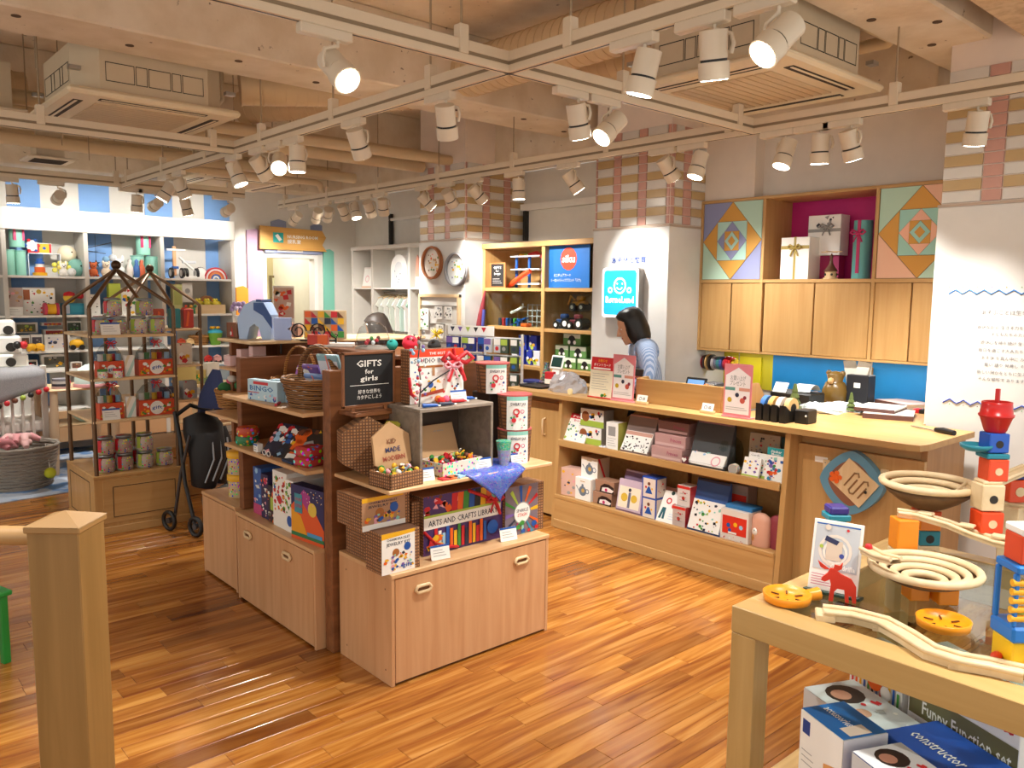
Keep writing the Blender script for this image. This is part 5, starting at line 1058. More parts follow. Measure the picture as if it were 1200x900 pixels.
q = MB(); bowm(q, (w*.3, -.02, h*.78), .085, RED); q.tube([(w*.3, -.004, h), (w*.32, -.006, h*.8), (w*.4, -.03, h*.5)], .009, RED, 4); q.tube([(-w*.52, -.004, h*.5), (-w*.5, -.012, h*.2), (-w*.4, -.02, .02)], .009, RED, 4); q.build('ribbon', t)
q = MB(); bowm(q, (w*.2, -.03, h*.68), .05, PAL['p']); q.build('pink_ribbon', t)
r = random.Random(9); t = thing('bead_branch', 'glass bead branch with coloured threads in front of the studio box', 'decoration', (1.965, 2.80, Z2)); q = MB(); q.tube([(0, 0, 0), (.01, 0, .1), (-.005, 0, .2), (.01, 0, .3)], .003, mat('#5a5550', .4), 6).tube([(.0, -.01, .06), (.06, -.02, .11), (.14, -.03, .15)], .003, BLACK, 6); q.build('branch', t)
for i in range(34):
    a = r.random()*.3; MB().ball(((r.random()-.5)*.07, (r.random()-.5)*.05, .02+a), .006+.004*r.random(), colr('rpgvwesp'[r.randrange(8)]), n=6).build('bead', t)
r = random.Random(4)
for i, (u, v, c, nm, l) in enumerate(((505, 478, 'b', 'paint_tube', 'blue paint tube lying at the front of the riser'), (517, 474, 'r', 'pompom', 'red pompom on the riser'), (523, 472, 'p', 'pompom', 'pink pompom on the riser'), (530, 471, 'y', 'pompom', 'yellow pompom on the riser'), (538, 472, 'r', 'paint_tube', 'red paint tube on the riser'), (548, 469, 'b', 'paint_tube', 'blue tube at the right end of the riser'), (502, 470, 'o', 'pompom', 'orange pompom on the riser'), (524, 476, 'n', 'brush', 'dark blue brush at the riser edge'), (512, 469, 'w', 'clay_block', 'white clay block on the riser'))):
    x, y = onz(u, v, Z2); x += 0; y = max(2.745, min(y, 2.85)); t = thing(nm, l, nm.replace('_', ' '), (x, y, Z2), -.3)
    if nm == 'pompom': MB().ball((0, 0, .017), .017, mat({'r': '#d8302a', 'p': '#e86a8a', 'y': '#e8b51e', 'o': '#e87a2e'}[c], .95, kind='fabric'), n=10).build('pompom_ball', t)
    elif nm == 'clay_block': MB().box(-.02, -.01, 0, .02, .01, .025, CARD, .006).build('block', t)
    else: MB().tube([(-.035, 0, .01), (.02, 0, .01), (.035, 0, .007)], [.009, .008, .003], colr(c), 8).build('tube_body', t); MB().cyl((.035, 0, .007), (.045, 0, .007), .004, CARD, n=8).build('cap', t)
x, y = onz(534, 471, Z2); price('price card on the riser before the studio box', x, 2.80, Z2, -.1, .9)
for l, u, v, s in (('price card at the edge of the front shelf beside the pompom box', 500, 564, .9), ('price card before the blue sequin cloth', 568, 551, .9), ('price card under the lowest jewelry tin', 608, 544, .85)):
    x, y = onz(u, v, Z1); price(l, x, max(y, 2.665), Z1, -.1, s)
# jewelry tins
def wtin(lab, u, Y, z, dz, rr, rz, spec=True):
    x = ony(u, 480, Y)[0]; t = thing('jewelry_tin', lab, 'tin', (x, Y, z), rz)
    MB().lathe([(rr*.86, 0), (rr*.94, dz*.9), (rr*.96, dz)], mat('#9a6a45', .7, kind='check', scale=.8), n=22).build('woven_tin', t)
    MB().cyl((0, 0, dz), (0, 0, dz+.006), rr*.97, mat('#c25a5a', .5), n=22).build('lid', t)
    q = MB(); n = 7; a0, a1 = -PI/2-.62, -PI/2+.62
    R1 = rr*1.0
    for i in range(n):
        p, p2 = a0+(a1-a0)*i/n, a0+(a1-a0)*(i+1)/n
        for z0, z1, c in ((.0, dz*.88, CARD), (dz*.88, dz, PAL['t'])): q.quad((R1*math.cos(p), R1*math.sin(p), z0), (R1*math.cos(p2), R1*math.sin(p2), z0), (R1*math.cos(p2), R1*math.sin(p2), z1), (R1*math.cos(p), R1*math.sin(p), z1), c)
    q.build('label_wrap', t); q = MB().at((0, -R1, 0)); face(q, rr*1.1, dz, [('t', 'JEWELRY JAR', .5, .74, .09, 'n', .8, .01), ('o', .42, .55, .1, .17, 'r'), ('o', .72, .56, .07, .1, 'm'), ('c', .3, .3, .12, 'r'), ('s', 14, .05, .08, .95, .45, 'rbgpn', .05)], y=-.002); q.build('printed_front', t); return t
wtin('lowest jewelry tin of the checked stack at the shelf end', 603, 2.80, Z1, .15, .085, -.5)
wtin('middle jewelry tin, resting on the lowest one', 603, 2.80, Z1+.157, .155, .085, -.55)
wtin('topmost jewelry tin, raised behind the stack beside the riser', 577, 2.93, Z1+.315, .135, .085, -.45)
t = thing('tin_stand', 'brown box under the topmost jewelry tin', 'box', (ony(577, 480, 2.96)[0], 2.96, Z1)); MB().box(-.07, -.06, 0, .07, .07, .314, mat('#3a2a20', .7), .003).build('box_body', t)
x, y = onz(563, 540, Z1); t = thing('glitter_tube', 'clear glitter tube with a green top on the front shelf', 'tube', (x, 2.72, Z1)); MB().cyl((0, 0, 0), (0, 0, .08), .02, mat('#8a90b8', .2, kind='spots', scale=5), r1=.03, n=16).build('glitter', t); MB().cyl((0, 0, .08), (0, 0, .12), .03, mat('#46b58a', .2, kind='spots', scale=5), r1=.036, n=16).build('top', t)
# blue sequin cloth
cl = MB(); SQ = mat('#1c46b4', .3, kind='spots', scale=9); X0c = 2.28; vs = []; nx, ny = 14, 8
for j in range(ny+1):
    for i in range(nx+1):
        a = i/nx; b = j/ny; xx = X0c-.17+.34*a; wv = .006*math.sin(a*19)+.004*math.sin(b*11)
        if b < .45: p = (xx, 2.86-.2*(b/.45), Z1+.004+abs(wv))
        else:
            d = (b-.45)/.55; wd = 1-d*.93; p = (X0c+(xx-X0c)*wd, 2.642-abs(wv), Z1+.003-d*.135*(1-abs(a-.5)*.4))
        vs.append(p)
cl.add(vs, [(j*(nx+1)+i, j*(nx+1)+i+1, (j+1)*(nx+1)+i+1, (j+1)*(nx+1)+i) for j in range(ny) for i in range(nx)], SQ, True); o = cl.build('sequin_cloth'); md = o.modifiers.new('s', 'SOLIDIFY'); md.thickness = .003; tag(o, 'blue sequinned cloth hanging in a point over the front shelf edge', 'cloth')
for i, (x, c) in enumerate(((2.02, 'r'), (2.06, 'o'), (2.1, 's'))): t = thing('craft_sheet', '%s craft sheet lying at the edge of the front shelf' % ('red', 'orange', 'pale blue')[i], 'sheet', (x, 2.665, Z1), .2*i); MB().box(-.03, 0, 0, .03, .04, .006, colr(c), .001).build('sheet', t)
# ---- aisle side, cabinet top
Z3 = .4625
def spine(lab, u0, u1, vt, X, d, body, spec, rot=0, h=None, nm='art_box', z=Z3, sd=None): return boxx(nm, lab, 'box', X, u0, u1, vt, z, d, body, spec, rot=rot, h=h, side=sd)
gl = lambda n, c, b=None: [('s', n, .06, .04, .94, .96, c, .16)]
spine('narrow blue art box first in the row, beside the dark divider', 297, 306, 548, 1.72, .2, '#3b62a8', gl(16, 'wspb')+[('r', 0, 0, 1, .22, '#c24a7a')])
spine('narrow navy art box with pink flowers, second in the row', 306, 314, 556, 1.71, .2, '#2a2450', gl(24, 'mpwo'))
spine('narrow dark art box with a green band, third in the row', 314, 322, 570, 1.705, .2, '#2a1f2e', gl(14, 'mywo')+[('r', .4, .35, 1, .7, 'l')])
rd2 = [('r', 0, 0, 1, 1, 'w'), ('s', 50, .1, .3, .9, .95, 'rgorybr', .07), ('c', .5, .5, .15, 'r')]
t = spine('white art box with a round floral wreath print, fourth in the row', 320, 336, 553, 1.70, .2, 'w', rd2)
spine('narrow white box with green print beside the wreath box', 334, 344, 563, 1.695, .2, 'w', [('s', 24, .05, .35, .95, .95, 'gglr', .12), ('c', .5, .22, .3, 'b')])
pz = [('r', 0, 0, 1, 1, '#2a2358'), ('p', [(.0, .12), (1, .12), (1, .3), (.6, .75), (.3, .85), (0, .6)], '#e05a24'), ('p', [(0, .12), (.5, .12), (.3, .45), (0, .55)], '#e8a01e'), ('p', [(.25, .8), (.55, .55), (.6, .85), (.4, .95)], '#a83a8a'), ('c', .66, .62, .13, '#e0c24a'), ('r', 0, .06, 1, .13, '#2a7a4a'), ('r', 0, 0, 1, .06, '#e05a24'), ('r', .5, .12, .95, .19, '#4a9ad0'), ('r', .12, .5, .36, .85, '#3f8fa0'), ('t', 'SOLAR', .24, .72, .06, 'r', .2), ('t', 'SYSTEM', .24, .6, .06, 'm', .2), ('s', 24, .3, .7, .98, .98, 'wysp', .012)]
t = boxx('puzzle_box', 'large dark puzzle box printed with planets and an orange sun', 'box', 1.69, 345, 376, 572, Z3, .06, '#1f2350', pz, rot=.12)
# on the middle shelf
Z4 = .825
for i, (u, dz, rr, c1, l) in enumerate(((290, 0, .058, '#2f7a4a', 'lower round stack of green and red craft tins on the middle shelf'), (291, .045, .056, '#c24a2a', 'upper round craft tin with red and green swirls'))):
    y = onx(u, 520, 1.69)[0]; t = thing('craft_tin', l, 'tin', (1.69, y, Z4+dz)); MB().lathe([(rr*.9, 0), (rr, .01), (rr, .035), (rr*.9, .045)], mat(c1, .45, kind='spots', scale=.8), n=14).build('tin_body', t); MB().box(-rr*.7, -.012, .046, rr*.7, .012, .047, ORANGE).build('band', t)
y = onx(301, 524, 1.64)[0]; pbox('small_card_box', 'small white card with blue top at the middle shelf edge', 'box', (1.632, y, Z4), FX, .045, .04, .03, 'w', [('r', 0, .8, 1, 1, 'b'), ('l', .15, .2, .8, .7, 2, 'e')])
for i, (u0, u1, vt, c, sp, l) in enumerate(((308, 322, 500, '#20223a', gl(22, 'wropsn'), 'leaning dark game box with a busy front on the middle shelf'), (322, 334, 502, '#1d1f2c', gl(22, 'wrosbn'), 'second leaning dark game box beside the first'), (334, 358, 498, '#2c241e', gl(30, 'oyded')+[('r', .1, .05, .4, .2, 'w')], 'wide leaning dark box with orange brown pieces on the middle shelf'))):
    boxx('game_box', l, 'box', 1.65+.012*i, u0, u1, vt+2, Z4, .03, c, sp, tilt=.75, rot=.25, h=.135)
for i in range(2):
    y = onx(362, 540, 1.68)[0]; pbox('craft_tin', ('lower', 'upper')[i]+' red and black patterned craft tin at the right end of the middle shelf', 'tin', (1.635, y-.01*i, Z4+.046*i), FX+.25, .105, .044, .11, mat('#b83a3a', .45, kind='spots', scale=.7), [], c=.012)
y = onx(312, 527, 1.63)[0]; t = thing('glasses', 'white framed toy glasses at the middle shelf edge', 'glasses', (1.63, y, Z4+.014), FX)
for s in (-1, 1): MB().tube([(s*.024+.018*math.cos(a), 0, .012*math.sin(a)) for a in [k*PI/5 for k in range(10)]], .0022, CARD, 6, True).build('rim', t)
y = onx(352, 556, 1.64)[0]; pbox('pen_pack', 'dark blue pen pack lying at the middle shelf edge', 'pack', (1.632, onx(338, 548, 1.64)[0], Z4), FX, .1, .012, .05, '#1f3558', [])
# on the upper shelf
Z5 = 1.081
bg = [('r', 0, 0, 1, 1, '#b9d9e8'), ('r', .2, .78, .7, .92, 'r'), ('t', 'BINGO', .47, .48, .24, '#2f6fae', .8, .02), ('s', 16, .05, .05, .95, .4, 'wsbp', .05), ('r', .02, .36, .4, .4, 'r')]
boxx('bingo_box', 'pale blue bingo game box at the front of the upper shelf', 'box', 1.64, 295, 321, 446, Z5, .04, '#b9d9e8', bg, rot=.15)
boxx('bingo_box', 'second pale blue bingo game box beside the first', 'box', 1.70, 323, 345, 446, Z5, .04, '#a8cde0', bg, rot=.3)
for i, (u, v, a, l) in enumerate(((322, 466, .4, 'white card lying flat beside the bingo boxes'), (312, 462, -.2, 'tilted white bingo card behind the flat one'))):
    x, y = onz(u, v, Z5+.002+.003*i); t = thing('game_card', l, 'card', (x, y, Z5+.003*i), a); MB().box(-.035, -.05, 0, .035, .05, .002, CARD).build('card', t); MB().box(-.02, -.03, .002, .02, -.02, .0025, PAL['r']).build('print', t)
x, y = onz(322, 475, Z5); t = thing('marker', 'red marker pen at the edge of the upper shelf', 'pen', (1.635, y, Z5+.006), .9); MB().cyl((-.04, 0, 0), (.04, 0, 0), .006, RED).build('barrel', t)
WK = mat('#9a6a38', .7, kind='wicker'); WK2 = mat('#c08a4c', .65, kind='wicker', col2='#8a5a2a')
def basket(lab, x, y, z, rx, ry, h, hh, m, rows=7, hr=.008, rz=0):
    t = thing('wicker_basket', lab, 'basket', (x, y, z), rz)
    for k in range(rows):
        f = .82+.18*k/(rows-1); zz = h*(k+.5)/rows
        MB().tube([(math.cos(a)*rx*f*(1+.02*((i+k) % 2)), math.sin(a)*ry*f*(1+.02*((i+k) % 2)), zz+.003*((i+k) % 2)) for i, a in enumerate([2*PI*i/28 for i in range(28)])], h/rows*.5, m, 6, True).build('woven_row', t)
    MB().cyl((0, 0, 0), (0, 0, .01), rx*.8, m, n=20).build('base', t)
    q = MB(); q.tube([(math.cos(a)*rx*1.03, math.sin(a)*ry*1.03, h+.003*math.sin(a*14)) for a in [2*PI*i/40 for i in range(40)]], hr*1.2, m, 6, True); q.build('rim', t)
    if hh: q = MB(); [q.tube([(o+.0, math.cos(PI*i/14)*ry*.98, h+math.sin(PI*i/14)*hh+o*.2) for i in range(15)], hr, m, 6) for o in (-hr*.7, hr*.7)]; q.build('handle', t)
    return t
basket('wicker basket with a tall thin hoop handle at the back of the upper shelf', 1.93, 3.80, Z5, .13, .18, .07, .17, WK2, 4, .005)
basket('stout wicker basket with a thick hoop handle holding gift bags', 1.78, 3.33, Z5, .15, .17, .12, .15, WK, 6, .011)
for i, (u, v, c, l) in enumerate(((352, 426, '#a06ac0', 'purple striped craft pack in the hoop handled basket'), (340, 423, '#c05a7a', 'pink craft pack in the hoop handled basket'), (350, 410, '#4aa05a', 'green edged craft pack behind the purple one'))):
    pbox('craft_pack', l, 'pack', (1.88+.03*i, 3.72+.05*i, Z5+.03), FX+.5, .1, .13, .012, c, gl(16, 'wporv'), tilt=-.5)
gb1 = [('r', .06, .1, .94, .86, '#dfe3ea'), ('s', 20, .1, .15, .9, .8, 'prswv', .04), ('r', .46, 0, .52, 1, '#ef8a7a'), ('r', 0, .46, 1, .5, '#ef8a7a')]
for i, (x, y, z, ti, c, l, w, h) in enumerate(((1.82, 3.235, Z5+.05, -.35, '#8fb8c4', 'grey blue zipped gift bag with a coral bow, tallest in the stout basket', .13, .2), (1.76, 3.25, Z5+.04, -.55, '#6a8ac0', 'blue gift bag leaning in front in the stout basket', .12, .13), (1.80, 3.36, Z5+.06, -.5, '#7a5aa0', 'purple and orange printed pack in the stout basket', .1, .14))):
    t = pbox('gift_bag', l, 'bag', (x, y, z), FX+.3, w, h, .02, c, gb1 if i < 2 else gl(18, 'vropw'), tilt=-ti, c=.006)
    if i == 0: q = MB(); bowm(q, (0, -.008, h*.48), .05, mat('#ef8a7a', .4)); q.build('bow', t)
x, y = onz(262, 478, .927); basket('small round wicker basket holding green felt pieces', x+.06, y, .927, .095, .095, .1, 0, WK2, 6, .007)
for i, (dx, dy, c, l) in enumerate(((-.03, .03, '#2f6a3a', 'dark green felt bundle in the small round basket'), (.02, -.03, '#3f7a4a', 'second green felt bundle in the small round basket'), (0, .01, '#c2506a', 'pink felt flower in the small round basket'), (-.02, -.04, '#d8d3c8', 'white tag loop at the edge of the small round basket'))):
    t = thing('felt_piece', l, 'felt piece', (x+.06+dx, y+dy, .927+.07)); MB().ball((0, 0, .04+.02*i), .045-.006*i, mat(c, .95, kind='fabric'), (1, 1.3, .8), 10).build('felt', t)
for k in range(2):
    y = onx(268, 560, 1.76)[0]+.0; t = thing('toy_jar', ('lower', 'upper')[k]+' clear jar of small toys with a yellow lid on the far low cabinet', 'jar', (1.80, 4.28, .469+k*.128)); MB().cyl((0, 0, 0), (0, 0, .09), .065, mat('#c9b58a', .25, kind='spots', scale=1.1), n=20).build('filled_jar', t); MB().lathe([(.068, .09), (.07, .095), (.07, .122), (.06, .127), (0, .127)], YEL, n=20).build('lid', t)
for i, (u, v, z, w, h, l) in enumerate(((268, 431, 1.171, .09, .06, 'flat pink box on the far side shelf'), (276, 434, 1.171, .06, .1, 'upright pink box on the far side shelf'), (284, 431, 1.171, .05, .12, 'pale pink packet at the right on the far side shelf'))):
    y = onx(u, v, 1.85)[0]; pbox('pink_box', l, 'box', (1.84+.03*i, y, z), FX, w, h, .08, '#e8c8c6', [('l', .1, .2, .9, .7, 3, 'p')])
# ================================================================== GIFT RACK TOWERS
BRZ = mat('#6b5138', .35, .55)
def rack(lab, x0, y0, w=.60, d=.68, second=False):
    t = thing('gift_rack', lab, 'rack', (x0, y0, 0)); h = .395
    MB().box(0, .004, 0, w, d, h-.02, OAK, .002).build('base_box', t); MB().box(-.003, 0, h-.02, w+.003, d, h, OAKX, .003).build('base_top', t)
    MB().box(-.006, -.006, 0, w+.006, d, .05, OAKX, .002).build('plinth', t)
    MB().box(.05, -.002, .075, w-.03, .004, h-.035, OAKX, .001).build('door', t)
    q = MB(); q.box(.11, -.0035, .11, w-.09, -.002, .114, DARK).box(.11, -.0035, h-.085, w-.09, -.002, h-.081, DARK).box(.11, -.0035, .11, .114, -.002, h-.081, DARK).box(w-.094, -.0035, .11, w-.09, -.002, h-.081, DARK); q.build('door_groove', t)
    q = MB(); q.box(-.0035, .1, .08, -.002, .104, h-.05, DARK).box(-.0035, d-.09, .08, -.002, d-.086, h-.05, DARK).box(-.0035, .1, h-.054, -.002, d-.086, h-.05, DARK).box(-.0035, .1, .08, -.002, d-.086, .084, DARK); q.build('side_groove', t)
    xs, ys = (.025, w-.055), (.025, d-.03); zt = 1.475; zp = 1.745; cx, cy = (xs[0]+xs[1])/2, (ys[0]+ys[1])/2
    for x in xs:
        for y in ys:
            MB().cyl((x, y, h), (x, y, zt), .0135, BRZ, n=10).build('post', t)
            MB().tube([(x, y, zt-.01), (x, y, zt+.008), (x+(cx-x)*.08, y+(cy-y)*.08, zt+.035), (cx, cy, zp-.01)], .0125, BRZ, 8).build('roof_rod', t)
    MB().ball((cx, cy, zp+.018), .032, mat('#4a3828', .2, .6), n=16).build('finial', t); MB().cyl((cx, cy, zp-.02), (cx, cy, zp), .02, BRZ).build('collar', t)
    for z in (.752, 1.026, 1.306):
        MB().box(xs[0]-.01, ys[0]-.012, z-.018, xs[1]+.01, ys[1]+.012, z, PALEX, .003).build('shelf', t)
    return t
rack('nearer wooden gift rack with bronze posts joining at a ball, on an oak box', 1.385, 5.60)
rack('second gift rack of the same kind half hidden behind the nearer one', 1.83, 5.98+.33, .6, .68)
jr = random.Random(5)
cc = ['#b8a294', '#a89488', '#c4b4a6']
pos = [('far left', 0), ('second', 1), ('third', 2), ('far right', 3)]
us = (123, 145, 169, 192)
for row, (z, nm) in enumerate(((.3965, 'bottom'), (.5165, 'upper'))):
    for i, u in enumerate(us):
        if row and i == 3: continue
        x, _ = ony(u, 520, 5.72); jar('%s candy jar of the %s row on the base of the nearer rack' % (pos[i][0], nm), (x, 5.72, z), .056, .118, cc[i % 3], 'candy jars on the base of the nearer rack', band=('r', 'r', 'l', 'l')[i])
        if row == 0 and i < 3: jar('candy jar behind the %s one on the rack base' % pos[i][0], (x+.02, 5.88, z), .056, .118, cc[i % 3], 'candy jars on the base of the nearer rack', band='r')
us = (118, 138, 162, 183)
for i, u in enumerate(us):
    x, _ = ony(u, 380, 5.74); jar('%s candy jar of the lower row on the top shelf of the nearer rack' % pos[i][0], (x, 5.74, 1.3065), .056, .118, cc[i % 3], 'candy jars on the top rack shelf', band=('r', 'r', 'l', 'l')[i])
for i, (u, l) in enumerate(((131, 'left'), (168, 'right'))):
    x, _ = ony(u, 357, 5.8); jar('%s candy jar stacked above the lower row on the top rack shelf' % l, (x, 5.79, 1.426), .056, .118, cc[i], 'candy jars on the top rack shelf', band=('r', 'l')[i])
price('white price card before the jars on the top shelf of the nearer rack', ony(130, 386, 5.64)[0], 5.64, 1.3065, 0, 1.3)
CEL = mat('#dfe4e6', .08, kind='glass')
def hamper(lab, u, z, w, spec, g):
    x, _ = ony(u, 440 if z < .9 else 400, 5.69); t = thing('gift_set', lab, 'gift set', (x, 5.66, z), 0, g)
    MB().box(-w/2, 0, 0, w/2, .12, .105, mat('#d8502a', .5), .003).build('carton', t); face(MB(), w, .105, spec).build('printed_front', t)
    q = MB().at((0, .06, .105)); r = random.Random(int(u)); vs = []; n = 14
    for k, (f, z) in enumerate(((1, 0), (.95, .05), (.55, .1), (.2, .12), (.35, .14))):
        for i in range(n): a = 2*PI*i/n; g2 = 1+.18*r.random(); vs.append((math.cos(a)*w*.5*f*g2, math.sin(a)*.055*f*g2, z))
    q.add(vs, [(k*n+i, k*n+(i+1) % n, (k+1)*n+(i+1) % n, (k+1)*n+i) for k in range(4) for i in range(n)], CEL, False); q.build('cellophane', t)
    for i in range(5): MB().cyl(((i-2)*w*.18, .05+.02*(i % 2), .106), ((i-2)*w*.18, .05+.02*(i % 2), .15), .017, colr('wgyrs'[i]), n=10).build('small_bottle', t)
    q = MB(); bowm(q, (0, .0, .225), .035, PAL['r']); q.build('bow', t); return t
hs = [('c', .5, .5, .2, 'w'), ('t', 'gift', .5, .42, .22, 'b', .3, .01), ('s', 10, .02, .05, .3, .95, 'ygw', .05), ('s', 8, .7, .05, .98, .95, 'ygw', .05)]
for z, nm in ((.7525, 'lower'), (1.0265, 'middle')):
    for u, l, w in ((128, 'left', .15), (181, 'right', .23)):
        hamper('%s orange gift set in cellophane on the %s shelf of the nearer rack' % (l, nm), u, z, w, hs, 'gift sets on the nearer rack')
    x = ony(152, 430, 5.66)[0]; pbox('gift_card', 'striped white packet between the orange gift sets on the %s rack shelf' % nm, 'packet', (x, 5.66, z), 0, .06, .14, .03, 'w', [('p', [(0, .0), (.4, 0), (1, .6), (1, .9)], '#b8dcd8'), ('p', [(0, .4), (.6, 1), (.3, 1), (0, .7)], '#e8d8b8')])
price('white price card on the lower shelf of the nearer rack', ony(129, 440, 5.63)[0], 5.63, .7525, 0, 1.2)
for i, (c, sp, l) in enumerate((('g', 'wyr', 'green tin standing at the front of the middle shelf of the nearer rack'), ('r', 'wp', 'red tin beside the green one on the middle shelf of the nearer rack'))):
    x = ony(120+18*i, 435, 5.635)[0]; t = thing('biscuit_tin', l, 'tin', (x, 5.636, 1.0265)); MB().cyl((0, 0, 0), (0, 0, .045), .03, mat('#e6ded0', .4, kind='spots', scale=1.4), n=16).cyl((0, 0, .045), (0, 0, .058), .031, colr(c), n=16).build('tin_body', t)
# second rack goods
for i, (x, z, c, l) in enumerate(((2.2, 1.3065, '#2f8a92', 'teal cylinder on the top shelf of the second rack'), (2.3, 1.3065, '#c23a2a', 'red and orange striped bag on the top shelf of the second rack'), (2.08, 1.3065, '#b8482a', 'rust coloured packet on the top shelf of the second rack'))):
    pbox('gift_packet', l, 'packet', (x, 6.36, z), 0, .08, .15, .07, c, [('p', [(.2, .1), (.4, .1), (.6, .8), (.4, .9)], 'o')] if i else [], c=.008)
for i, (z, x) in enumerate(((.7525, 2.15), (1.0265, 2.1), (.7525, 2.3), (1.0265, 2.27))):
    pbox('gift_packet', '%s packet on the %s shelf of the second rack' % (('navy', 'brown', 'grey', 'cream')[i], ('lower', 'middle')[i % 2]), 'packet', (x, 6.38, z), .1, .11, .1+.02*i, .08, ('#2a3558', '#8a6a48', '#9aa0a4', '#e6dfcf')[i], gl(8, 'wyr'))
# ---- stroller
t = thing('folded_stroller', 'folded black stroller with silver tubes and a navy bag hung on it', 'stroller', (2.0, 5.35, 0), .3); SB2 = mat('#121214', .6, kind='fabric'); AL = mat('#55585c', .3, .7)
k = [(-.12, 0), (.14, .05)]
for s in (-1, 1):
    MB().tube([(s*.16, -.1, .08), (s*.15, .0, .35), (s*.13, .06, .62), (s*.12, .12, .80)], .013, BLACK, 8).build('frame_tube', t)
    MB().tube([(s*.14, .14, .06), (s*.14, .05, .4), (s*.13, -.04, .66)], .011, AL, 8).build('frame_tube', t)
    for y in (-.12, .15):
        MB().at((s*.17, y, .07)).tube([(0, .058*math.cos(a), .058*math.sin(a)) for a in [i*PI/8 for i in range(16)]], .014, BLACK, 8, True).cyl((-.012, 0, 0), (.012, 0, 0), .02, AL, n=10).build('wheel', t)
q = MB(); q.tube([(-.12, .1, .78), (0, .12, .83), (.12, .1, .78)], .014, BLACK, 8); q.build('push_bar', t)
q = MB(); q.tube([(-.02, -.02, .3), (0, -.05, .5), (.02, .02, .68), (.0, .06, .78)], [.08, .12, .13, .09], SB2, 12); q.tube([(.1, .0, .3), (.14, -.02, .5), (.12, .03, .66)], [.06, .09, .08], SB2, 10); q.build('folded_seat', t)
q = MB(); q.tube([(-.1, -.12, .2), (.0, -.16, .22), (.1, -.12, .26)], [.05, .08, .05], mat('#5c5a58', .25), 10); q.build('shopping_basket', t)
for i in range(4): MB().tube([(-.1+.06*i, -.14, .35), (-.05+.06*i, -.17, .5), (-.02+.06*i, -.12, .62)], .006, mat('#9aa0a6', .3, .5), 6).build('strap', t)
x, y = onz(240, 480, .86); t = thing('shoulder_bag', 'navy blue bag with a pointed top on the stroller handle', 'bag', (2.03, 5.25, .83), .2); MB().tube([(0, 0, 0), (.01, 0, .08), (.03, 0, .2), (.04, 0, .25)], [.09, .085, .045, .025], mat('#1e2a52', .8, kind='fabric'), 14).build('bag_body', t); MB().tube([(-.1, 0, -.01), (0, -.02, -.02), (.1, 0, 0)], .012, mat('#141d3a', .8), 6).build('strap', t)
# ================================================================== GLASS TABLE WITH THE MARBLE RUN
TX0, TX1, TY1, TY0, TZ = 2.0, 3.07, 1.27, -.15, .70
TO = mat('#c2a066', .4, kind='wood', axis=1, col2='#b7955a'); TOX = mat('#cdac74', .38, kind='wood', axis=0, col2='#b7945e'); TOZ = mat('#c2a066', .4, kind='wood', axis=2, col2='#b7955a')
t = thing('display_table', 'light oak framed display table with a glass top', 'table', (0, 0, 0)); fw = .095
MB().box(TX0, TY0, TZ-.078, TX0+fw, TY1, TZ, TO, .002).build('top_rail', t); MB().box(TX1-fw*.7, TY0, TZ-.078, TX1, TY1, TZ, TO, .002).build('top_rail', t)
MB().box(TX0+fw, TY1-fw, TZ-.078, TX1-fw*.7, TY1, TZ-.0005, TOX, .002).build('top_rail', t); MB().box(TX0+fw, TY0, TZ-.078, TX1-fw*.7, TY0+fw, TZ-.0005, TOX, .002).build('top_rail', t)
for x, y in ((TX0+.001, TY1-.08), (TX1-.081, TY1-.08), (TX0+.001, TY0), (TX1-.081, TY0)): MB().box(x, y, 0, x+.08, y+.079, TZ-.079, TOZ, .002).build('leg', t)
MB().box(TX0+fw-.004, TY0+fw-.004, TZ-.012, TX1-fw*.7+.004, TY1-fw+.004, TZ-.003, mat('#dfe8e4', .02, kind='glass')).build('glass_top', t)
MB().box(TX0-.18, TY0+.05, .1, TX1-.02, TY1-.03, .125, TOX, .002).build('lower_shelf', t)
GZ = TZ-.003
# boxes under the glass
UN, UT = (-.909, .416), (-.416, -.909)
def under(lab, a, b, z, w, h, d, rz, body, spec, tops=None, name='marble_run_box', side=None, zb=.126):
    x, y = 2.279+UN[0]*a+UT[0]*b, .735+UN[1]*a+UT[1]*b; t = pbox(name, lab, 'box', (x, y, zb), rz, w, z-zb, d, body, spec, side=side)
    if tops: q = MB().at((0, 0, z-zb+.001), rx=-PI/2); face(q, w, d, tops); q.build('printed_top', t)
    return t
QB = [('t', 'Quadrilla', .5, .82, .13, 'r', .9, .02), ('r', .02, .6, 1, .76, '#6f6a45'), ('t', 'Funny Function set', .55, .63, .08, 'w', .8, .015), ('t', 'クアドリラ', .22, .5, .06, '#b03a3a', .3, .01), ('t', 'ファニーファンクションセット', .45, .4, .06, '#b03a3a', .75, .01), ('r', .5, .05, .95, .34, '#9fb0c0'), ('c', .85, .22, .1, '#2a5aa8'), ('r', .8, .02, .88, .2, '#b03a4a'), ('c', .62, .25, .06, '#c99a8a')]
under('large white marble run box lettered in red, under the glass', 0, 0, .60, .36, 0, .13, -2.0, '#e9e9ec', QB, [('t', 'Quadrilla', .5, .4, .25, 'r', .8, .02)])
DM = [('r', 0, 0, 1, 1, '#e6e4e0')]+[('r', .04+i*.08, .45, .08+i*.08, .93-.06*(i % 3), 'roybgnbroybg'[i]) for i in range(12)]+[('c', .5, .8, .14, 'o'), ('c', .72, .75, .1, 'w')]
under('white box printed with coloured dominoes under the table edge', 0, -.31, .51, .22, 0, .12, -2.0, '#e3e0dc', DM, None, 'domino_box', (-1, [('r', 0, 0, 1, 1, '#d8d5dc'), ('r', .2, .4, .8, .7, 'n')]))
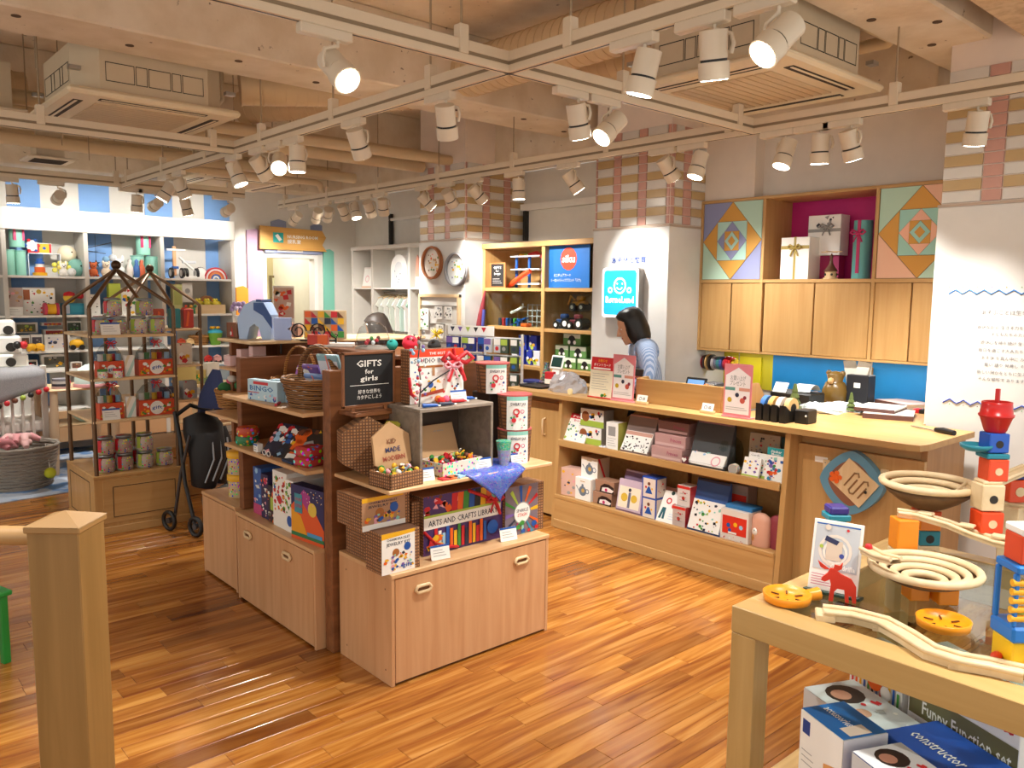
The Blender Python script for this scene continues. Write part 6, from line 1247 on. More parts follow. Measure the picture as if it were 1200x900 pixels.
BX = [('r', 0, 0, 1, 1, 'w'), ('r', .06, .82, .24, .94, '#1c3f8a'), ('l', .06, .55, .4, .7, 3, 'e'), ('c', .42, .3, .28, '#ee8a2a'), ('o', .42, .3, .24, .28, '#d86a1a'), ('p', [(.6, .3), (.95, .2), (.95, .75), (.6, .7)], '#e0a060')]
under('white and blue box with an orange disc printed on its front, lowest left', .36, -.10, .46, .17, 0, .14, -2.0, 'w', BX, [('r', 0, 0, 1, 1, '#1d6cb8'), ('t', 'accessories', .4, .4, .2, 'w', .6), ('r', .7, .2, .95, .7, '#e8dccb')], 'marble_run_box', (1, [('r', 0, 0, 1, 1, '#e6e6ea'), ('r', .6, .5, .85, .8, '#1c3f8a')]))
PH = [('r', 0, 0, 1, 1, '#cfd3d6'), ('c', .24, .5, .19, '#2a1a14'), ('c', .24, .42, .1, '#b5806a'), ('c', .6, .35, .08, '#c99a80'), ('r', .45, .1, .9, .16, 'n'), ('s', 8, .4, .5, .95, .9, 'rwe', .04)]
under('flat box printed with a curly haired child under the table, left one', .21, -.22, .41, .3, 0, .18, -2.0, '#d8d8da', PH, PH)
under('flat box with a second curly haired child print at the bottom edge', .36, .13, .45, .22, 0, .15, -2.0, '#23418e', PH, PH)
under('broad blue box with silver lettering lying in front of the white one', .20, .12, .44, .36, 0, .19, -2.0, '#1b4fae', [], [('t', 'constructor set', .4, .3, .22, 'w', .6, .01), ('c', .75, .4, .13, '#cfd6de')])
# marble run helper pieces
PWD = mat('#e3cda6', .5, kind='wood', axis=0, col2='#d8bf95')
def cube(par, x, y, z, s, col, rz=0, hole=True, dot=False, name='block'):
    m = PWD if col == 'wood' else mat(col, .35); q = MB().at((x, y, z), rz=rz); q.box(-s/2, -s/2, 0, s/2, s/2, s, m, .003); o = q.build(name, par)
    hm = mat('#3a2a20', .8) if col == 'wood' else mat('#4a1c10' if col[1] in 'def' else '#12343c', .8)
    if hole:
        MB().at((x, y, z), rz=rz).cyl((0, -s/2-.0008, s*.42), (0, -s/2+.001, s*.42), s*.2, hm, n=14).cyl((-s/2-.0008, 0, s*.42), (-s/2+.001, 0, s*.42), s*.2, hm if not dot else PWD, n=14).build('hole', par)
    return o
PC = 2.75
def P3(u, v, D):
    d = ray(u, v); return Vector((float(d[0]*D), float(d[1]*D), float(CH+d[2]*D)))
RZB = .84                      # the blocks stand askew to the room
def rail(par, pts, w, name='rail', m=None, h=.022):
    m = m or PWD; P = [Vector(p) for p in pts]
    L = []; Rr = []
    for i, p in enumerate(P):
        d = (P[min(i+1, len(P)-1)]-P[max(i-1, 0)]); d.z = 0; d.normalize(); n = Vector((-d.y, d.x, 0)); L.append(p+n*w*.38); Rr.append(p-n*w*.38)
    q = MB(); q.tube([tuple(p) for p in L], w*.13, m, 6); q.tube([tuple(p) for p in Rr], w*.13, m, 6)
    vs = []
    for a, b in zip(L, Rr): vs += [tuple(a-Vector((0, 0, .002))), tuple(b-Vector((0, 0, .002))), tuple(a-Vector((0, 0, h*.7))), tuple(b-Vector((0, 0, h*.7)))]
    fs = []
    for i in range(len(P)-1):
        k = 4*i; fs += [(k, k+1, k+5, k+4), (k+2, k+6, k+7, k+3), (k, k+4, k+6, k+2), (k+1, k+3, k+7, k+5)]
    q.add(vs, fs, m); return q.build(name, par)
def bowl(par, c, r, h, n=4):
    for i in range(n):
        f = 1-i*.21; zz = -h*i/(n)
        q = MB(); q.tube([(c.x+math.cos(a)*r*f, c.y+math.sin(a)*r*f, c.z+zz) for a in [2*PI*k/36 for k in range(36)]], r*.085, PWD, 8, True); q.build('spiral_ring', par)
    MB().lathe([(r*.2, -h*1.25), (r*.42, -h*1.1), (r*.68, -h*.8), (r*.9, -h*.45), (r*.98, -h*.2), (r*.9, -h*.38), (r*.68, -h*.74), (r*.42, -h*1.04), (0, -h*1.15)], mat('#6f5232', .7, kind='wood', axis=0, col2='#5f4528'), tuple(c), 32).build('bowl_shell', par)  # dark shell colour stands in for the shade between the rings
# upper bowl on its column
t = thing('spiral_bowl', 'raised wooden spiral bowl of the marble run, standing on an orange and teal column', 'marble run', (0, 0, 0))
c = P3(1088, 566, 2.68); bowl(t, c, .14, .07); s = .07
z = GZ; col = [('#d8641e', 1), ('wood', 0), ('#1f7f93', 1), ('#e8861e', 0), ('#d8541e', 0)]; H5 = (c.z-.088-GZ)/4.05
for i, (cc_, dt) in enumerate(col):
    hh = H5*(.75 if i == 1 else 1) if i < 4 else H5*.3; m = PWD if cc_ == 'wood' else mat(cc_, .35)
    q = MB().at((c.x, c.y, z), rz=RZB); q.box(-s/2, -s/2, 0, s/2, s/2, hh-.001, m, .003); q.build('block', t)
    if i in (0, 2): MB().at((c.x, c.y, z), rz=RZB).cyl((-s/2-.001, 0, hh*.45), (-s/2+.001, 0, hh*.45), s*.2, DARK, n=14).cyl((0, -s/2-.001, hh*.45), (0, -s/2+.001, hh*.45), s*.2, DARK, n=14).build('hole', t)
    z += hh
a = P3(1142, 580, 2.62); rail(t, [(c.x+.10, c.y-.1, c.z-.0), tuple(c.lerp(a, .75)), tuple(a)], .05, 'bowl_spout')
# orange and pale column at the left with the long rail
t = thing('marble_rail', 'long curved wooden rail of the marble run carried by an orange and pale column', 'marble run', (0, 0, 0))
A = P3(1057, 655, 2.6); sA = .066
bx, by = onz(1057, 668, GZ); topz = P3(1057, 605, 2.6).z
q0 = MB().at((A.x, A.y, GZ), rz=RZB).box(-sA/2, -sA/2, 0, sA/2, sA/2, (topz-GZ)*.5, PWD, .003).build('block', t); MB().at((A.x, A.y, GZ+(topz-GZ)*.5+.0005), rz=RZB).box(-sA/2, -sA/2, 0, sA/2, sA/2, (topz-GZ)*.5-.002, mat('#ee8e1e', .35), .003).build('block', t)
MB().at((A.x, A.y, GZ), rz=RZB).cyl((0, -sA/2-.001, .03), (0, -sA/2+.001, .03), .013, DARK, n=12).cyl((-sA/2-.001, 0, .03), (-sA/2+.001, 0, .03), .013, DARK, n=12).build('hole', t)
pts = [P3(u, v, D) for u, v, D in ((1052, 599, 2.6), (1075, 602, 2.58), (1110, 612, 2.54), (1140, 624, 2.5), (1170, 634, 2.44), (1205, 641, 2.36), (1240, 644, 2.3))]
rail(t, pts, .052)
for u, v, D in ((1085, 603, 2.57), (1133, 617, 2.51), (1172, 630, 2.43)): p = P3(u, v, D); q = MB().at(tuple(p), rz=RZB+.8); q.box(-.022, -.016, 0, .022, .016, .008, PWD, .002); q.build('rail_joint', t)
# main tower standing on the rail
t = thing('marble_tower', 'tall marble run tower with a red funnel on top', 'marble run', (0, 0, 0)); D0 = 2.52; p0 = P3(1156, 622, D0)
s = .069; cz = [P3(1156, v, D0).z for v in (621, 598, 563)]
def stack(u, D, v0, v1, col, s, dot=True): a = P3(u, v0, D); b = P3(u, v1, D); m = PWD if col == 'wood' else mat(col, .35); q = MB().at((a.x, a.y, a.z), rz=RZB).box(-s/2, -s/2, 0, s/2, s/2, b.z-a.z-.0008, m, .003); q.build('block', t); k = (b.z-a.z); MB().at((a.x, a.y, a.z), rz=RZB).cyl((-s/2-.001, 0, k*.45), (-s/2+.001, 0, k*.45), s*.19, PWD if dot else DARK, n=14).cyl((0, -s/2-.001, k*.45), (0, -s/2+.001, k*.45), s*.17, DARK, n=14).build('hole', t); return a
stack(1155, D0, 622, 597, '#e2471d', s); stack(1156, D0, 596, 565, 'wood', s, False)
MB().at(tuple(P3(1158, 566, D0)), rz=RZB).box(-.03, -.03, 0, .03, .03, .012, PWD, .004).build('rail_joint', t)
stack(1163, D0, 562, 536, '#df4a22', .062); stack(1164, D0, 529, 506, '#2257b8', .062, False)
a = P3(1163, 536, D0); q = MB().at(tuple(a), rz=RZB); q.box(-.035, -.035, 0, .035, .035, .016, mat('#1f8296', .35), .003); q.build('channel_base', t)
b = P3(1144, 524, D0); q = MB(); q.lathe([(.005, -.012), (.03, -.01), (.045, 0), (.047, .01), (.042, .01), (.035, .0), (.0, -.004)], mat('#1f8296', .35), tuple(b), 20); q.build('channel_dish', t)
a = P3(1166, 506, D0); q = MB(); q.lathe([(.028, 0), (.032, .005), (.045, .045), (.05, .05), (.05, .056), (.046, .058), (.043, .085), (.043, .095), (.038, .095), (.036, .05), (.0, .02)], mat('#c81e1c', .3), tuple(a), 24); q.build('funnel', t)
q = MB().at((a.x, a.y, a.z+.09)); q.box(-.006, -.006, -.02, .006, .006, .045, mat('#c81e1c', .3), .001); q.build('funnel_handle', t)
# rail to the right block
t = thing('marble_bridge', 'short wooden bridge and red block at the right edge behind the funnel tower', 'marble run', (0, 0, 0))
rail(t, [P3(1160, 566, 2.55), P3(1180, 557, 2.6), P3(1205, 547, 2.62)], .05, 'rail')
a = P3(1187, 586, 2.72); q = MB().at(tuple(a), rz=RZB).box(-.036, -.036, 0, .036, .036, .074, mat('#df4a22', .35), .003); q.build('block', t); MB().at(tuple(a), rz=RZB).cyl((-.0375, 0, .036), (-.035, 0, .036), .016, PWD, n=14).build('hole', t)
q = MB().at((a.x, a.y, a.z+.076), rz=RZB); q.box(-.03, -.03, 0, .03, .03, .014, mat('#23306e', .4), .002); q.build('connector', t); rail(t, [P3(1168, 586, 2.74), P3(1190, 590, 2.72), P3(1225, 594, 2.7)], .05, 'rail'); 
zc_ = a.z; MB().box(a.x-.03, a.y-.03, GZ, a.x+.03, a.y+.03, zc_-.02, PWD, .003).build('column', t)
# lower bowl
t = thing('spiral_bowl', 'large wooden spiral bowl low over the glass on orange supports', 'marble run', (0, 0, 0)); c = P3(1084, 666, 2.40); bowl(t, c, .146, .045)
for u, v in ((1070, 712), (1098, 712)):
    x, y = onz(u, v, GZ); 
OR = mat('#ee8a14', .25)
for dx, dy in ((.02, .03), (.05, -.04)): MB().at((c.x+dx, c.y+dy, GZ), rz=RZB).box(-.03, -.03, 0, .03, .03, c.z-.058-GZ, OR, .003).build('block', t)
rail(t, [P3(1015, 642, 2.42), P3(1030, 650, 2.36), P3(1050, 655, 2.3)], .05, 'bowl_spout'); MB().ball(tuple(P3(1018, 641, 2.42)), .012, RED, n=8).build('red_tip', t)
t = thing('marble_rail', 'short slatted wooden rail between the teal column and the pale block', 'marble run', (0, 0, 0))
a = P3(1080, 645, 2.6)
for i in range(4): q = MB().at((a.x+.012*i, a.y-.014*i, a.z-.02), rz=RZB+.2); q.box(-.05, -.005, 0, .03, .005, .014, PWD, .002); q.build('slat', t)
MB().at((a.x+.01, a.y-.02, GZ), rz=RZB).box(-.02, -.02, 0, .02, .02, a.z-.021-GZ, ORANGE, .002).build('block', t)
# dishes
def dish(lab, u, v, spout=True):
    x, y = onz(u, v, GZ); t = thing('marble_dish', lab, 'dish', (x, y, GZ), -.5); r = .07
    MB().lathe([(r*.7, 0), (r*.95, .008), (r, .03), (r*.95, .032), (r*.9, .018), (r*.3, .012), (0, .011)], mat('#f29a1a', .35), n=28).build('dish_body', t)
    if spout: MB().tube([(r*.95, 0, .018), (r*1.25, 0, .018), (r*1.5, 0, .02)], [.016, .018, .02], mat('#f29a1a', .35), 10).build('spout', t)
    for k in range(6): a = k*1.05; MB().at((math.cos(a)*r*.55, math.sin(a)*r*.55, .0165), rz=a).box(-.012, -.002, 0, .012, .002, .003, mat('#5a3510', .6)).build('slot', t)
dish('orange round dish with a spout at the table corner', 922, 706); dish('orange round dish lying in the middle of the glass', 1105, 737, False)
# flat rail on the glass
t = thing('marble_rail', 'long s-curved wooden rail lying on the glass along the table edge', 'marble run', (0, 0, 0))
pts = []
for u, v in ((965, 714), (1000, 718), (1035, 727), (1062, 742), (1090, 760), (1125, 771), (1160, 777), (1200, 786)):
    x, y = onz(u, v, GZ+.028); pts.append((x, y, GZ+.028))
rail(t, pts, .06, h=.034); MB().at(tuple(pts[0]), rz=-1.0).box(-.02, -.03, -.028, .03, .03, -.006, PWD, .003).build('rail_foot', t)
for k in (2, 5): MB().at((pts[k][0], pts[k][1], GZ), rz=-1.2).box(-.025, -.02, 0, .025, .02, .012, PWD, .002).build('rail_foot', t)
x, y = onz(1168, 768, GZ+.03); MB().at((x, y, GZ+.03)).ball((0, 0, 0), .014, mat('#e8451e', .4), (1.6, 1, .6), 8).build('red_connector', t)
# yellow and blue wheel piece
t = thing('marble_counter', 'blue and yellow roller piece with a red block on top, on the glass table', 'marble run', tuple(onz(1192, 782, GZ))+(GZ,), .85); s = .085
MB().box(-s/2, -s/2, 0, s/2, s/2, .08, mat('#f0c21a', .35), .004).build('yellow_box', t); MB().box(-s/2-.006, -s/2-.006, .08, s/2+.006, s/2+.006, .12, mat('#1f78d0', .35), .006).build('blue_base', t)
for sy in (-1, 1): MB().box(-s/2, sy*s/2-.006, .12, -s/2+.014, sy*s/2+.006, .25, mat('#1f78d0', .35), .003).build('blue_post', t); MB().box(s/2-.014, sy*s/2-.006, .12, s/2, sy*s/2+.006, .25, mat('#1f78d0', .35), .003).build('blue_post', t)
for i in range(5): MB().cyl((-s*.42, -s*.62, .14+.022*i), (-s*.42, s*.62, .14+.022*i), .009, mat('#f2b52a', .35), n=10).build('roller', t)
MB().box(-s/2-.004, -s/2-.004, .25, s/2+.004, s/2+.004, .27, mat('#1f78d0', .35), .004).build('blue_top', t)
MB().box(-.035, -.035, .271, .035, .035, .34, mat('#df4a22', .35), .003).box(-.036, -.036, .341, .036, .036, .36, CARD, .003).build('block', t); MB().cyl((-.036, 0, .305), (-.034, 0, .305), .014, DARK, n=12).cyl((0, -.036, .305), (0, -.034, .305), .014, DARK, n=12).build('hole', t)
for k in range(3): MB().ball((-.03+.03*k, -.02, .122), .009, colr('gyg'[k]), n=8).build('wheel_cog', t)
# picture card with the red moose
xl, yl = onz(947, 692, GZ); xr, yr = onz(1003, 704, GZ); t = thing('picture_card', 'upright white leaflet with a photo of a spiral bowl on the table corner', 'leaflet', ((xl+xr)/2, (yl+yr)/2, GZ+.01), math.atan2(yr-yl, xr-xl)); t.rotation_euler[0] = -.22
w, h = .145, .215
MB().box(-w/2, 0, 0, w/2, .004, h, CARD, .002).build('sheet', t)
q = MB(); face(q, w, h, [('r', .06, .3, .94, .92, '#c4cad0'), ('r', .06, .93, .94, .95, '#2a62b0'), ('o', .48, .58, .28, .34, '#e6dcd0'), ('o', .48, .56, .2, .25, '#efe8de'), ('r', .3, .44, .62, .72, '#d8c8b4'), ('p', [(.28, .78), (.55, .72), (.5, .66), (.25, .71)], '#2a2f55'), ('c', .62, .52, .05, '#3a4a9a'), ('c', .2, .62, .04, 'l'), ('c', .3, .9, .06, '#e0d4c4'), ('c', .7, .89, .03, 'r'), ('t', 'Quadrilla', .66, .33, .07, 'w', .5, .02), ('l', .06, .06, .5, .24, 5, '#c8788a')], y=-.0008); q.build('printed_front', t)
MB().box(-w/2-.01, -.015, -.01, w/2+.01, .05, 0, mat('#17382a', .5), .002).build('stand', t); MB().box(-.02, .006, -.009, .02, .05, .09, BLACK).build('stand_back', t)
xl, yl = onz(970, 702, GZ); t = thing('moose_figure', 'flat red moose standing in front of the leaflet', 'figure', ((xl+xr)/2-.025, (yl+yr)/2-.005, GZ+.001), math.atan2(yr-.02-yl, xr-xl)); M_ = mat('#d8341a', .5)
mo = [(-.03, 0), (-.018, 0), (-.016, .03), (-.008, .04), (.012, .038), (.016, 0), (.026, 0), (.024, .02), (.032, .02), (.036, 0), (.046, 0), (.044, .05), (.03, .072), (.0, .085), (-.018, .1), (-.03, .1), (-.036, .085), (-.05, .072), (-.054, .062), (-.044, .058), (-.03, .066), (-.026, .05)]
mo2 = [(-.03, .096), (-.05, .11), (-.066, .122), (-.058, .102), (-.046, .096)]; mo3 = [(-.022, .098), (-.018, .112), (-.004, .11), (.004, .12), (.002, .1), (-.01, .094)]
MB().prism(mo, 0, .008, M_, 'y').build('moose_body', t); MB().prism(mo2, .001, .006, M_, 'y').build('antler', t); MB().prism(mo3, .001, .006, M_, 'y').build('antler', t)
# teal stand seen behind the leaflet
x, y = onz(1000, 665, GZ); t = thing('teal_tower', 'small purple topped teal tower piece behind the leaflet', 'marble run', (2.47, 1.2, GZ), RZB)
zz = P3(1000, 590, 2.68).z-GZ; MB().cyl((-.015, -.015, 0), (-.015, -.015, zz-.03), .012, mat('#2a86a0', .35)).build('teal_post', t); MB().cyl((.015, .015, 0), (.015, .015, zz-.03), .012, mat('#2a86a0', .35)).build('teal_post', t)
MB().box(-.035, -.035, zz-.03, .035, .035, zz-.01, mat('#1f8fa6', .35), .003).box(-.03, -.03, zz-.01, .03, .03, zz+.015, mat('#3a2f86', .35), .005).build('top_piece', t)
# ================================================================== FENCE POST, CHAIR
FA = math.radians(-41.7); x, y = onz(77, 603, 1.0)
t = thing('newel_post', 'square oak post with a shallow pyramid cap in the left foreground, carrying a round rail', 'post', (x, y, 0), FA); w = .135; FO = mat('#94703c', .5, kind='wood', col2='#866431')
MB().box(-w/2, -w/2, 0, w/2, w/2, .985, FO, .003).build('post_shaft', t); MB().box(-w/2-.006, -w/2-.006, .968, w/2+.006, w/2+.006, .985, mat('#9c7744', .5, kind='wood', axis=0), .003).build('cap', t)
q = MB(); a = w/2+.006; q.add([(-a, -a, .985), (a, -a, .985), (a, a, .985), (-a, a, .985), (0, 0, 1.012)], [(0, 1, 4), (1, 2, 4), (2, 3, 4), (3, 0, 4)], mat('#9c7744', .5, kind='wood', axis=0)); q.build('cap_pyramid', t)
MB().cyl((-w/2, .02, .935), (-1.6, .02, .935), .026, mat('#b08a58', .45, kind='wood', axis=0), n=18).build('round_rail', t); MB().box(-w/2-.012, -.02, 0, -w/2, .03, .9, mat('#3a3550', .4)).build('shaded_face_strip', t)  # dark strip paints in the shaded left face of the post
GR = mat('#1f8a34', .4); gx, gy = onz(8, 775, 0); gx -= .18; gy += .08
t = thing('green_chair', 'small green wooden child chair at the left edge', 'chair', (gx, gy, 0), .3)
for i, (a, b) in enumerate(((-.14, -.14), (.14, -.14), (-.14, .14), (.14, .14))):
    MB().box(a-.016, b-.016, 0, a+.016, b+.016, .32 if i < 2 else .46, GR, .004).build('leg', t)
MB().box(-.17, -.17, .3, .17, .17, .322, GR, .005).build('seat', t); MB().box(-.15, .13, .36, .15, .15, .44, GR, .004).build('backrest', t)
for s in (-.14, .14): MB().box(s-.008, -.14, .12, s+.008, .14, .15, GR, .003).build('stretcher', t)
# ================================================================== BACK WALL SHELVING
YF = 8.6; SW = mat('#e4e1da', .5); SG = mat('#cfcbc2', .55)
bx_ = [.76, 1.475, 2.155, 2.865, 3.60]; bz = [.45, .827, 1.014, 1.35, 1.718]
u_ = thing('wall_shelving', 'white shelving with a deep cornice filling the blue striped back wall', 'shelving', (0, 0, 0))
MB().box(.7, YF-.02, 2.135, 3.62, YF+.05, 2.335, SW, .003).build('cornice', u_); MB().box(.7, YF+.05, 2.32, 3.62, YB-.008, 2.335, SW).build('cornice_top', u_)
for x in bx_: MB().box(x-.02, YF, .12, x+.02, YB-.008, 2.14, SG, .002).build('upright', u_)
for i in range(4):
    for z in bz: MB().box(bx_[i]+.02, YF+.005, z-.022, bx_[i+1]-.02, YB-.008, z, SW, .002).build('shelf', u_)
    MB().box(bx_[i]+.022, YF-.002, .13, bx_[i+1]-.022, YF+.02, .43, mat('#c9a278', .5, kind='wood', axis=0), .003).build('drawer_front', u_)
GB = {}
def bq(name, lab, cat, u0, u1, v0, z, body, spec, d=.08, Y=8.66, **k): return boxy(name, lab, cat, Y, u0, u1, v0, z, d, body, spec, **k)
def bcyl(name, lab, cat, u0, u1, v0, z, col, Y=8.72, lid=None, z0=0, rib=None):
    x, w, h = on_y(Y, u0, u1, v0, z+z0); t = thing(name, lab, cat, (x, Y, z+z0)); MB().cyl((0, 0, 0), (0, 0, h), w/2, mat(col, .5), n=20).build('tin_body', t)
    if lid: MB().cyl((0, 0, h), (0, 0, h+.012), w/2+.003, mat(lid, .5), n=20).build('lid', t)
    if rib: MB().box(-w*.3, -w/2-.003, h*.4, -w*.12, -w/2+.02, h+.014, mat(rib, .5)).box(w*.3, -w*.42, h*.4, w*.45, -w*.2, h+.014, mat(rib, .5)).build('ribbon', t)
    return t
def plush(name, lab, u, v, z, Y, col, r=.07, kind='bear', z0=0):
    x = ony(u, v, Y)[0]; t = thing(name, lab, 'plush toy' if name.endswith('toy') or 'plush' in name else 'toy', (x, Y, z+z0)); m = mat(col, .95, kind='fabric')
    if kind == 'ball': MB().ball((0, 0, r), r, m, n=14).build('plush_body', t); MB().ball((r*.3, -r*.92, r*1.2), r*.1, DARK, n=6).build('eye', t)
    elif kind == 'flower':
        for i in range(5): MB().ball((math.cos(i*1.257)*r*.7, -.01, r+math.sin(i*1.257)*r*.7), r*.42, m, (1, .5, 1), 8).build('petal', t)
        MB().ball((0, -.03, r), r*.35, mat('#e8d36a', .9), (1, .5, 1), 8).build('flower_centre', t)
    else:
        MB().ball((0, 0, r*.8), r*.8, m, (1, .85, 1), 12).build('plush_body', t); MB().ball((0, -r*.1, r*1.9), r*.6, m, n=12).build('head', t)
        for s in (-1, 1): MB().ball((s*r*.45, -.01, r*2.4), r*.22, m, (1, .5, 1.2 if kind == 'bear' else 2.6), 8).build('ear', t); MB().ball((s*r*.5, -r*.6, r*.25), r*.3, m, (1, 1.5, .8), 8).build('foot', t); MB().ball((s*r*.22, -r*.66, r*2.0), r*.08, DARK, n=6).build('eye', t)
        MB().ball((0, -r*.66, r*1.8), r*.12, DARK, n=6).build('nose', t)
    return t
zA = bz[4]
bcyl('gift_tin', 'teal gift cylinder low at the left end of the top back shelf', 'gift tin', 5, 18, 294, zA, '#8fccb9', lid='#7dbcab')
bcyl('gift_tin', 'teal gift cylinder beside the low left one on the top back shelf', 'gift tin', 18, 31, 295, zA, '#96d2bf', Y=8.74, lid='#7dbcab')
bcyl('gift_tin', 'teal gift cylinder with a pink ribbon raised on the two low ones', 'gift tin', 11, 29, 270, zA+.26, '#8fccb9', Y=8.73, rib='#c8306a')
bcyl('gift_tin', 'teal gift cylinder with pink ribbon on top of the middle bay pile', 'gift tin', 160, 176, 278, zA+.23, '#96d2bf', Y=8.74, rib='#c8306a')
bcyl('gift_tin', 'left of the two teal gift cylinders under the middle bay ribboned one', 'gift tin', 154, 169, 301, zA, '#9ad4c6', lid='#7dbcab')
bcyl('gift_tin', 'right of the two teal gift cylinders under the middle bay ribboned one', 'gift tin', 170, 186, 302, zA, '#8ac8b8', Y=8.74, lid='#7dbcab')
x, w, h = on_y(8.75, 33, 71, 297, zA); t = thing('clear_riser', 'clear riser carrying two wooden toys on the top back shelf', 'riser', (x, 8.72, zA)); MB().box(-w/2, 0, h-.006, w/2, .12, h, mat('#e8eef2', .1)).box(-w/2, 0, 0, -w/2+.006, .12, h, mat('#e8eef2', .1)).box(w/2-.006, 0, 0, w/2, .12, h, mat('#e8eef2', .1)).build('riser_panel', t); hr = h
x = ony(38, 288, 8.76)[0]; t = thing('round_toy', 'round faced wooden toy in red, blue and white on the clear riser', 'toy', (x, 8.76, zA+hr)); MB().cyl((0, 0, .07), (0, .02, .07), .05, PAL['w'], n=16).build('face_disc', t)
for i in range(6): a = i*1.047; MB().ball((math.cos(a)*.055, .01, .07+math.sin(a)*.055), .018, colr('rb'[i % 2]), n=8).build('bead', t)
MB().box(-.04, -.01, 0, .04, .03, .015, RED).build('foot', t)
x, w, h = on_y(8.76, 44, 61, 285, zA+hr); pbox('beat_box_toy', 'red and yellow toy box with a blue dot on the clear riser', 'toy', (x, 8.76, zA+hr), 0, w, h, .06, 'w', [('r', .0, .0, 1, 1, 'w'), ('r', .02, .06, .16, .94, 'r'), ('r', .16, .06, .84, .94, 'y'), ('r', .84, .06, .98, .94, 'r'), ('c', .5, .5, .12, 'b')])
x = ony(47, 310, 8.66)[0]; t = thing('stacking_tower', 'stacking tower with blue hat, red block and yellow base on the top back shelf', 'toy', (x, 8.68, zA))
for i, (c, w, h, z) in enumerate((('y', .06, .03, 0), ('o', .045, .05, .03), ('w', .035, .03, .08), ('b', .04, .02, .11), ('b', .025, .03, .13))): MB().cyl((0, 0, z), (0, 0, z+h), w, colr(c), n=14).build('stacking_block', t)
plush('plush_ball', 'cream round plush perched behind the teal whale plush', 78, 290, zA+.13, 8.80, '#e6d9bb', .085, 'ball')
x = ony(78, 310, 8.82)[0]; t = thing('box_riser', 'white box under the cream round plush', 'box', (x, 8.82, zA)); MB().box(-.07, -.05, 0, .07, .06, .13, WHITE, .003).build('box_body', t)
plush('plush_flower', 'yellow plush flower at the front of the top back shelf', 68, 305, zA+.02, 8.68, '#e3dc62', .06, 'flower')
plush('plush_flower', 'second yellow plush flower beside the cream plush', 75, 303, zA+.03, 8.70, '#e8e06a', .055, 'flower')
plush('plush_whale', 'teal whale plush at the right of the first back bay', 89, 310, zA, 8.74, '#7fb4a8', .085, 'ball')
plush('plush_rabbit', 'white lying rabbit plush in front of the teal whale', 74, 315, zA, 8.66, '#efece4', .05, 'rabbit')
plush('plush_whale', 'small white fish plush beside the rabbit plush', 84, 318, zA, 8.65, '#e6e8e6', .04, 'ball')
# middle bay top
x0 = ony(107, 290, 8.7)[0]; t = thing('baby_mobile', 'black hanging mobile with a star in the middle back bay', 'mobile', (x0, 8.75, 2.0)); 
MB().tube([(-.02, 0, 0), (.2, 0, .06)], .004, BLACK, 6).tube([(.05, 0, .02), (.05, 0, -.12)], .002, BLACK, 5).tube([(-.03, 0, -.03), (.14, 0, -.05)], .004, BLACK, 6).tube([(.2, 0, .06), (.2, 0, -.05)], .002, BLACK, 5).tube([(.05, 0, .02), (.05, 0, .13)], .002, BLACK, 5).build('mobile_wire', t)
st = [(math.sin(i*PI/5)*(.04 if i % 2 == 0 else .017), math.cos(i*PI/5)*(.04 if i % 2 == 0 else .017)) for i in range(10)]; MB().at((.05, 0, -.15)).prism(st, -.004, .004, BLACK, 'y').build('star', t)
for i, (a, c) in enumerate(((.2, '#c8ccd0'), (.14, '#7fa8c8'))): MB().ball((a, 0, -.09-.02*i), .035, mat(c, .9), n=10).build('hanging_ball', t)
plush('rag_doll', 'orange haired doll in blue at the left of the middle back bay', 109, 310, zA, 8.67, '#c8653a', .055, 'bear'); plush('plush_elephant', 'pale cream plush animal in the middle back bay', 124, 310, zA, 8.68, '#e6d6bc', .06, 'bear'); plush('plush_rabbit', 'large white plush behind the cream one in the middle back bay', 139, 305, zA, 8.75, '#eeeae6', .075, 'rabbit')
for i, (u, c) in enumerate(((152, '#e8e2da'), (160, '#3f6fb5'), (166, '#e0704a'))):
    x = ony(u, 310, 8.63)[0]; t = thing('toy_skittle', '%s toy skittle before the teal gift tins' % ('white', 'blue', 'coral')[i], 'skittle', (x, 8.63, zA)); MB().lathe([(.022, 0), (.035, .04), (.03, .1), (.014, .14), (.02, .165), (.0, .185)], mat(c, .4), n=12).build('skittle_body', t)
# right bay top: push toys and rainbow
for i, (u, l) in enumerate(((199, 'wooden push walker with black and white wheels at the left of the right back bay'), (216, 'second push walker with a tilted white bar in the right back bay'))):
    x = ony(u, 310, 8.7)[0]; t = thing('push_walker', l, 'push toy', (x, 8.70, zA)); 
    for s in (0, .11): MB().cyl((s-.012, -.04, .055), (s+.012, -.04, .055), .055, BLACK, n=16).cyl((s-.014, -.04, .055), (s+.014, -.04, .055), .035, WHITE, n=16).build('wheel', t)
    if i == 0: MB().box(.03, -.01, .03, .065, .01, .33, mat('#dfa878', .5), .004).box(-.03, -.015, .285, .16, .0, .305, WHITE, .003).box(.02, -.03, .1, .08, .0, .125, mat('#2f5fae')).build('push_bar', t)
    else: MB().tube([(-.05, 0, .22), (.06, 0, .12), (.18, 0, .03)], .012, WHITE, 8).box(-.02, -.01, .16, .12, .01, .185, mat('#cfd3d8'), .003).build('push_bar', t)
x = ony(235, 315, 8.68)[0]; t = thing('wheel_toy', 'round white wheel toy beside the rainbow', 'toy', (x, 8.68, zA)); MB().cyl((0, -.01, .06), (0, .01, .06), .06, WHITE, n=18).cyl((0, -.012, .06), (0, -.01, .06), .045, CARD, n=18).build('wheel_disc', t); MB().tube([(.062*math.cos(a), 0, .06+.062*math.sin(a)) for a in [k*PI/10 for k in range(20)]], .004, BLACK, 6, True).build('tyre', t)
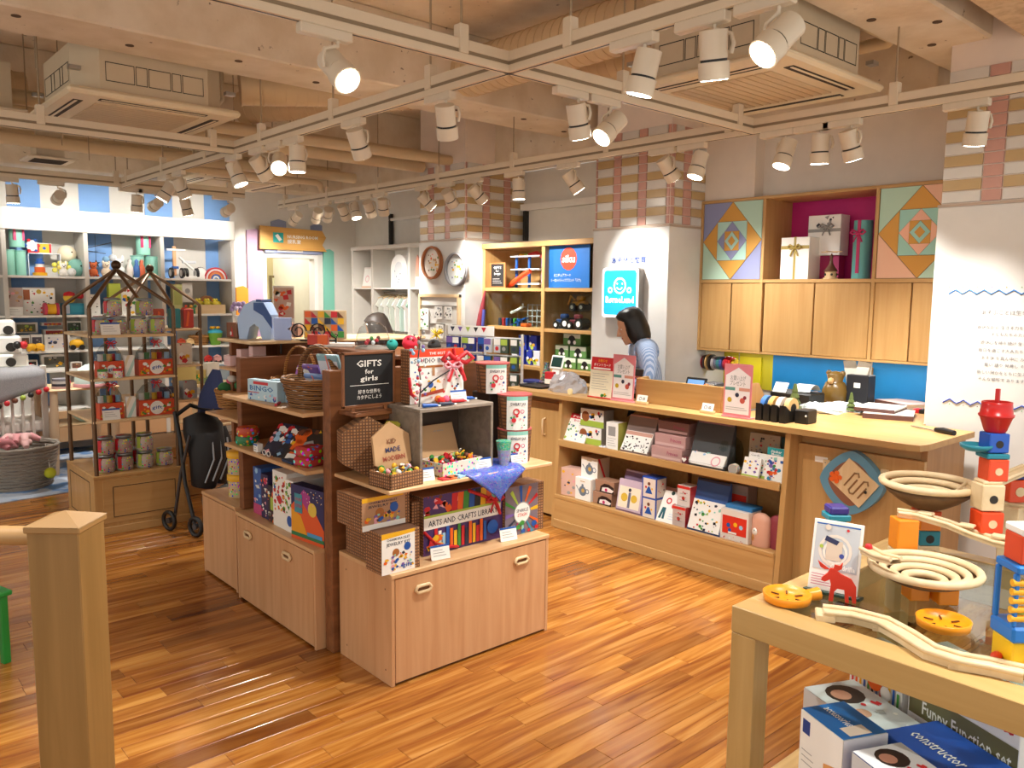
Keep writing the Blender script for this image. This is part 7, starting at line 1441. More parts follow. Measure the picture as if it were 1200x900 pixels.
def rainbow(lab, u, z, R0, cols, Y=8.68, y0=0):
    x = ony(u, 315, Y)[0]; t = thing('stacking_rainbow', lab, 'toy', (x, Y, z)); n = len(cols); th = R0/(n+1)
    for i, c in enumerate(cols):
        r = R0-th*i; pts = [(r*math.cos(a), r*math.sin(a)) for a in [PI*k/14 for k in range(15)]]+[((r-th*.85)*math.cos(a), (r-th*.85)*math.sin(a)) for a in [PI*k/14 for k in range(14, -1, -1)]]
        MB().prism(pts, -.025, .025, mat(c, .45), 'y').build('arch', t)
    return t
rainbow('large wooden stacking rainbow in red, orange and blue', 252, zA, .125, ('#c8323a', '#e8e0e0', '#d8603a', '#e08a4a', '#3f5fa8', '#e6e6e6'))
pbox('white_tray', 'low white tray in front of the push walkers', 'tray', (ony(228, 322, 8.62)[0], 8.62, zA), 0, .22, .03, .05, 'w', [])
# second shelf
zB = bz[3]
bq('photo_board', 'display board with a sepia photo of baby hands, left bay of the back wall', 'board', 6, 27, 337, zB, 'w', [('r', 0, .3, 1, 1, '#b8a6a0'), ('s', 10, .15, .35, .9, .9, 'aadp', .12), ('l', .1, .1, .8, .25, 2, 'e')], d=.01)
bq('picture_board', 'white board with printed toys standing beside the photo board', 'board', 27, 65, 337, zB, 'w', [('r', .02, .55, .22, .92, '#a8603a'), ('c', .5, .85, .08, '#c9a83a'), ('s', 20, .05, .05, .95, .5, 'brykgo', .035), ('s', 8, .3, .6, .95, .9, 'yrk', .04)], d=.012, Y=8.72)
x = ony(60, 360, 8.64)[0]; t = thing('drum_toy', 'pink wheel toy with a yellow face before the printed board', 'toy', (x, 8.65, zB)); MB().cyl((-.045, 0, .055), (.045, 0, .055), .05, YEL, n=16).build('face_drum', t)
for s in (-1, 1): MB().cyl((s*.05-.012, 0, .055), (s*.05+.012, 0, .055), .06, mat('#c8405a'), n=16).build('wheel', t)
pbox('toy_case', 'teal toy case on the second back shelf', 'case', (ony(87, 360, 8.68)[0], 8.68, zB), 0, .2, .11, .1, '#2f8fa8', [('r', .05, .1, .3, .9, '#b8c8d8'), ('r', .35, .2, .9, .8, '#3aa0b8')])
x = ony(82, 350, 8.68)[0]; t = thing('clown_toy', 'red and yellow roly toy standing on the teal case', 'toy', (x, 8.70, zB+.111)); MB().ball((0, 0, .055), .055, mat('#e8c83a'), n=12).build('toy_ball', t); MB().lathe([(.056, .07), (.045, .1), (0, .115)], RED, n=12).build('hat', t); MB().ball((.1, 0, .07), .03, RED, n=10).build('red_knob', t); MB().tube([(.03, 0, .06), (.1, 0, .05)], .008, RED, 6).build('arm', t)
bq('toy_carton', 'spotted white carton behind the first rack, middle back bay', 'box', 105, 118, 345, zB, 'w', [('s', 12, .1, .1, .9, .9, 'kkk', .08)])
bq('toy_carton', 'light green carton behind the racks, middle back bay', 'box', 128, 142, 332, zB, '#b8c84a', [('r', .1, .1, .9, .4, 'w')])
bq('toy_carton', 'red and white busy print carton behind the racks', 'box', 143, 160, 338, zB, 'w', gl(18, 'rbyg'))
bq('toy_carton', 'pale green carton at the left of the right back bay', 'box', 203, 214, 333, zB, '#c9c98a', [('r', .1, .3, .9, .9, '#b0b86a')])
bq('toy_carton', 'white carton with a grey bear print in the right back bay', 'box', 214, 226, 332, zB+.12, '#dcdad2', [('c', .5, .6, .25, 'e')], h=.2)
for i, (u, c) in enumerate(((215, '#d8452a'), (221, '#e8b04a'), (226, '#3f8f5a'))):
    x = ony(u, 360, 8.63)[0]; t = thing('wooden_animal', 'small %s wooden animal on the second back shelf' % ('red', 'ochre', 'green')[i], 'toy', (x, 8.63, zB)); MB().box(-.025, -.012, .03, .025, .012, .065, mat(c), .01).build('animal_body', t); MB().ball((.025, 0, .08), .017, mat(c), n=8).build('head', t)
    for s in (-.017, .017): MB().box(s-.006, -.01, 0, s+.006, .01, .035, mat(c), .002).build('leg', t)
x, w, h = on_y(8.64, 229, 265, 357, zB); t = thing('wooden_crate', 'shallow wooden crate of yellow ducks in the right back bay', 'crate', (x, 8.64, zB)); MB().box(-w/2, 0, 0, w/2, .012, h, PALEX, .002).build('crate_board', t); MB().box(-w/2, .19, 0, w/2, .2, h, PALEX, .002).build('crate_board', t); MB().box(-w/2, .012, 0, -w/2+.01, .19, h, PALEX).build('crate_board', t); MB().box(w/2-.01, .012, 0, w/2, .19, h, PALEX).build('crate_board', t); MB().box(-w/2+.01, .012, 0, w/2-.01, .19, h*.8, PALEX).build('crate_floor', t)
for i in range(6):
    t = thing('toy_duck', ('front ', 'back ')[i % 2]+'yellow duck %s in the wooden crate' % ('at the left', 'in the middle', 'at the right')[i//2], 'toy', (x-w*.35+w*.14*i, 8.68+.05*(i % 2), zB+h*.8)); MB().ball((0, 0, .03), .032, mat('#ead84a', .5), (1.2, 1, .9), 10).build('duck_body', t); MB().ball((-.015, 0, .068), .019, mat('#ead84a', .5), n=8).build('head', t); MB().box(-.042, -.006, .062, -.03, .006, .068, ORANGE).build('beak', t)
rainbow('small pastel rainbow standing behind the duck crate', 241, zB+.1, .09, ('#d8a078', '#e08a5a', '#9ab88a', '#b8c8a0'), Y=8.87)
pbox('white_tray', 'white box under the small pastel rainbow', 'box', (ony(241, 350, 8.85)[0], 8.845, zB), 0, .2, .1, .08, 'w', [])
# third and fourth shelves: window boxes
zC, zD = bz[2], bz[1]
WB = lambda a, b, n=8: [('r', 0, 0, 1, 1, '#d9d7d2'), ('r', .1, .14, .9, .84, a)]+[('s', n, .16, .18, .84, .8, b, .07)]
for (u0, u1, v, z, Y, a, b, l) in (
 (18, 45, 378, zC+.16, 8.82, '#6a6a48', 'yyl', 'grey window box of yellow toys on the back row of the third back shelf'),
 (50, 75, 378, zC+.23, 8.80, '#a83226', 'yyo', 'upper red window box with a yellow arch'), (52, 77, 386, zC+.12, 8.78, '#a83226', 'yy', 'lower red window box with a yellow arch'),
 (78, 97, 376, zC+.16, 8.82, '#3a4438', 'gle', 'grey window box at the right end of the back row'),
 (12, 24, 394, zC, 8.64, '#5a4a55', 'ep', 'narrow grey window box at the left front of the third back shelf'), (25, 36, 393, zC, 8.66, '#5f4a3a', 'yyo', 'grey window box with one yellow figure'), (37, 51, 392, zC, 8.68, '#4a4450', 'vye', 'grey window box with purple and yellow beads'),
 (53, 83, 392, zC, 8.66, '#cfc8c6', 'rbynp', 'wide grey window box with many small coloured toys'),
 (16, 25, 419, zD, 8.64, '#3a4a8a', 'bn', 'small blue fronted box on the fourth back shelf'), (28, 45, 422, zD, 8.66, '#2a2422', 'ror', 'grey window box with an orange figure, fourth back shelf'), (49, 81, 415, zD, 8.68, '#5a5a50', 'ylke', 'wide grey window box with yellow and dark toys, fourth back shelf'), (84, 97, 424, zD, 8.64, '#6a4a38', 'dra', 'brown window box at the end of the fourth back shelf')):
    h = on_y(Y, u0, u1, v, z)[2]; bq('window_box', l, 'box', u0, u1, v, z, '#d9d7d2', WB(a, b), Y=Y, d=.09, h=min(h, .22))
pbox('box_riser', 'white riser board behind the third back shelf boxes', 'riser', (1.815, 8.77, zC), 0, .6, .118, .15, 'w', [])
for i, u in enumerate((37, 46)):
    x = ony(u, 408, 8.62)[0]; t = thing('toy_duck', '%s yellow toy car at the edge of the third back shelf' % ('left', 'right')[i], 'toy car', (x, 8.615, zC)); MB().ball((0, 0, .04), .04, YEL, (1.2, .6, .9), 10).build('car_body', t); MB().cyl((-.025, -.03, .015), (-.025, .03, .015), .015, mat('#e0a01e'), n=10).cyl((.025, -.03, .015), (.025, .03, .015), .015, mat('#e0a01e'), n=10).build('wheel', t); t.name = 'toy_car'
x = ony(90, 405, 8.63)[0]; t = thing('toy_car', 'yellow toy car with dark wheels at the right end of the third back shelf', 'toy car', (x, 8.63, zC)); MB().ball((0, 0, .06), .055, YEL, (1.2, .7, .8), 12).build('car_body', t); MB().cyl((-.04, -.04, .025), (-.04, .04, .025), .025, BLACK, n=10).cyl((.04, -.04, .025), (.04, .04, .025), .025, BLACK, n=10).build('wheel', t)
x = ony(252, 388, 8.66)[0]; t = thing('toy_pot', 'green toy pot with a yellow crown lid in the right back bay', 'toy', (x, 8.66, zC)); MB().lathe([(.05, 0), (.075, .12), (.078, .13)], mat('#6fa83a'), n=16).build('pot_body', t); MB().lathe([(.078, .13), (.07, .15), (.03, .17), (0, .175)], mat('#2f9ab0'), n=16).build('lid', t)
for i in range(5): MB().ball((math.cos(i*1.257)*.04, math.sin(i*1.257)*.04, .185), .016, YEL, n=6).build('crown_ball', t)
basket('low wicker toy basket beside the green pot in the right back bay', ony(234, 390, 8.7)[0], 8.72, zC, .1, .08, .1, .04, WK2, 4, .006)
for i, (u, c, l) in enumerate(((212, '#b8482a', 'rust coloured toy train car in the right back bay'), (222, '#e0c08a', 'pale wooden toy train car in the right back bay'), (243, '#c8302a', 'red toy house on the fourth back shelf'), (254, '#d8a09a', 'pink toy cup on the fourth back shelf'), (205, '#8fbfb0', 'mint toy block on the fourth back shelf'))):
    z = zC if i < 2 else zD; x = ony(u, 400, 8.63)[0]; t = thing('wooden_toy', l, 'toy', (x, 8.62, z)); MB().box(-.04, -.02, .01, .04, .02, .06, mat(c), .006).build('toy_body', t); MB().prism([(-.04, .06), (.04, .06), (0, .085)], -.02, .02, mat(c), 'y').build('top', t)
    for s in (-.025, .025): MB().cyl((s, -.024, .012), (s, .024, .012), .012, DARK, n=8).build('wheel', t)
# ---------------- nursing room door
NB = [(277, 291, 335, 441, '#e08a1a', 'orange pointed board left of the nursing room door'), (291, 309, 268, 441, '#b48fa8', 'mauve pointed board beside the nursing room door'), (380, 392, 292, 441, '#7fc4b0', 'teal pointed board right of the nursing room door')]
for u0, u1, v0, v1, c, l in NB:
    x, w, h = on_y(YB-.03, u0, u1, v0, 0, 340); t = thing('pointed_board', l, 'board', (x, YB-.028, 0)); MB().prism([(-w/2, 0), (w/2, 0), (w/2, h-.03), (w*.1, h), (-w/2, h-.02)], 0, .024, mat(c, .55, kind='wood'), 'y').build('board', t)
for u0, u1, v0, v1, l in ((319, 336, 257, 300, 'blue grey board end above the left of the nursing room sign'), (365, 378, 262, 300, 'blue grey board end above the right of the nursing room sign')):
    x, w, h = on_y(YB-.03, u0, u1, v0, DZ+.04, 290); t = thing('pointed_board', l, 'board', (x, YB-.028, DZ+.04)); MB().prism([(-w/2, 0), (w/2, 0), (w/2, h-.02), (0, h), (-w/2, h-.03)], 0, .024, mat('#8d96b4', .55, kind='wood'), 'y').build('board', t)
t = thing('pointed_board', 'blue grey crossboard over the nursing room opening', 'board', (4.44, YB-.05, DZ+.035)); MB().box(-.33, 0, 0, .34, .02, .1, mat('#8d96b4', .55, kind='wood', axis=0), .002).box(-.18, -.002, .02, .14, 0, .06, WHITE).build('board', t)
x0, zt_ = ony(304, 264, YB-.09); x1, zb_ = ony(383, 295, YB-.09); ww = x1-x0
t = thing('wooden_sign', 'wooden arrow shaped sign of the nursing room with a bottle symbol', 'sign', (x0, YB-.09, zb_)); h = zt_-zb_
MB().prism([(0, 0), (ww, .0), (ww*.93, h*.28), (ww*.99, h*.62), (ww*.93, h*.93), (0.01, h)], 0, .03, mat('#d8a457', .5, kind='wood', axis=0, col2='#c99648'), 'y').build('board', t)
q = MB().at((ww/2, 0, 0)); face(q, ww, h, [('r', .19, .3, .34, .74, '#1fa8a0'), ('p', [(.22, .6), (.26, .68), (.32, .44), (.28, .36)], 'w'), ('t', 'NURSING ROOM', .63, .52, .14, 'w', .46, .02), ('t', '授乳室', .5, .3, .14, 'w', .2, .01)]); q.build('lettering', t)
t = thing('framed_picture', 'dark framed picture on the olive wall inside the doorway', 'picture', (ony(333, 340, YB+1.18)[0], YB+1.17, 1.2)); MB().box(-.2, 0, 0, .2, .03, .6, mat('#6a5a3a'), .004).build('frame', t); MB().box(-.17, -.002, .03, .17, 0, .57, mat('#c9c6a0')).build('picture', t)
x, w, h = on_y(7.6, 320, 345, 341, .9, 350); t = pbox('poster_stand', 'upright poster with an orange photo before the nursing room door', 'poster', (x, 7.6, 1.2), 0, w, 1.6-1.2+.05, .01, 'w', [('r', .04, .28, .96, .96, '#c8a89a'), ('s', 16, .1, .35, .9, .9, 'oroaw', .14), ('t', 'はじめての', .5, .16, .05, 'n', .6), ('l', .15, .04, .85, .13, 2, 'n')]); MB().box(-.02, .01, -1.2, .02, .04, .2, METAL).box(-.12, -.08, -1.2, .12, .1, -1.18, METAL).build('stand', t)
# ---------------- nursery shelf on the right wall
NX = 4.95; yy = [8.40, onx(436, 340, NX)[0], onx(479, 340, NX)[0], 6.535]
t0 = thing('nursery_shelf', 'white grey nursery shelf unit between the far corner and the tiled pillar', 'shelving', (0, 0, 0))
MB().box(NX-.01, yy[3], 2.075, XW-.07, yy[0]+.02, 2.115, SG, .003).build('top_board', t0)
for y in yy: MB().box(NX, y-.022, 0, XW-.07, y+.022, 2.075, SG, .002).build('upright', t0)
MB().box(XW-.075, yy[3], 0, XW-.065, yy[0], 2.075, SW).build('back_panel', t0)
for i in range(3): MB().box(NX+.004, yy[i+1]+.022, 1.63, XW-.075, yy[i]-.022, 1.65, SW, .002).build('shelf', t0); MB().box(NX+.004, yy[i+1]+.022, .9, XW-.075, yy[i]-.022, .92, SW, .002).build('shelf', t0)
MB().cyl((NX+.15, yy[2], 1.59), (NX+.15, yy[1], 1.59), .01, METAL, n=8).build('clothes_rail', t0)
boxx('framed_picture', 'white framed card with a pink drawing on the nursery shelf', 'picture', 5.05, 424, 436, 313, 1.65, .02, '#e8e0d8', [('r', .08, .1, .92, .92, 'w'), ('o', .45, .42, .14, .18, 'p'), ('r', 0, .0, 1, .05, '#c9925a')], tilt=.15)
y, w, h = on_x(5.02, 458, 477, 298, 1.65); t = thing('arch_cushion', 'white arch shaped baby nest cushion with small prints on the nursery shelf', 'cushion', (5.02, y, 1.65), FX)
pts = [(-w/2, 0)]+[(-w/2*math.cos(a), h-w/2+w/2*math.sin(a)) for a in [PI*k/12 for k in range(13)]]+[(w/2, 0)]; MB().prism(pts, 0, .1, mat('#efeeea', .9, kind='fabric'), 'y').build('cushion_body', t); MB().prism([(a*.55, b*.72+.02) for a, b in pts], -.004, 0, mat('#d4d6d8', .9), 'y').build('inner_panel', t)
for k in range(5): MB().ball((-.03+.015*k*(1 if k % 2 else -1)+.02, -.006, .06+.03*k), .008, mat('#6a7a80'), (1, .3, 1), 6).build('printed_leaf', t)
y, w, h = on_x(5.05, 484, 493, 294, 1.65); t = thing('hanging_dress', 'salmon and white baby outfit at the right end of the nursery shelf', 'clothes', (5.05, y, 1.65), FX); MB().lathe([(w*.5, 0), (w*.42, h*.5), (w*.3, h*.8), (0, h*.95)], mat('#d89a84', .9, kind='fabric'), n=14, sy=.4).build('dress_body', t); MB().lathe([(w*.52, 0), (w*.47, h*.3)], WHITE, n=14, sy=.42).build('hem', t)
for i, (f, c) in enumerate(((.1, '#dfe3d8'), (.24, '#e6e8e2'), (.4, '#cfd8cc'), (.55, '#e0ddd6'), (.68, '#b8cfc4'), (.8, '#e8e0dc'), (.92, '#8fae98'))):
    y = yy[1]+(yy[2]-yy[1])*f; t = thing('baby_garment', '%s baby garment on the nursery rail' % ('first pale green', 'second white', 'third greenish', 'fourth cream', 'fifth mint', 'sixth blush', 'last sage green')[i], 'clothes', (NX+.15, y, 1.59)); m = mat(c, .9, kind='fabric')
    MB().tube([(-.12, 0, -.06), (0, 0, -.02), (.12, 0, -.06)], .006, PALEW, 6).tube([(0, 0, -.02), (0, 0, .015)], .003, METAL, 5).build('hanger', t)
    MB().prism([(-.1, -.06), (-.15, -.14), (-.11, -.17), (-.1, -.42), (.1, -.42), (.11, -.17), (.15, -.14), (.1, -.06), (0, -.05)], -.012, .012, m, 'y').build('garment', t)
plush('plush_doll', 'small white doll standing low on the nursery shelf', 0, 0, 0, 1, '#f0ece6', .05, 'rabbit').location = (5.03, onx(431, 380, 5.03)[0], .92)
for i in range(3): t = pbox('storage_basket', '%s grey storage basket low on the nursery shelf' % ('left', 'middle', 'right')[i], 'basket', (NX+.04, (yy[i]+yy[i+1])/2, .921), FX, .3, .2, .2, '#b8b4aa', [('r', .35, .6, .65, .75, 'w')], c=.01)
# ---------------- things on the far pillar
for (u, v, c, pc, l) in ((502, 308, '#a9693c', '#efe6da', 'round brown rimmed picture on the far pillar'), (530, 316, '#8f8f92', '#e4e6e4', 'round grey rimmed flower picture on the far pillar')):
    y, z = onx(u+6, v, XP-.016); t = thing('round_picture', l, 'picture', (XP-.016, y, z), FX); r = .145
    MB().tube([(r*math.cos(a), -.03, r*math.sin(a)) for a in [PI*k/16 for k in range(32)]], .012, mat(c, .4), 8, True).build('rim', t)
    q = MB(); q.lathe([(r, 0), (r+.008, .03), (r+.008, .0)], mat(c, .4), n=32); o = q.build('rim_side', t); o.rotation_euler[0] = PI/2
    MB().cyl((0, -.004, 0), (0, 0, 0), r, mat(pc, .6), n=30).build('backing', t); q = MB().at((0, -.005, -r)); face(q, 2*r, 2*r, [('s', 22, .22, .22, .78, .78, ('oadgy', 'gyvlw')[c == '#8f8f92'], .05)]); q.build('printed_flowers', t)
y0, z0 = onx(497, 392, XP-.02); y1, z1 = onx(541, 345, XP-.02); y0 = 6.50; y1 = 5.86
t = thing('peg_frame', 'wooden framed white rail panel with hanging cards on the far pillar', 'panel', (XP-.016, (y0+y1)/2, 1.15), FX); w = y0-y1; h = z1-1.15
MB().box(-w/2, -.03, 0, -w/2+.03, 0, h, PALEW, .002).build('frame', t); MB().box(w/2-.03, -.03, 0, w/2, 0, h, PALEW, .002).build('frame', t); MB().box(-w/2, -.031, h-.03, w/2, 0, h, PALEX, .002).build('frame', t); MB().box(-w/2+.03, -.008, 0, w/2-.03, 0, h-.03, SW).build('panel', t)
for i in range(3): MB().box(-w/2+.03, -.02, h-.12-.17*i, w/2-.03, -.008, h-.105-.17*i, METAL, .002).build('rail', t)
PCs = [('s', 14, .08, .08, .92, .92, 'nekn', .09)]
for i, (fx, fz, ww, hh, sp, l) in enumerate(((-.24, .09, .17, .2, [('s', 20, .05, .05, .95, .95, 'ndgk', .07)], 'large hanging card with dark leaf print'), (0.0, .2, .12, .12, PCs, 'upper left small hanging card with black prints'), (.15, .2, .11, .12, PCs, 'upper right small hanging card with black prints'), (0.02, .02, .12, .13, PCs, 'lower left small hanging card with black prints'), (.16, .03, .1, .13, [('r', .1, .1, .9, .9, '#b8b4aa')], 'lower right beige hanging card'))):
    pbox('hanging_card', l+' on the far pillar panel', 'card', (XP-.042, (y0+y1)/2-fx, 1.15+fz), FX, ww, hh, .008, 'w', sp)
# ================================================================== TOY CAR SHELF
KX = 4.8; ky = [5.825, onx(636, 340, KX)[0], 4.24]
k = thing('car_shelf', 'oak shelf unit of toy cars between the two tiled pillars', 'shelving', (0, 0, 0))
MB().box(KX-.01, ky[2], 2.0, XW-.07, ky[0], 2.045, OAKY, .003).build('top_board', k)
for y in (ky[0]-.02, ky[1], ky[2]+.02): MB().box(KX, y-.02, 0, XW-.07, y+.02, 2.0, OAK, .002).build('upright', k)
MB().box(XW-.07, ky[2], 0, XW-.06, ky[0], 2.0, mat('#b08a52', .5, kind='wood')).build('back_panel', k)
for z in (1.648, 1.305, .967, .6):
    for a, b in ((ky[0], ky[1]), (ky[1], ky[2])): MB().box(KX+.004, b+.02, z-.03, XW-.07, a-.02, z, OAKY, .002).build('shelf', k)
for a, b in ((ky[0], ky[1]), (ky[1], ky[2])): MB().box(KX+.01, b+.03, 1.306, KX+.014, a-.03, 1.6, GLASS).build('glass_pane', k)
boxx('small_letter_board', 'small black letter board in a wooden frame on the car shelf', 'sign', 4.86, 574, 592, 308, 1.648, .015, '#a9713f', [('r', .1, .06, .9, .95, '#1b1c1e'), ('t', 'GIFTS', .5, .76, .1, 'w', .5), ('t', 'for', .5, .64, .08, 'w', .2), ('t', 'boys', .5, .52, .1, 'w', .4), ('l', .2, .15, .8, .4, 3, 'w')])
boxx('brand_poster', 'blue toy car poster with a red disc on the car shelf', 'poster', 4.85, 643, 691, 287, 1.649, .01, '#1668b8', [('c', .5, .68, .2, '#e8452a'), ('t', 'siku', .5, .6, .17, 'w', .32, .03), ('t', 'ミニチュアカーの', .35, .27, .06, 'w', .42, .01), ('t', 'ヨーロッパトップブランド「ジク」', .45, .15, .06, 'w', .74, .01)])
y = 4.31; pbox('corner_poster', 'narrow white poster with yellow flowers at the end of the car shelf', 'poster', (4.9, y, 1.649), FX, .06, .33, .01, 'w', [('s', 5, .2, .2, .8, .5, 'yk', .2)])
y, w, h = on_x(4.95, 600, 634, 297, 1.648); t = thing('garage_tower', 'toy garage tower with blue columns and a red spiral ramp', 'toy', (4.93, y, 1.649), FX)
for sx in (-1, 0, 1): MB().cyl((sx*w*.45, .06, 0), (sx*w*.45, .06, h*.95), .014, BLUE, n=10).build('blue_column', t)
for z in (.1, .52, .9): MB().box(-w*.5, 0, h*z, w*.5, .14, h*z+.012, mat('#c9ccd2', .4)).build('deck', t)
MB().tube([(-w*.6, .02, h*.05), (-w*.3, -.01, h*.2), (0, -.01, h*.38), (w*.2, 0, h*.5)], .022, mat('#e0481e', .4), 8).build('red_ramp', t); MB().tube([(w*.1, .02, h*.95), (w*.35, .02, h*1.0), (w*.6, .03, h*.85)], .018, RED, 8).build('red_slide', t)
for i, c in enumerate('ylw'): MB().box(-w*.3+.07*i, .03, h*.92, -w*.3+.07*i+.04, .07, h*.92+.025, colr(c), .006).build('toy_car_part', t)
def car(lab, X, u, v, z, c, sc=1, big=False):
    y = onx(u, v, X)[0]; t = thing('toy_tractor' if big else 'toy_vehicle', lab, 'toy vehicle', (X, y, z), FX); q = MB().at(sc=sc); q.box(-.05, -.02, .03, .05, .02, .055, colr(c), .006).box(-.02, -.018, .055, .03, .018, .085, colr(c), .008); q.build('body', t)
    for x, r in ((-.035, .022), (.035, .032 if big else .022)): 
        MB().at(sc=sc).cyl((x, -.032, r), (x, .032, r), r, BLACK, n=14).build('wheel', t); MB().at(sc=sc).cyl((x, -.034, r), (x, -.032, r), r*.5, CARD, n=10).build('hub', t)
    return t
car('blue toy tractor with white hubs on the car shelf', 4.86, 661, 378, 1.306, '#24407a', 1.5, True); car('dark red toy tractor with white hubs on the car shelf', 4.86, 677, 378, 1.306, '#7a2030', 1.5, True)
MB().box(KX+.1, ky[2]+.03, 1.45, XW-.08, ky[1]-.03, 1.456, GLASS).build('glass_shelf', k)
t = car('yellow toy digger on the glass shelf above the tractors', 5.0, 680, 360, 1.457, '#d8941e', 1.5); MB().tube([(-.06, 0, .09), (-.11, 0, .13), (-.14, 0, .05)], .01, mat('#d8941e'), 6).build('digger_arm', t)
y = onx(606, 360, 4.95)[0]; t = thing('toy_plane', 'white toy airliner behind the glass of the car shelf', 'toy plane', (4.95, y, 1.44), FX); MB().tube([(-.08, 0, -.02), (.06, 0, .03), (.09, 0, .04)], [.014, .014, .004], CARD, 8).build('fuselage', t); MB().prism([(-.02, 0), (.02, -.09), (.035, -.09), (.025, 0), (.035, .09), (.02, .09)], .0, .006, CARD, 'z').box(.07, -.03, .035, .085, .03, .04, CARD).box(.07, -.002, .03, .085, .002, .07, CARD).build('wings', t); MB().cyl((0, .02, -.134), (0, .0, 0), .004, METAL, n=6).build('stand', t)
y = onx(626, 360, 4.95)[0]; t = thing('toy_station', 'grey lattice toy station behind the glass of the car shelf', 'toy', (4.95, y, 1.306), FX)
for i in range(4): MB().box(-.09, 0, .04+.05*i, .09, .06, .046+.05*i, mat('#b0b4b8')).box(-.09+.06*i, 0, 0, -.084+.06*i, .01, .2, mat('#b0b4b8')).build('lattice_bar', t)
y = onx(571, 370, 4.84)[0]; t = thing('model_rocket', 'tall leaning blue and red toy crane at the left end of the car shelf', 'toy', (4.84, y-.02, 1.2), FX); MB().tube([(-.05, -.1, -.05), (-.01, -.08, .2), (.02, -.06, .42)], [.035, .03, .008], mat('#8a3038', .4), 10).tube([(.02, -.1, -.05), (.03, -.08, .25)], .016, mat('#4a4f9a', .4), 8).build('crane_mast', t)
t = thing('toy_track', 'toy railway with blue ramp and red block on the car shelf', 'toy', (4.85, onx(600, 375, 4.85)[0], 1.306), FX)
for i, c in enumerate('nrbngbn'): MB().box(-.19+.05*i, 0, 0, -.165+.05*i, .05, .07, colr(c), .004).build('track_post', t)
MB().at((.07, 0, 0)).prism([(-.1, 0), (.1, .07), (.1, .085), (-.1, .012)], 0, .05, BLUE, 'y').build('ramp', t); MB().box(.12, -.01, 0, .2, .06, .03, ORANGE, .006).build('orange_car', t)
GBX = [('r', .04, .05, .96, .6, '#5f8f4a'), ('r', .04, .6, .96, .95, '#dfe6d6'), ('c', .5, .42, .2, 'k'), ('c', .35, .25, .08, 'w'), ('c', .66, .25, .08, 'w')]
n = 0
for z, row in ((.968, ((655, 671, 401, .0), (672, 692, 406, .0), (656, 674, 417, -.06), (675, 693, 419, -.06), (671, 692, 393, .1))),):
    for u0, u1, v, dx in row:
        y, w, h = on_x(4.95+dx, u0, u1, v, z); n += 1
        hh = .09 if n > 2 else .1; zz = z if n in (3, 4) else (z+.1 if n < 3 else z+.2)
        pbox('tractor_box', '%s green box with a toy tractor picture on the car shelf' % ('middle left', 'middle right', 'lowest left', 'lowest right', 'topmost')[n-1], 'box', (4.9 if n < 5 else 4.93, y, zz), FX, w, .098, .12, '#4f7a44', GBX)
for i, (u, zz, c) in enumerate(((612, .968, '#2038a8'), (623, .968, '#1c2f98'), (630, .968, '#c9ccd6'), (614, 1.10, '#2740b0'), (626, 1.10, '#20309a'), (606, .968, '#d4d6dc'))):
    y = onx(u, 400, 4.9)[0]; pbox('car_box', '%s on the lower left car shelf' % ('blue toy box, lowest left', 'second blue toy box, lowest', 'white toy box beside the two blue ones', 'upper blue box with yellow print', 'upper blue box beside the upright', 'white toy box at the far left of the row')[i], 'box', (4.88, y, zz), FX, .1, .13, .1, c, gl(8, 'wyl'))
y, z = onx(650, 428, 4.55); t = thing('stand_tablet', 'white framed tablet standing at the far end of the counter', 'tablet', (4.45, onx(651, 422, 4.45)[0], CT+.1), FX); t.rotation_euler[0] = -.3; MB().box(-.07, 0, -.0, .07, .01, .11, CARD, .005).build('frame', t); MB().box(-.055, -.001, .015, .055, 0, .095, mat('#1f3a34', .15)).build('display', t)
MB().box(4.22, 4.1, CT-.03, 4.56, 4.45, CT, OAKY, .004).build('worktop', ct); MB().box(-.04, .01, -.1, .04, .05, .02, CARD).build('stand', t)
pbox('sale_box', 'red and white packet beside the tablet', 'packet', (4.3, onx(640, 435, 4.3)[0]-.03, CT), FX+.3, .07, .09, .05, 'r', [('r', 0, 0, 1, .4, 'w')])
# blister rack
rx, ry, ra = 4.18, 5.03, FX+.25
t = thing('wire_stand', 'white wire display stand of toy car packs between gondola and counter', 'display stand', (rx, ry, 0), ra)
for x in (-.36, 0, .36):
    MB().cyl((x, 0, 0), (x, 0, 1.28), .012, WHITE, n=8).build('upright', t)
for r in range(4): MB().box(-.36, -.004, .82+.14*r, .36, .004, .832+.14*r, WHITE).build('wire_row', t)
MB().box(-.3, -.2, 0, .3, .2, .03, WHITE, .004).build('base', t)
q = MB(); q.box(-.37, -.02, 1.255, .1, -.01, 1.335, CARD, .002); q.build('header', t)
q = MB().at((-.135, -.02, 1.255)); face(q, .47, .08, [('p', [(.06+.17*i, .85), (.16+.17*i, .85), (.11+.17*i, .35)], 'nvlkr'[i]) for i in range(5)]); q.build('pennants', t)
rr = random.Random(8); nn = 0; M4 = Matrix.Translation((rx, ry, 0)) @ Matrix.Rotation(ra, 4, 'Z')
ORD = ('first', 'second', 'third', 'fourth', 'fifth', 'sixth', 'seventh', 'eighth', 'ninth', 'tenth', 'eleventh', 'twelfth', 'last')
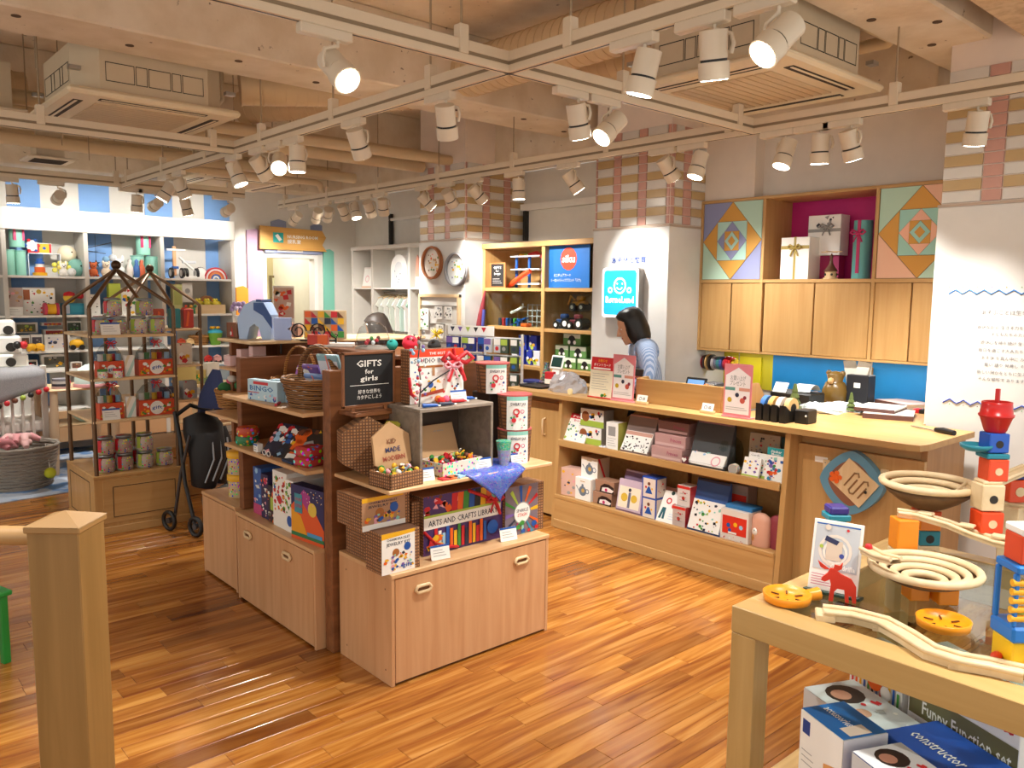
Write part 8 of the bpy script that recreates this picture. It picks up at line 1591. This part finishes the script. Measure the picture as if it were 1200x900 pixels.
for r in range(3):
    for c in range(9):
        p = M4 @ Vector((-.32+.08*c, -.06-.02*(c % 2), .85+.14*r)); col = '#1f2c7a' if c < 5 else ('#3a4a3c' if rr.random() < .5 else '#c4c8cc')
        pbox('car_pack', '%s car pack, %s from the left, %s row of the wire stand' % ('blue carded' if c < 5 else ('green' if col == '#3a4a3c' else 'grey')+' carded', ORD[c], ('bottom', 'middle', 'top')[r]), 'pack', tuple(p), ra+.1*(rr.random()-.5), .068, .115, .03, col, [('r', .05, .55, .95, .95, 'wbvwl'[(r+c) % 5]), ('c', .5, .3, .25, 'kebnr'[(c*2+r) % 5])], group='toy car packs on the wire stand')
t = thing('tinsel_tree', 'small grey green tinsel tree hung with beads beside the wire stand', 'tree', (4.52, 4.66, .915)); rr = random.Random(2)
for i in range(9): q = MB(); q.lathe([(.085*(1-i*.09), .02+.025*i), (.02, .05+.025*i)], mat('#5a6258', .6, .3, kind='spots', scale=2), n=9); q.build('tinsel_layer', t)
MB().cyl((0, 0, 0), (0, 0, .06), .012, DARK).build('stem', t); t.location.z = .80
t = thing('tree_table', 'low white table holding the tinsel tree and blue white packets', 'table', (4.56, 4.78, 0)); MB().box(-.14, -.24, .78, .2, .3, .8, WHITE, .003).build('table_top', t)
for a in (-.12, .17):
    for b in (-.22, .27): MB().box(a, b, 0, a+.02, b+.02, .78, WHITE).build('leg', t)
for i in range(4): pbox('flat_packet', '%s flat packet on the low white table' % ('blue', 'cream', 'white', 'navy')[i], 'packet', (4.50, 4.86+.0*i, .801+.022*i), FX, .2, .02, .14, ('#3a4aa8', '#e6e0a8', '#e6e6ea', '#25307a')[i], [])
# customer
SHG = mat('#4a4a4e', .8, kind='fabric')
t, kk = person('person with grey brown hair seen from behind beyond the gondola', (3.30, 5.12, 0), PI+.5, 1.46, '#57504b', SHG, mat('#2c2c30', .8), bend=.05)
# ------------- toys on the top board beyond the divider (z 1.334) and the dome shelf
ZT2 = 1.335
def oz(u, v, z=ZT2): return onz(u, v, z)+(z,)
t = thing('ride_on_toy', 'pale blue moulded arch shaped toy with a navy strap on the gondola top', 'toy', (1.93, 4.28, ZT2), -.8); PB = mat('#a9c3e6', .45)
arch = [(-.1, 0), (-.11, .12), (-.06, .2), (0, .225), (.06, .21), (.1, .14), (.11, .0), (.05, 0), (.03, .07), (0, .09), (-.03, .07), (-.05, 0)]
MB().prism([(a*.85, b*.95) for a, b in arch], -.07, .07, PB, 'y').build('arch_body', t); MB().prism([(.0, .2), (.055, .2), (.1, .12), (.1, .06), (.05, .13), (.0, .16)], -.072, -.068, mat('#2f4f8a', .5), 'y').box(.015, -.075, .205, .045, .075, .218, mat('#2f4f8a', .5)).build('navy_strap', t)
t = thing('puzzle_block', 'pale blue block with a notched side beside the arch toy', 'toy', (2.0, 4.12, ZT2), -.6); MB().prism([(-.05, 0), (.04, 0), (.04, .045), (.02, .06), (.04, .075), (.04, .12), (-.05, .12)], -.02, .02, mat('#a8bcec', .45), 'y').build('block', t)
x, y = onz(268, 402, ZT2); pbox('brown_box', 'brown wooden box with a red gnome print at the left end of the gondola top', 'box', (1.84, 4.44, ZT2), FX, .14, .085, .1, '#7a4a2c', [('p', [(.4, .1), (.7, .1), (.55, .8)], 'r'), ('c', .45, .3, .08, 'w')])
t = thing('flower_pot', 'pot of lilac flowers on the brown box', 'plant', (1.89, 4.44, ZT2+.086)); MB().lathe([(.02, 0), (.03, .04)], CARD, n=12).build('pot', t)
rr = random.Random(3)
for i in range(12): MB().ball(((rr.random()-.5)*.07, (rr.random()-.5)*.07, .06+.05*rr.random()), .014, mat('#a590b8' if i % 3 else '#d8c8dc', .8), n=6).build('flower', t)
t = thing('pull_fish', 'yellow wooden fish with a striped body on the gondola top', 'toy', oz(333, 396)[:2]+(ZT2,), -.75); MB().prism([(-.11, .05), (-.09, .09), (-.04, .105), (-.02, .09), (-.02, .01), (-.05, .0), (-.1, .02)], -.02, .02, mat('#e8c63a', .45), 'y').cyl((-.075, -.022, .065), (-.075, -.02, .065), .012, BLACK, n=10).build('head', t)
for i in range(5): MB().box(-.018+.025*i, -.018, .005, .004+.025*i, .018, .1-.006*i, mat(('#d8a890', '#8a6a5a')[i % 2], .5), .003).build('body_slice', t)
t = thing('mosaic_board', 'square framed wooden mosaic board of coloured triangles and squares', 'toy', oz(381, 397)[:2]+(ZT2,), -.75); MB().box(-.12, 0, 0, .12, .015, .16, mat('#c9b08a', .5), .002).build('board', t)
rr = random.Random(12)
for i in range(6):
    for j in range(4):
        c = colr('bwbgydryogrn'[rr.randrange(12)]); x0, z0 = -.112+.037*i, .008+.037*j; q = MB()
        if (i+j) % 2: q.box(x0, -.004, z0, x0+.034, 0, z0+.034, c)
        else: q.prism([(x0, z0), (x0+.034, z0), (x0, z0+.034)], -.004, 0, c, 'y')
        q.build('mosaic_piece', t)
IR = mat('#1a1512', .5, .3); t = thing('scroll_stand', 'black wrought iron scroll stand rising behind the wicker baskets', 'stand', (2.10, 4.035, 1.259), -.72)
for s in (-1, 1):
    q = MB(); q.tube([(s*.055-s*.045*math.cos(a)*(1-a/14), 0, .125+.045*math.sin(a)*(1-a/14)) for a in [i*.45 for i in range(22)]], .004, IR, 6); q.build('scroll', t)
    q = MB(); q.tube([(s*.1, 0, .14), (s*.125, 0, .1), (s*.15, 0, .085), (s*.16, 0, .105), (s*.145, 0, .11)], .0035, IR, 6); q.build('scroll', t)
MB().tube([(-.15, 0, .075), (.15, 0, .075)], .006, IR, 6).tube([(-.15, 0, .0), (-.15, 0, .09)], .005, IR, 6).tube([(.0, 0, .0), (.0, 0, .08)], .006, IR, 6).tube([(.15, 0, .0), (.15, 0, .09)], .005, IR, 6).build('bar', t)
pbox('toy_carton', 'red and orange carton behind the black scroll stand', 'box', oz(372, 404)[:2]+(ZT2,), -.7, .1, .05, .05, '#c23a2a', [('r', .5, 0, 1, 1, 'o')])
pbox('toy_carton', 'small white box between the arch toy and the fish', 'box', (2.12, 4.34, ZT2), -.7, .12, .07, .06, '#e4e8ea', [])
ZD2 = 1.301
x, y = 2.30, 3.70; t = thing('glass_dome', 'clear dome over small red figures on the shelf behind the letter board', 'dome', (x, y, ZD2)); MB().cyl((0, 0, 0), (0, 0, .012), .095, mat('#b8b2a8', .4), n=20).build('base', t); MB().lathe([(.085, .012), (.088, .06), (.07, .11), (.035, .14), (0, .148)], mat('#eef2f4', .05, kind='glass'), n=22).build('dome_shell', t)
for i in range(6): MB().ball((-.04+.016*i, .01*(i % 2), .03+.012*(i % 3)), .012, colr('rrgwrd'[i]), n=6).build('small_figure', t)
for i, (dx, dy, c, r, k, l) in enumerate(((.07, -.16, '#2a9a92', .03, 'ball', 'teal fluffy ball beside the letter board'), (.12, -.25, '#e03048', .042, 'ball', 'red pink fluffy ball beside the teal one'), (.15, -.42, '#2a2a2a', .035, 'ball', 'black fluffy ball before the studio box'))):
    t = thing('fluffy_ball', l, 'toy', (2.26+dx, 3.72+dy, ZD2)); MB().ball((0, 0, r*.9), r, mat(c, .95, kind='fabric'), n=12).build('ball_body', t); MB().ball((-r*.5, -r*.5, r*1.6), r*.3, mat(c, .95), n=6).build('tuft', t)
t = thing('pompom_flower', 'yellow spiky pompom flower behind the studio box', 'toy', (2.44, 3.32, ZD2)); MB().cyl((0, 0, 0), (0, 0, .06), .006, DARK).build('stem', t)
rr = random.Random(6)
for i in range(22):
    d = Vector((rr.random()-.5, rr.random()-.5, rr.random()-.4)).normalized()*.042; MB().cyl((0, 0, .085), (d.x, d.y, .085+d.z), .005, mat('#dcc02a', .7), r1=.001, n=5).build('spike', t)
pbox('leaflet_stack', 'white leaflet pack lying behind the letter board', 'leaflets', (2.2, 3.9, ZD2), -.7, .16, .02, .1, 'w', [])
# ================================================================== NURSERY CORNER AT THE LEFT
RUG = mat('#5f86b8', .9, kind='patch', col2='#a8b4c4', scale=.3)
x0, y0 = onz(-40, 596, 0); pts = [onz(-60, 600, 0), onz(100, 574, 0), onz(118, 520, 0), onz(-60, 524, 0)]
q = MB(); q.prism(pts, .0005, .006, RUG); tag(q.build('play_rug'), 'blue and grey patterned play rug under the basket and the low table', 'rug')
t = thing('play_table', 'low pale wooden table with rounded legs on the play rug', 'table', onz(66, 558, 0)+(.006,), .1)
hz_ = .74; MB().box(-.03, -.03, hz_-.02, .55, .5, hz_, PALEX, .01).build('table_top', t)
for a, b in ((.0, .02), (.5, .02), (.0, .45), (.5, .45)): MB().tube([(a, b, 0), (a+.01, b, .35), (a+.02, b, hz_-.02)], [.032, .038, .03], mat('#cdb393', .5, kind='wood'), 10).build('leg', t)
MB().box(.05, .05, .40, .5, .45, .42, PALEX, .008).build('lower_shelf', t)
tx, ty = t.location.x, t.location.y; zt2 = hz_+.0065
def cyl_(name, lab, cat, x, y, z, r, h, cols):
    t = thing(name, lab, cat, (x, y, z)); n = len(cols)
    for i, c in enumerate(cols): MB().cyl((0, 0, h*i/n), (0, 0, h*(i+1)/n-.001), r*(1-.03*i), mat(c, .45), n=20).build('layer', t)
    return t
cyl_('stacking_tins', 'striped grey and pink round tins on the play table', 'tins', tx+.09, ty+.08, zt2, .075, .085, ('#c9a8a8', '#3a3a44', '#d8d4d0', '#8a8890'))
t = thing('play_dome', 'mint and white dome shaped baby toy on the play table', 'toy', (tx+.34, ty+.1, zt2)); MB().lathe([(.15, 0), (.15, .025), (.14, .03)], mat('#c98a8a', .5), n=24).build('pink_base', t); MB().lathe([(.14, .03), (.135, .1), (.1, .16), (.05, .19), (0, .2)], mat('#cfe3dc', .5), n=24).build('dome', t); MB().ball((.09, -.1, .1), .035, mat('#55605e', .5), n=12).build('grey_patch', t)
t = thing('play_dome', 'small mint toy bowl on the lower shelf of the play table', 'toy', (tx+.3, ty+.2, .427)); MB().lathe([(.05, 0), (.11, .05), (.1, .09), (0, .12)], mat('#b8d4cc', .5), n=20).build('bowl', t)
for s, c in ((-.0, BLACK), (.03, RED)): 
    q = MB(); q.ball((0, 0, .028), .026, c, n=10); solo('small_ball', '%s ball behind the striped tins on the play table' % ('black', 'red')[c is RED], 'ball', q, (tx+.16+s, ty+.28, zt2))
# basket with pink cloths
bx, by = onz(22, 570, 0); WG = mat('#b8b0a4', .8, kind='wicker', col2='#7f776c', scale=1.5)
basket('large grey woven rope basket full of pink cloths on the play rug', bx, by, .006, .29, .26, .33, 0, WG, 12, .012)
rr = random.Random(14)
for i in range(12):
    a = rr.random()*6.28; d = rr.random()*.17; q = MB(); q.tube([(-.09, 0, 0), (-.03, .01, .03), (.05, -.01, .02), (.1, .01, -.01)], [.02, .032, .03, .015], mat(('#d99a9e', '#e6b8b6', '#c98288')[i % 3], .9, kind='fabric'), 8)
    solo('rolled_cloth', 'rolled pink cloth heaped in the grey woven basket', 'cloth', q, (bx+math.cos(a)*d, by+math.sin(a)*d, .33+.05*rr.random()), rr.random()*3, 'pink cloths in the woven basket')
t = thing('pom_string', 'lemon yellow pompom hanging from the woven basket rim', 'pompom', (bx+.19, by-.2, .12)); MB().ball((0, 0, 0), .045, mat('#d8dc3a', .95, kind='fabric'), n=12).build('pompom', t); MB().cyl((0, 0, .04), (-.02, .02, .24), .003, CARD, n=5).build('string', t)
# crib
cx0, cy0 = onz(58, 545, 0); cy0 = by+.30; t = thing('baby_crib', 'white slatted baby crib at the left edge', 'crib', (0, 0, 0)); CW = mat('#dcd4ca', .5)
xa, xb = bx-.9, tx-.02
MB().box(xa, cy0, .85, xb, cy0+.03, .90, CW, .004).box(xa, cy0, .3, xb, cy0+.03, .34, CW, .004).build('crib_rail', t)
for i in range(int((xb-xa)/.075)): MB().box(xa+.03+.075*i, cy0+.008, .34, xa+.052+.075*i, cy0+.022, .82, CW, .002).build('slat', t)
for x in (xa, xb-.04): MB().box(x, cy0-.005, 0, x+.045, cy0+.04, .95, CW, .004).build('post', t)
MB().box(xa, cy0+.03, .38, xb, cy0+.5, .48, mat('#e8e0d8', .8), .02).build('mattress', t)
bl = mat('#a5a5a8', .95, kind='fabric', col2='#8e8e92'); q = MB(); vs = []; nx, ny = 12, 8
for j in range(ny+1):
    for i in range(nx+1):
        a, b = i/nx, j/ny; xx = xb-.72+.70*a; wv = .015*math.sin(a*14+b*3)
        vs.append((xx, cy0+.3-.38*b*2 if b < .45 else cy0-.045-abs(wv), .915+wv*.4 if b < .45 else .91-(b-.45)*(.25+.42*(1-a))+.0))
q.add(vs, [(j*(nx+1)+i, j*(nx+1)+i+1, (j+1)*(nx+1)+i+1, (j+1)*(nx+1)+i) for j in range(ny) for i in range(nx)], bl, True); o = q.build('blanket'); md = o.modifiers.new('s', 'SOLIDIFY'); md.thickness = .012; tag(o, 'grey baby blanket hanging over the crib rail at the left edge', 'blanket')
for i in range(13):
    a = i/12; q = MB(); q.ball((0, 0, 0), .024, colr('rkgrwpkrdlkrr'[i]), n=8); x = xb-.72+.70*a
    solo('garland_ball', '%s felt ball, %s from the left on the garland of the blanket hem' % ({'r': 'red', 'k': 'black', 'g': 'green', 'w': 'white', 'p': 'pink', 'd': 'brown', 'l': 'lime'}['rkgrwpkrdlkrr'[i]], ORD[i]), 'felt ball', q, (x, cy0-.085, .89-.55*(.25+.42*(1-a))), 0, 'felt balls along the blanket hem')
# play gym / toy house at the left edge
x, y = ony(8, 440, 8.36); t = thing('toy_tower', 'white cone shaped toy tower with round holes at the left edge', 'toy', (x, 8.36, .9)); MB().box(-.16, -.1, 0, .16, .1, .12, CARD, .02).box(-.11, -.08, .12, .12, .08, .28, CARD, .02).box(-.07, -.06, .28, .08, .06, .42, CARD, .02).build('tower_body', t)
for i, (a, z) in enumerate(((.02, .05), (.03, .18), (.02, .33))): MB().cyl((a, -.1+.02*i-.012, z), (a, -.09+.02*i, z), .04, DARK, n=14).build('hole', t)
for c, a in ((RED, .12), (BLACK, .07)): MB().ball((a, -.13, .2), .035, c, n=10).build('felt_ball', t)
solo('side_table', 'white stand under the cone shaped toy tower', 'stand', MB().box(-.2, -.15, 0, .25, .15, .9, CARD, .01), (x, 8.36, 0))
# low toy tables seen between the second rack and the gondola
def ltable(lab, x, y, w, d, h, m):
    t = thing('toy_display_table', lab, 'table', (x, y, 0)); MB().box(0, 0, h-.025, w, d, h, m, .004).build('table_top', t)
    for a in (.02, w-.05):
        for b in (.02, d-.05): MB().box(a, b, 0, a+.03, b+.03, h-.025, m, .002).build('leg', t)
    MB().box(.03, .03, h*.5, w-.03, d-.03, h*.5+.02, m, .003).build('lower_shelf', t)
ltable('pale low display table with wooden toys beyond the stroller', 2.55, 7.05, .75, .5, .78, PALEX)
ltable('lower display table in front of the pale one, beside the gift rack', 2.45, 6.45, .6, .4, .55, mat('#c9a078', .5, kind='wood', axis=0))
for i, (u, v, Y, z, w, h, c, l) in enumerate(((218, 425, 7.1, .781, .16, .16, '#c9b26a', 'tan paper box on the pale display table'), (232, 430, 7.1, .781, .14, .12, '#b8a05a', 'second tan box on the pale display table'), (250, 425, 7.12, .781, .12, .18, '#d8d0c0', 'tall cream box on the pale display table'), (245, 445, 7.07, .781, .1, .06, '#7a8a5a', 'small olive toy on the pale display table'), (225, 450, 6.5, .551, .08, .06, '#c8302a', 'red toy on the lower display table'), (214, 452, 6.5, .551, .12, .1, '#2a3558', 'navy box on the lower display table'), (262, 430, 7.3, .781, .1, .14, '#8a9aa8', 'grey blue box at the right of the pale display table'))):
    x = ony(u, v, Y)[0]; x = min(max(x, 2.53 if z > .7 else 2.5), 3.2 if z > .7 else 2.98); pbox('display_box', l, 'box', (x, Y, z), .2*(i % 3-1), w, h, .07, c, gl(5, 'wyg') if i % 2 else [])
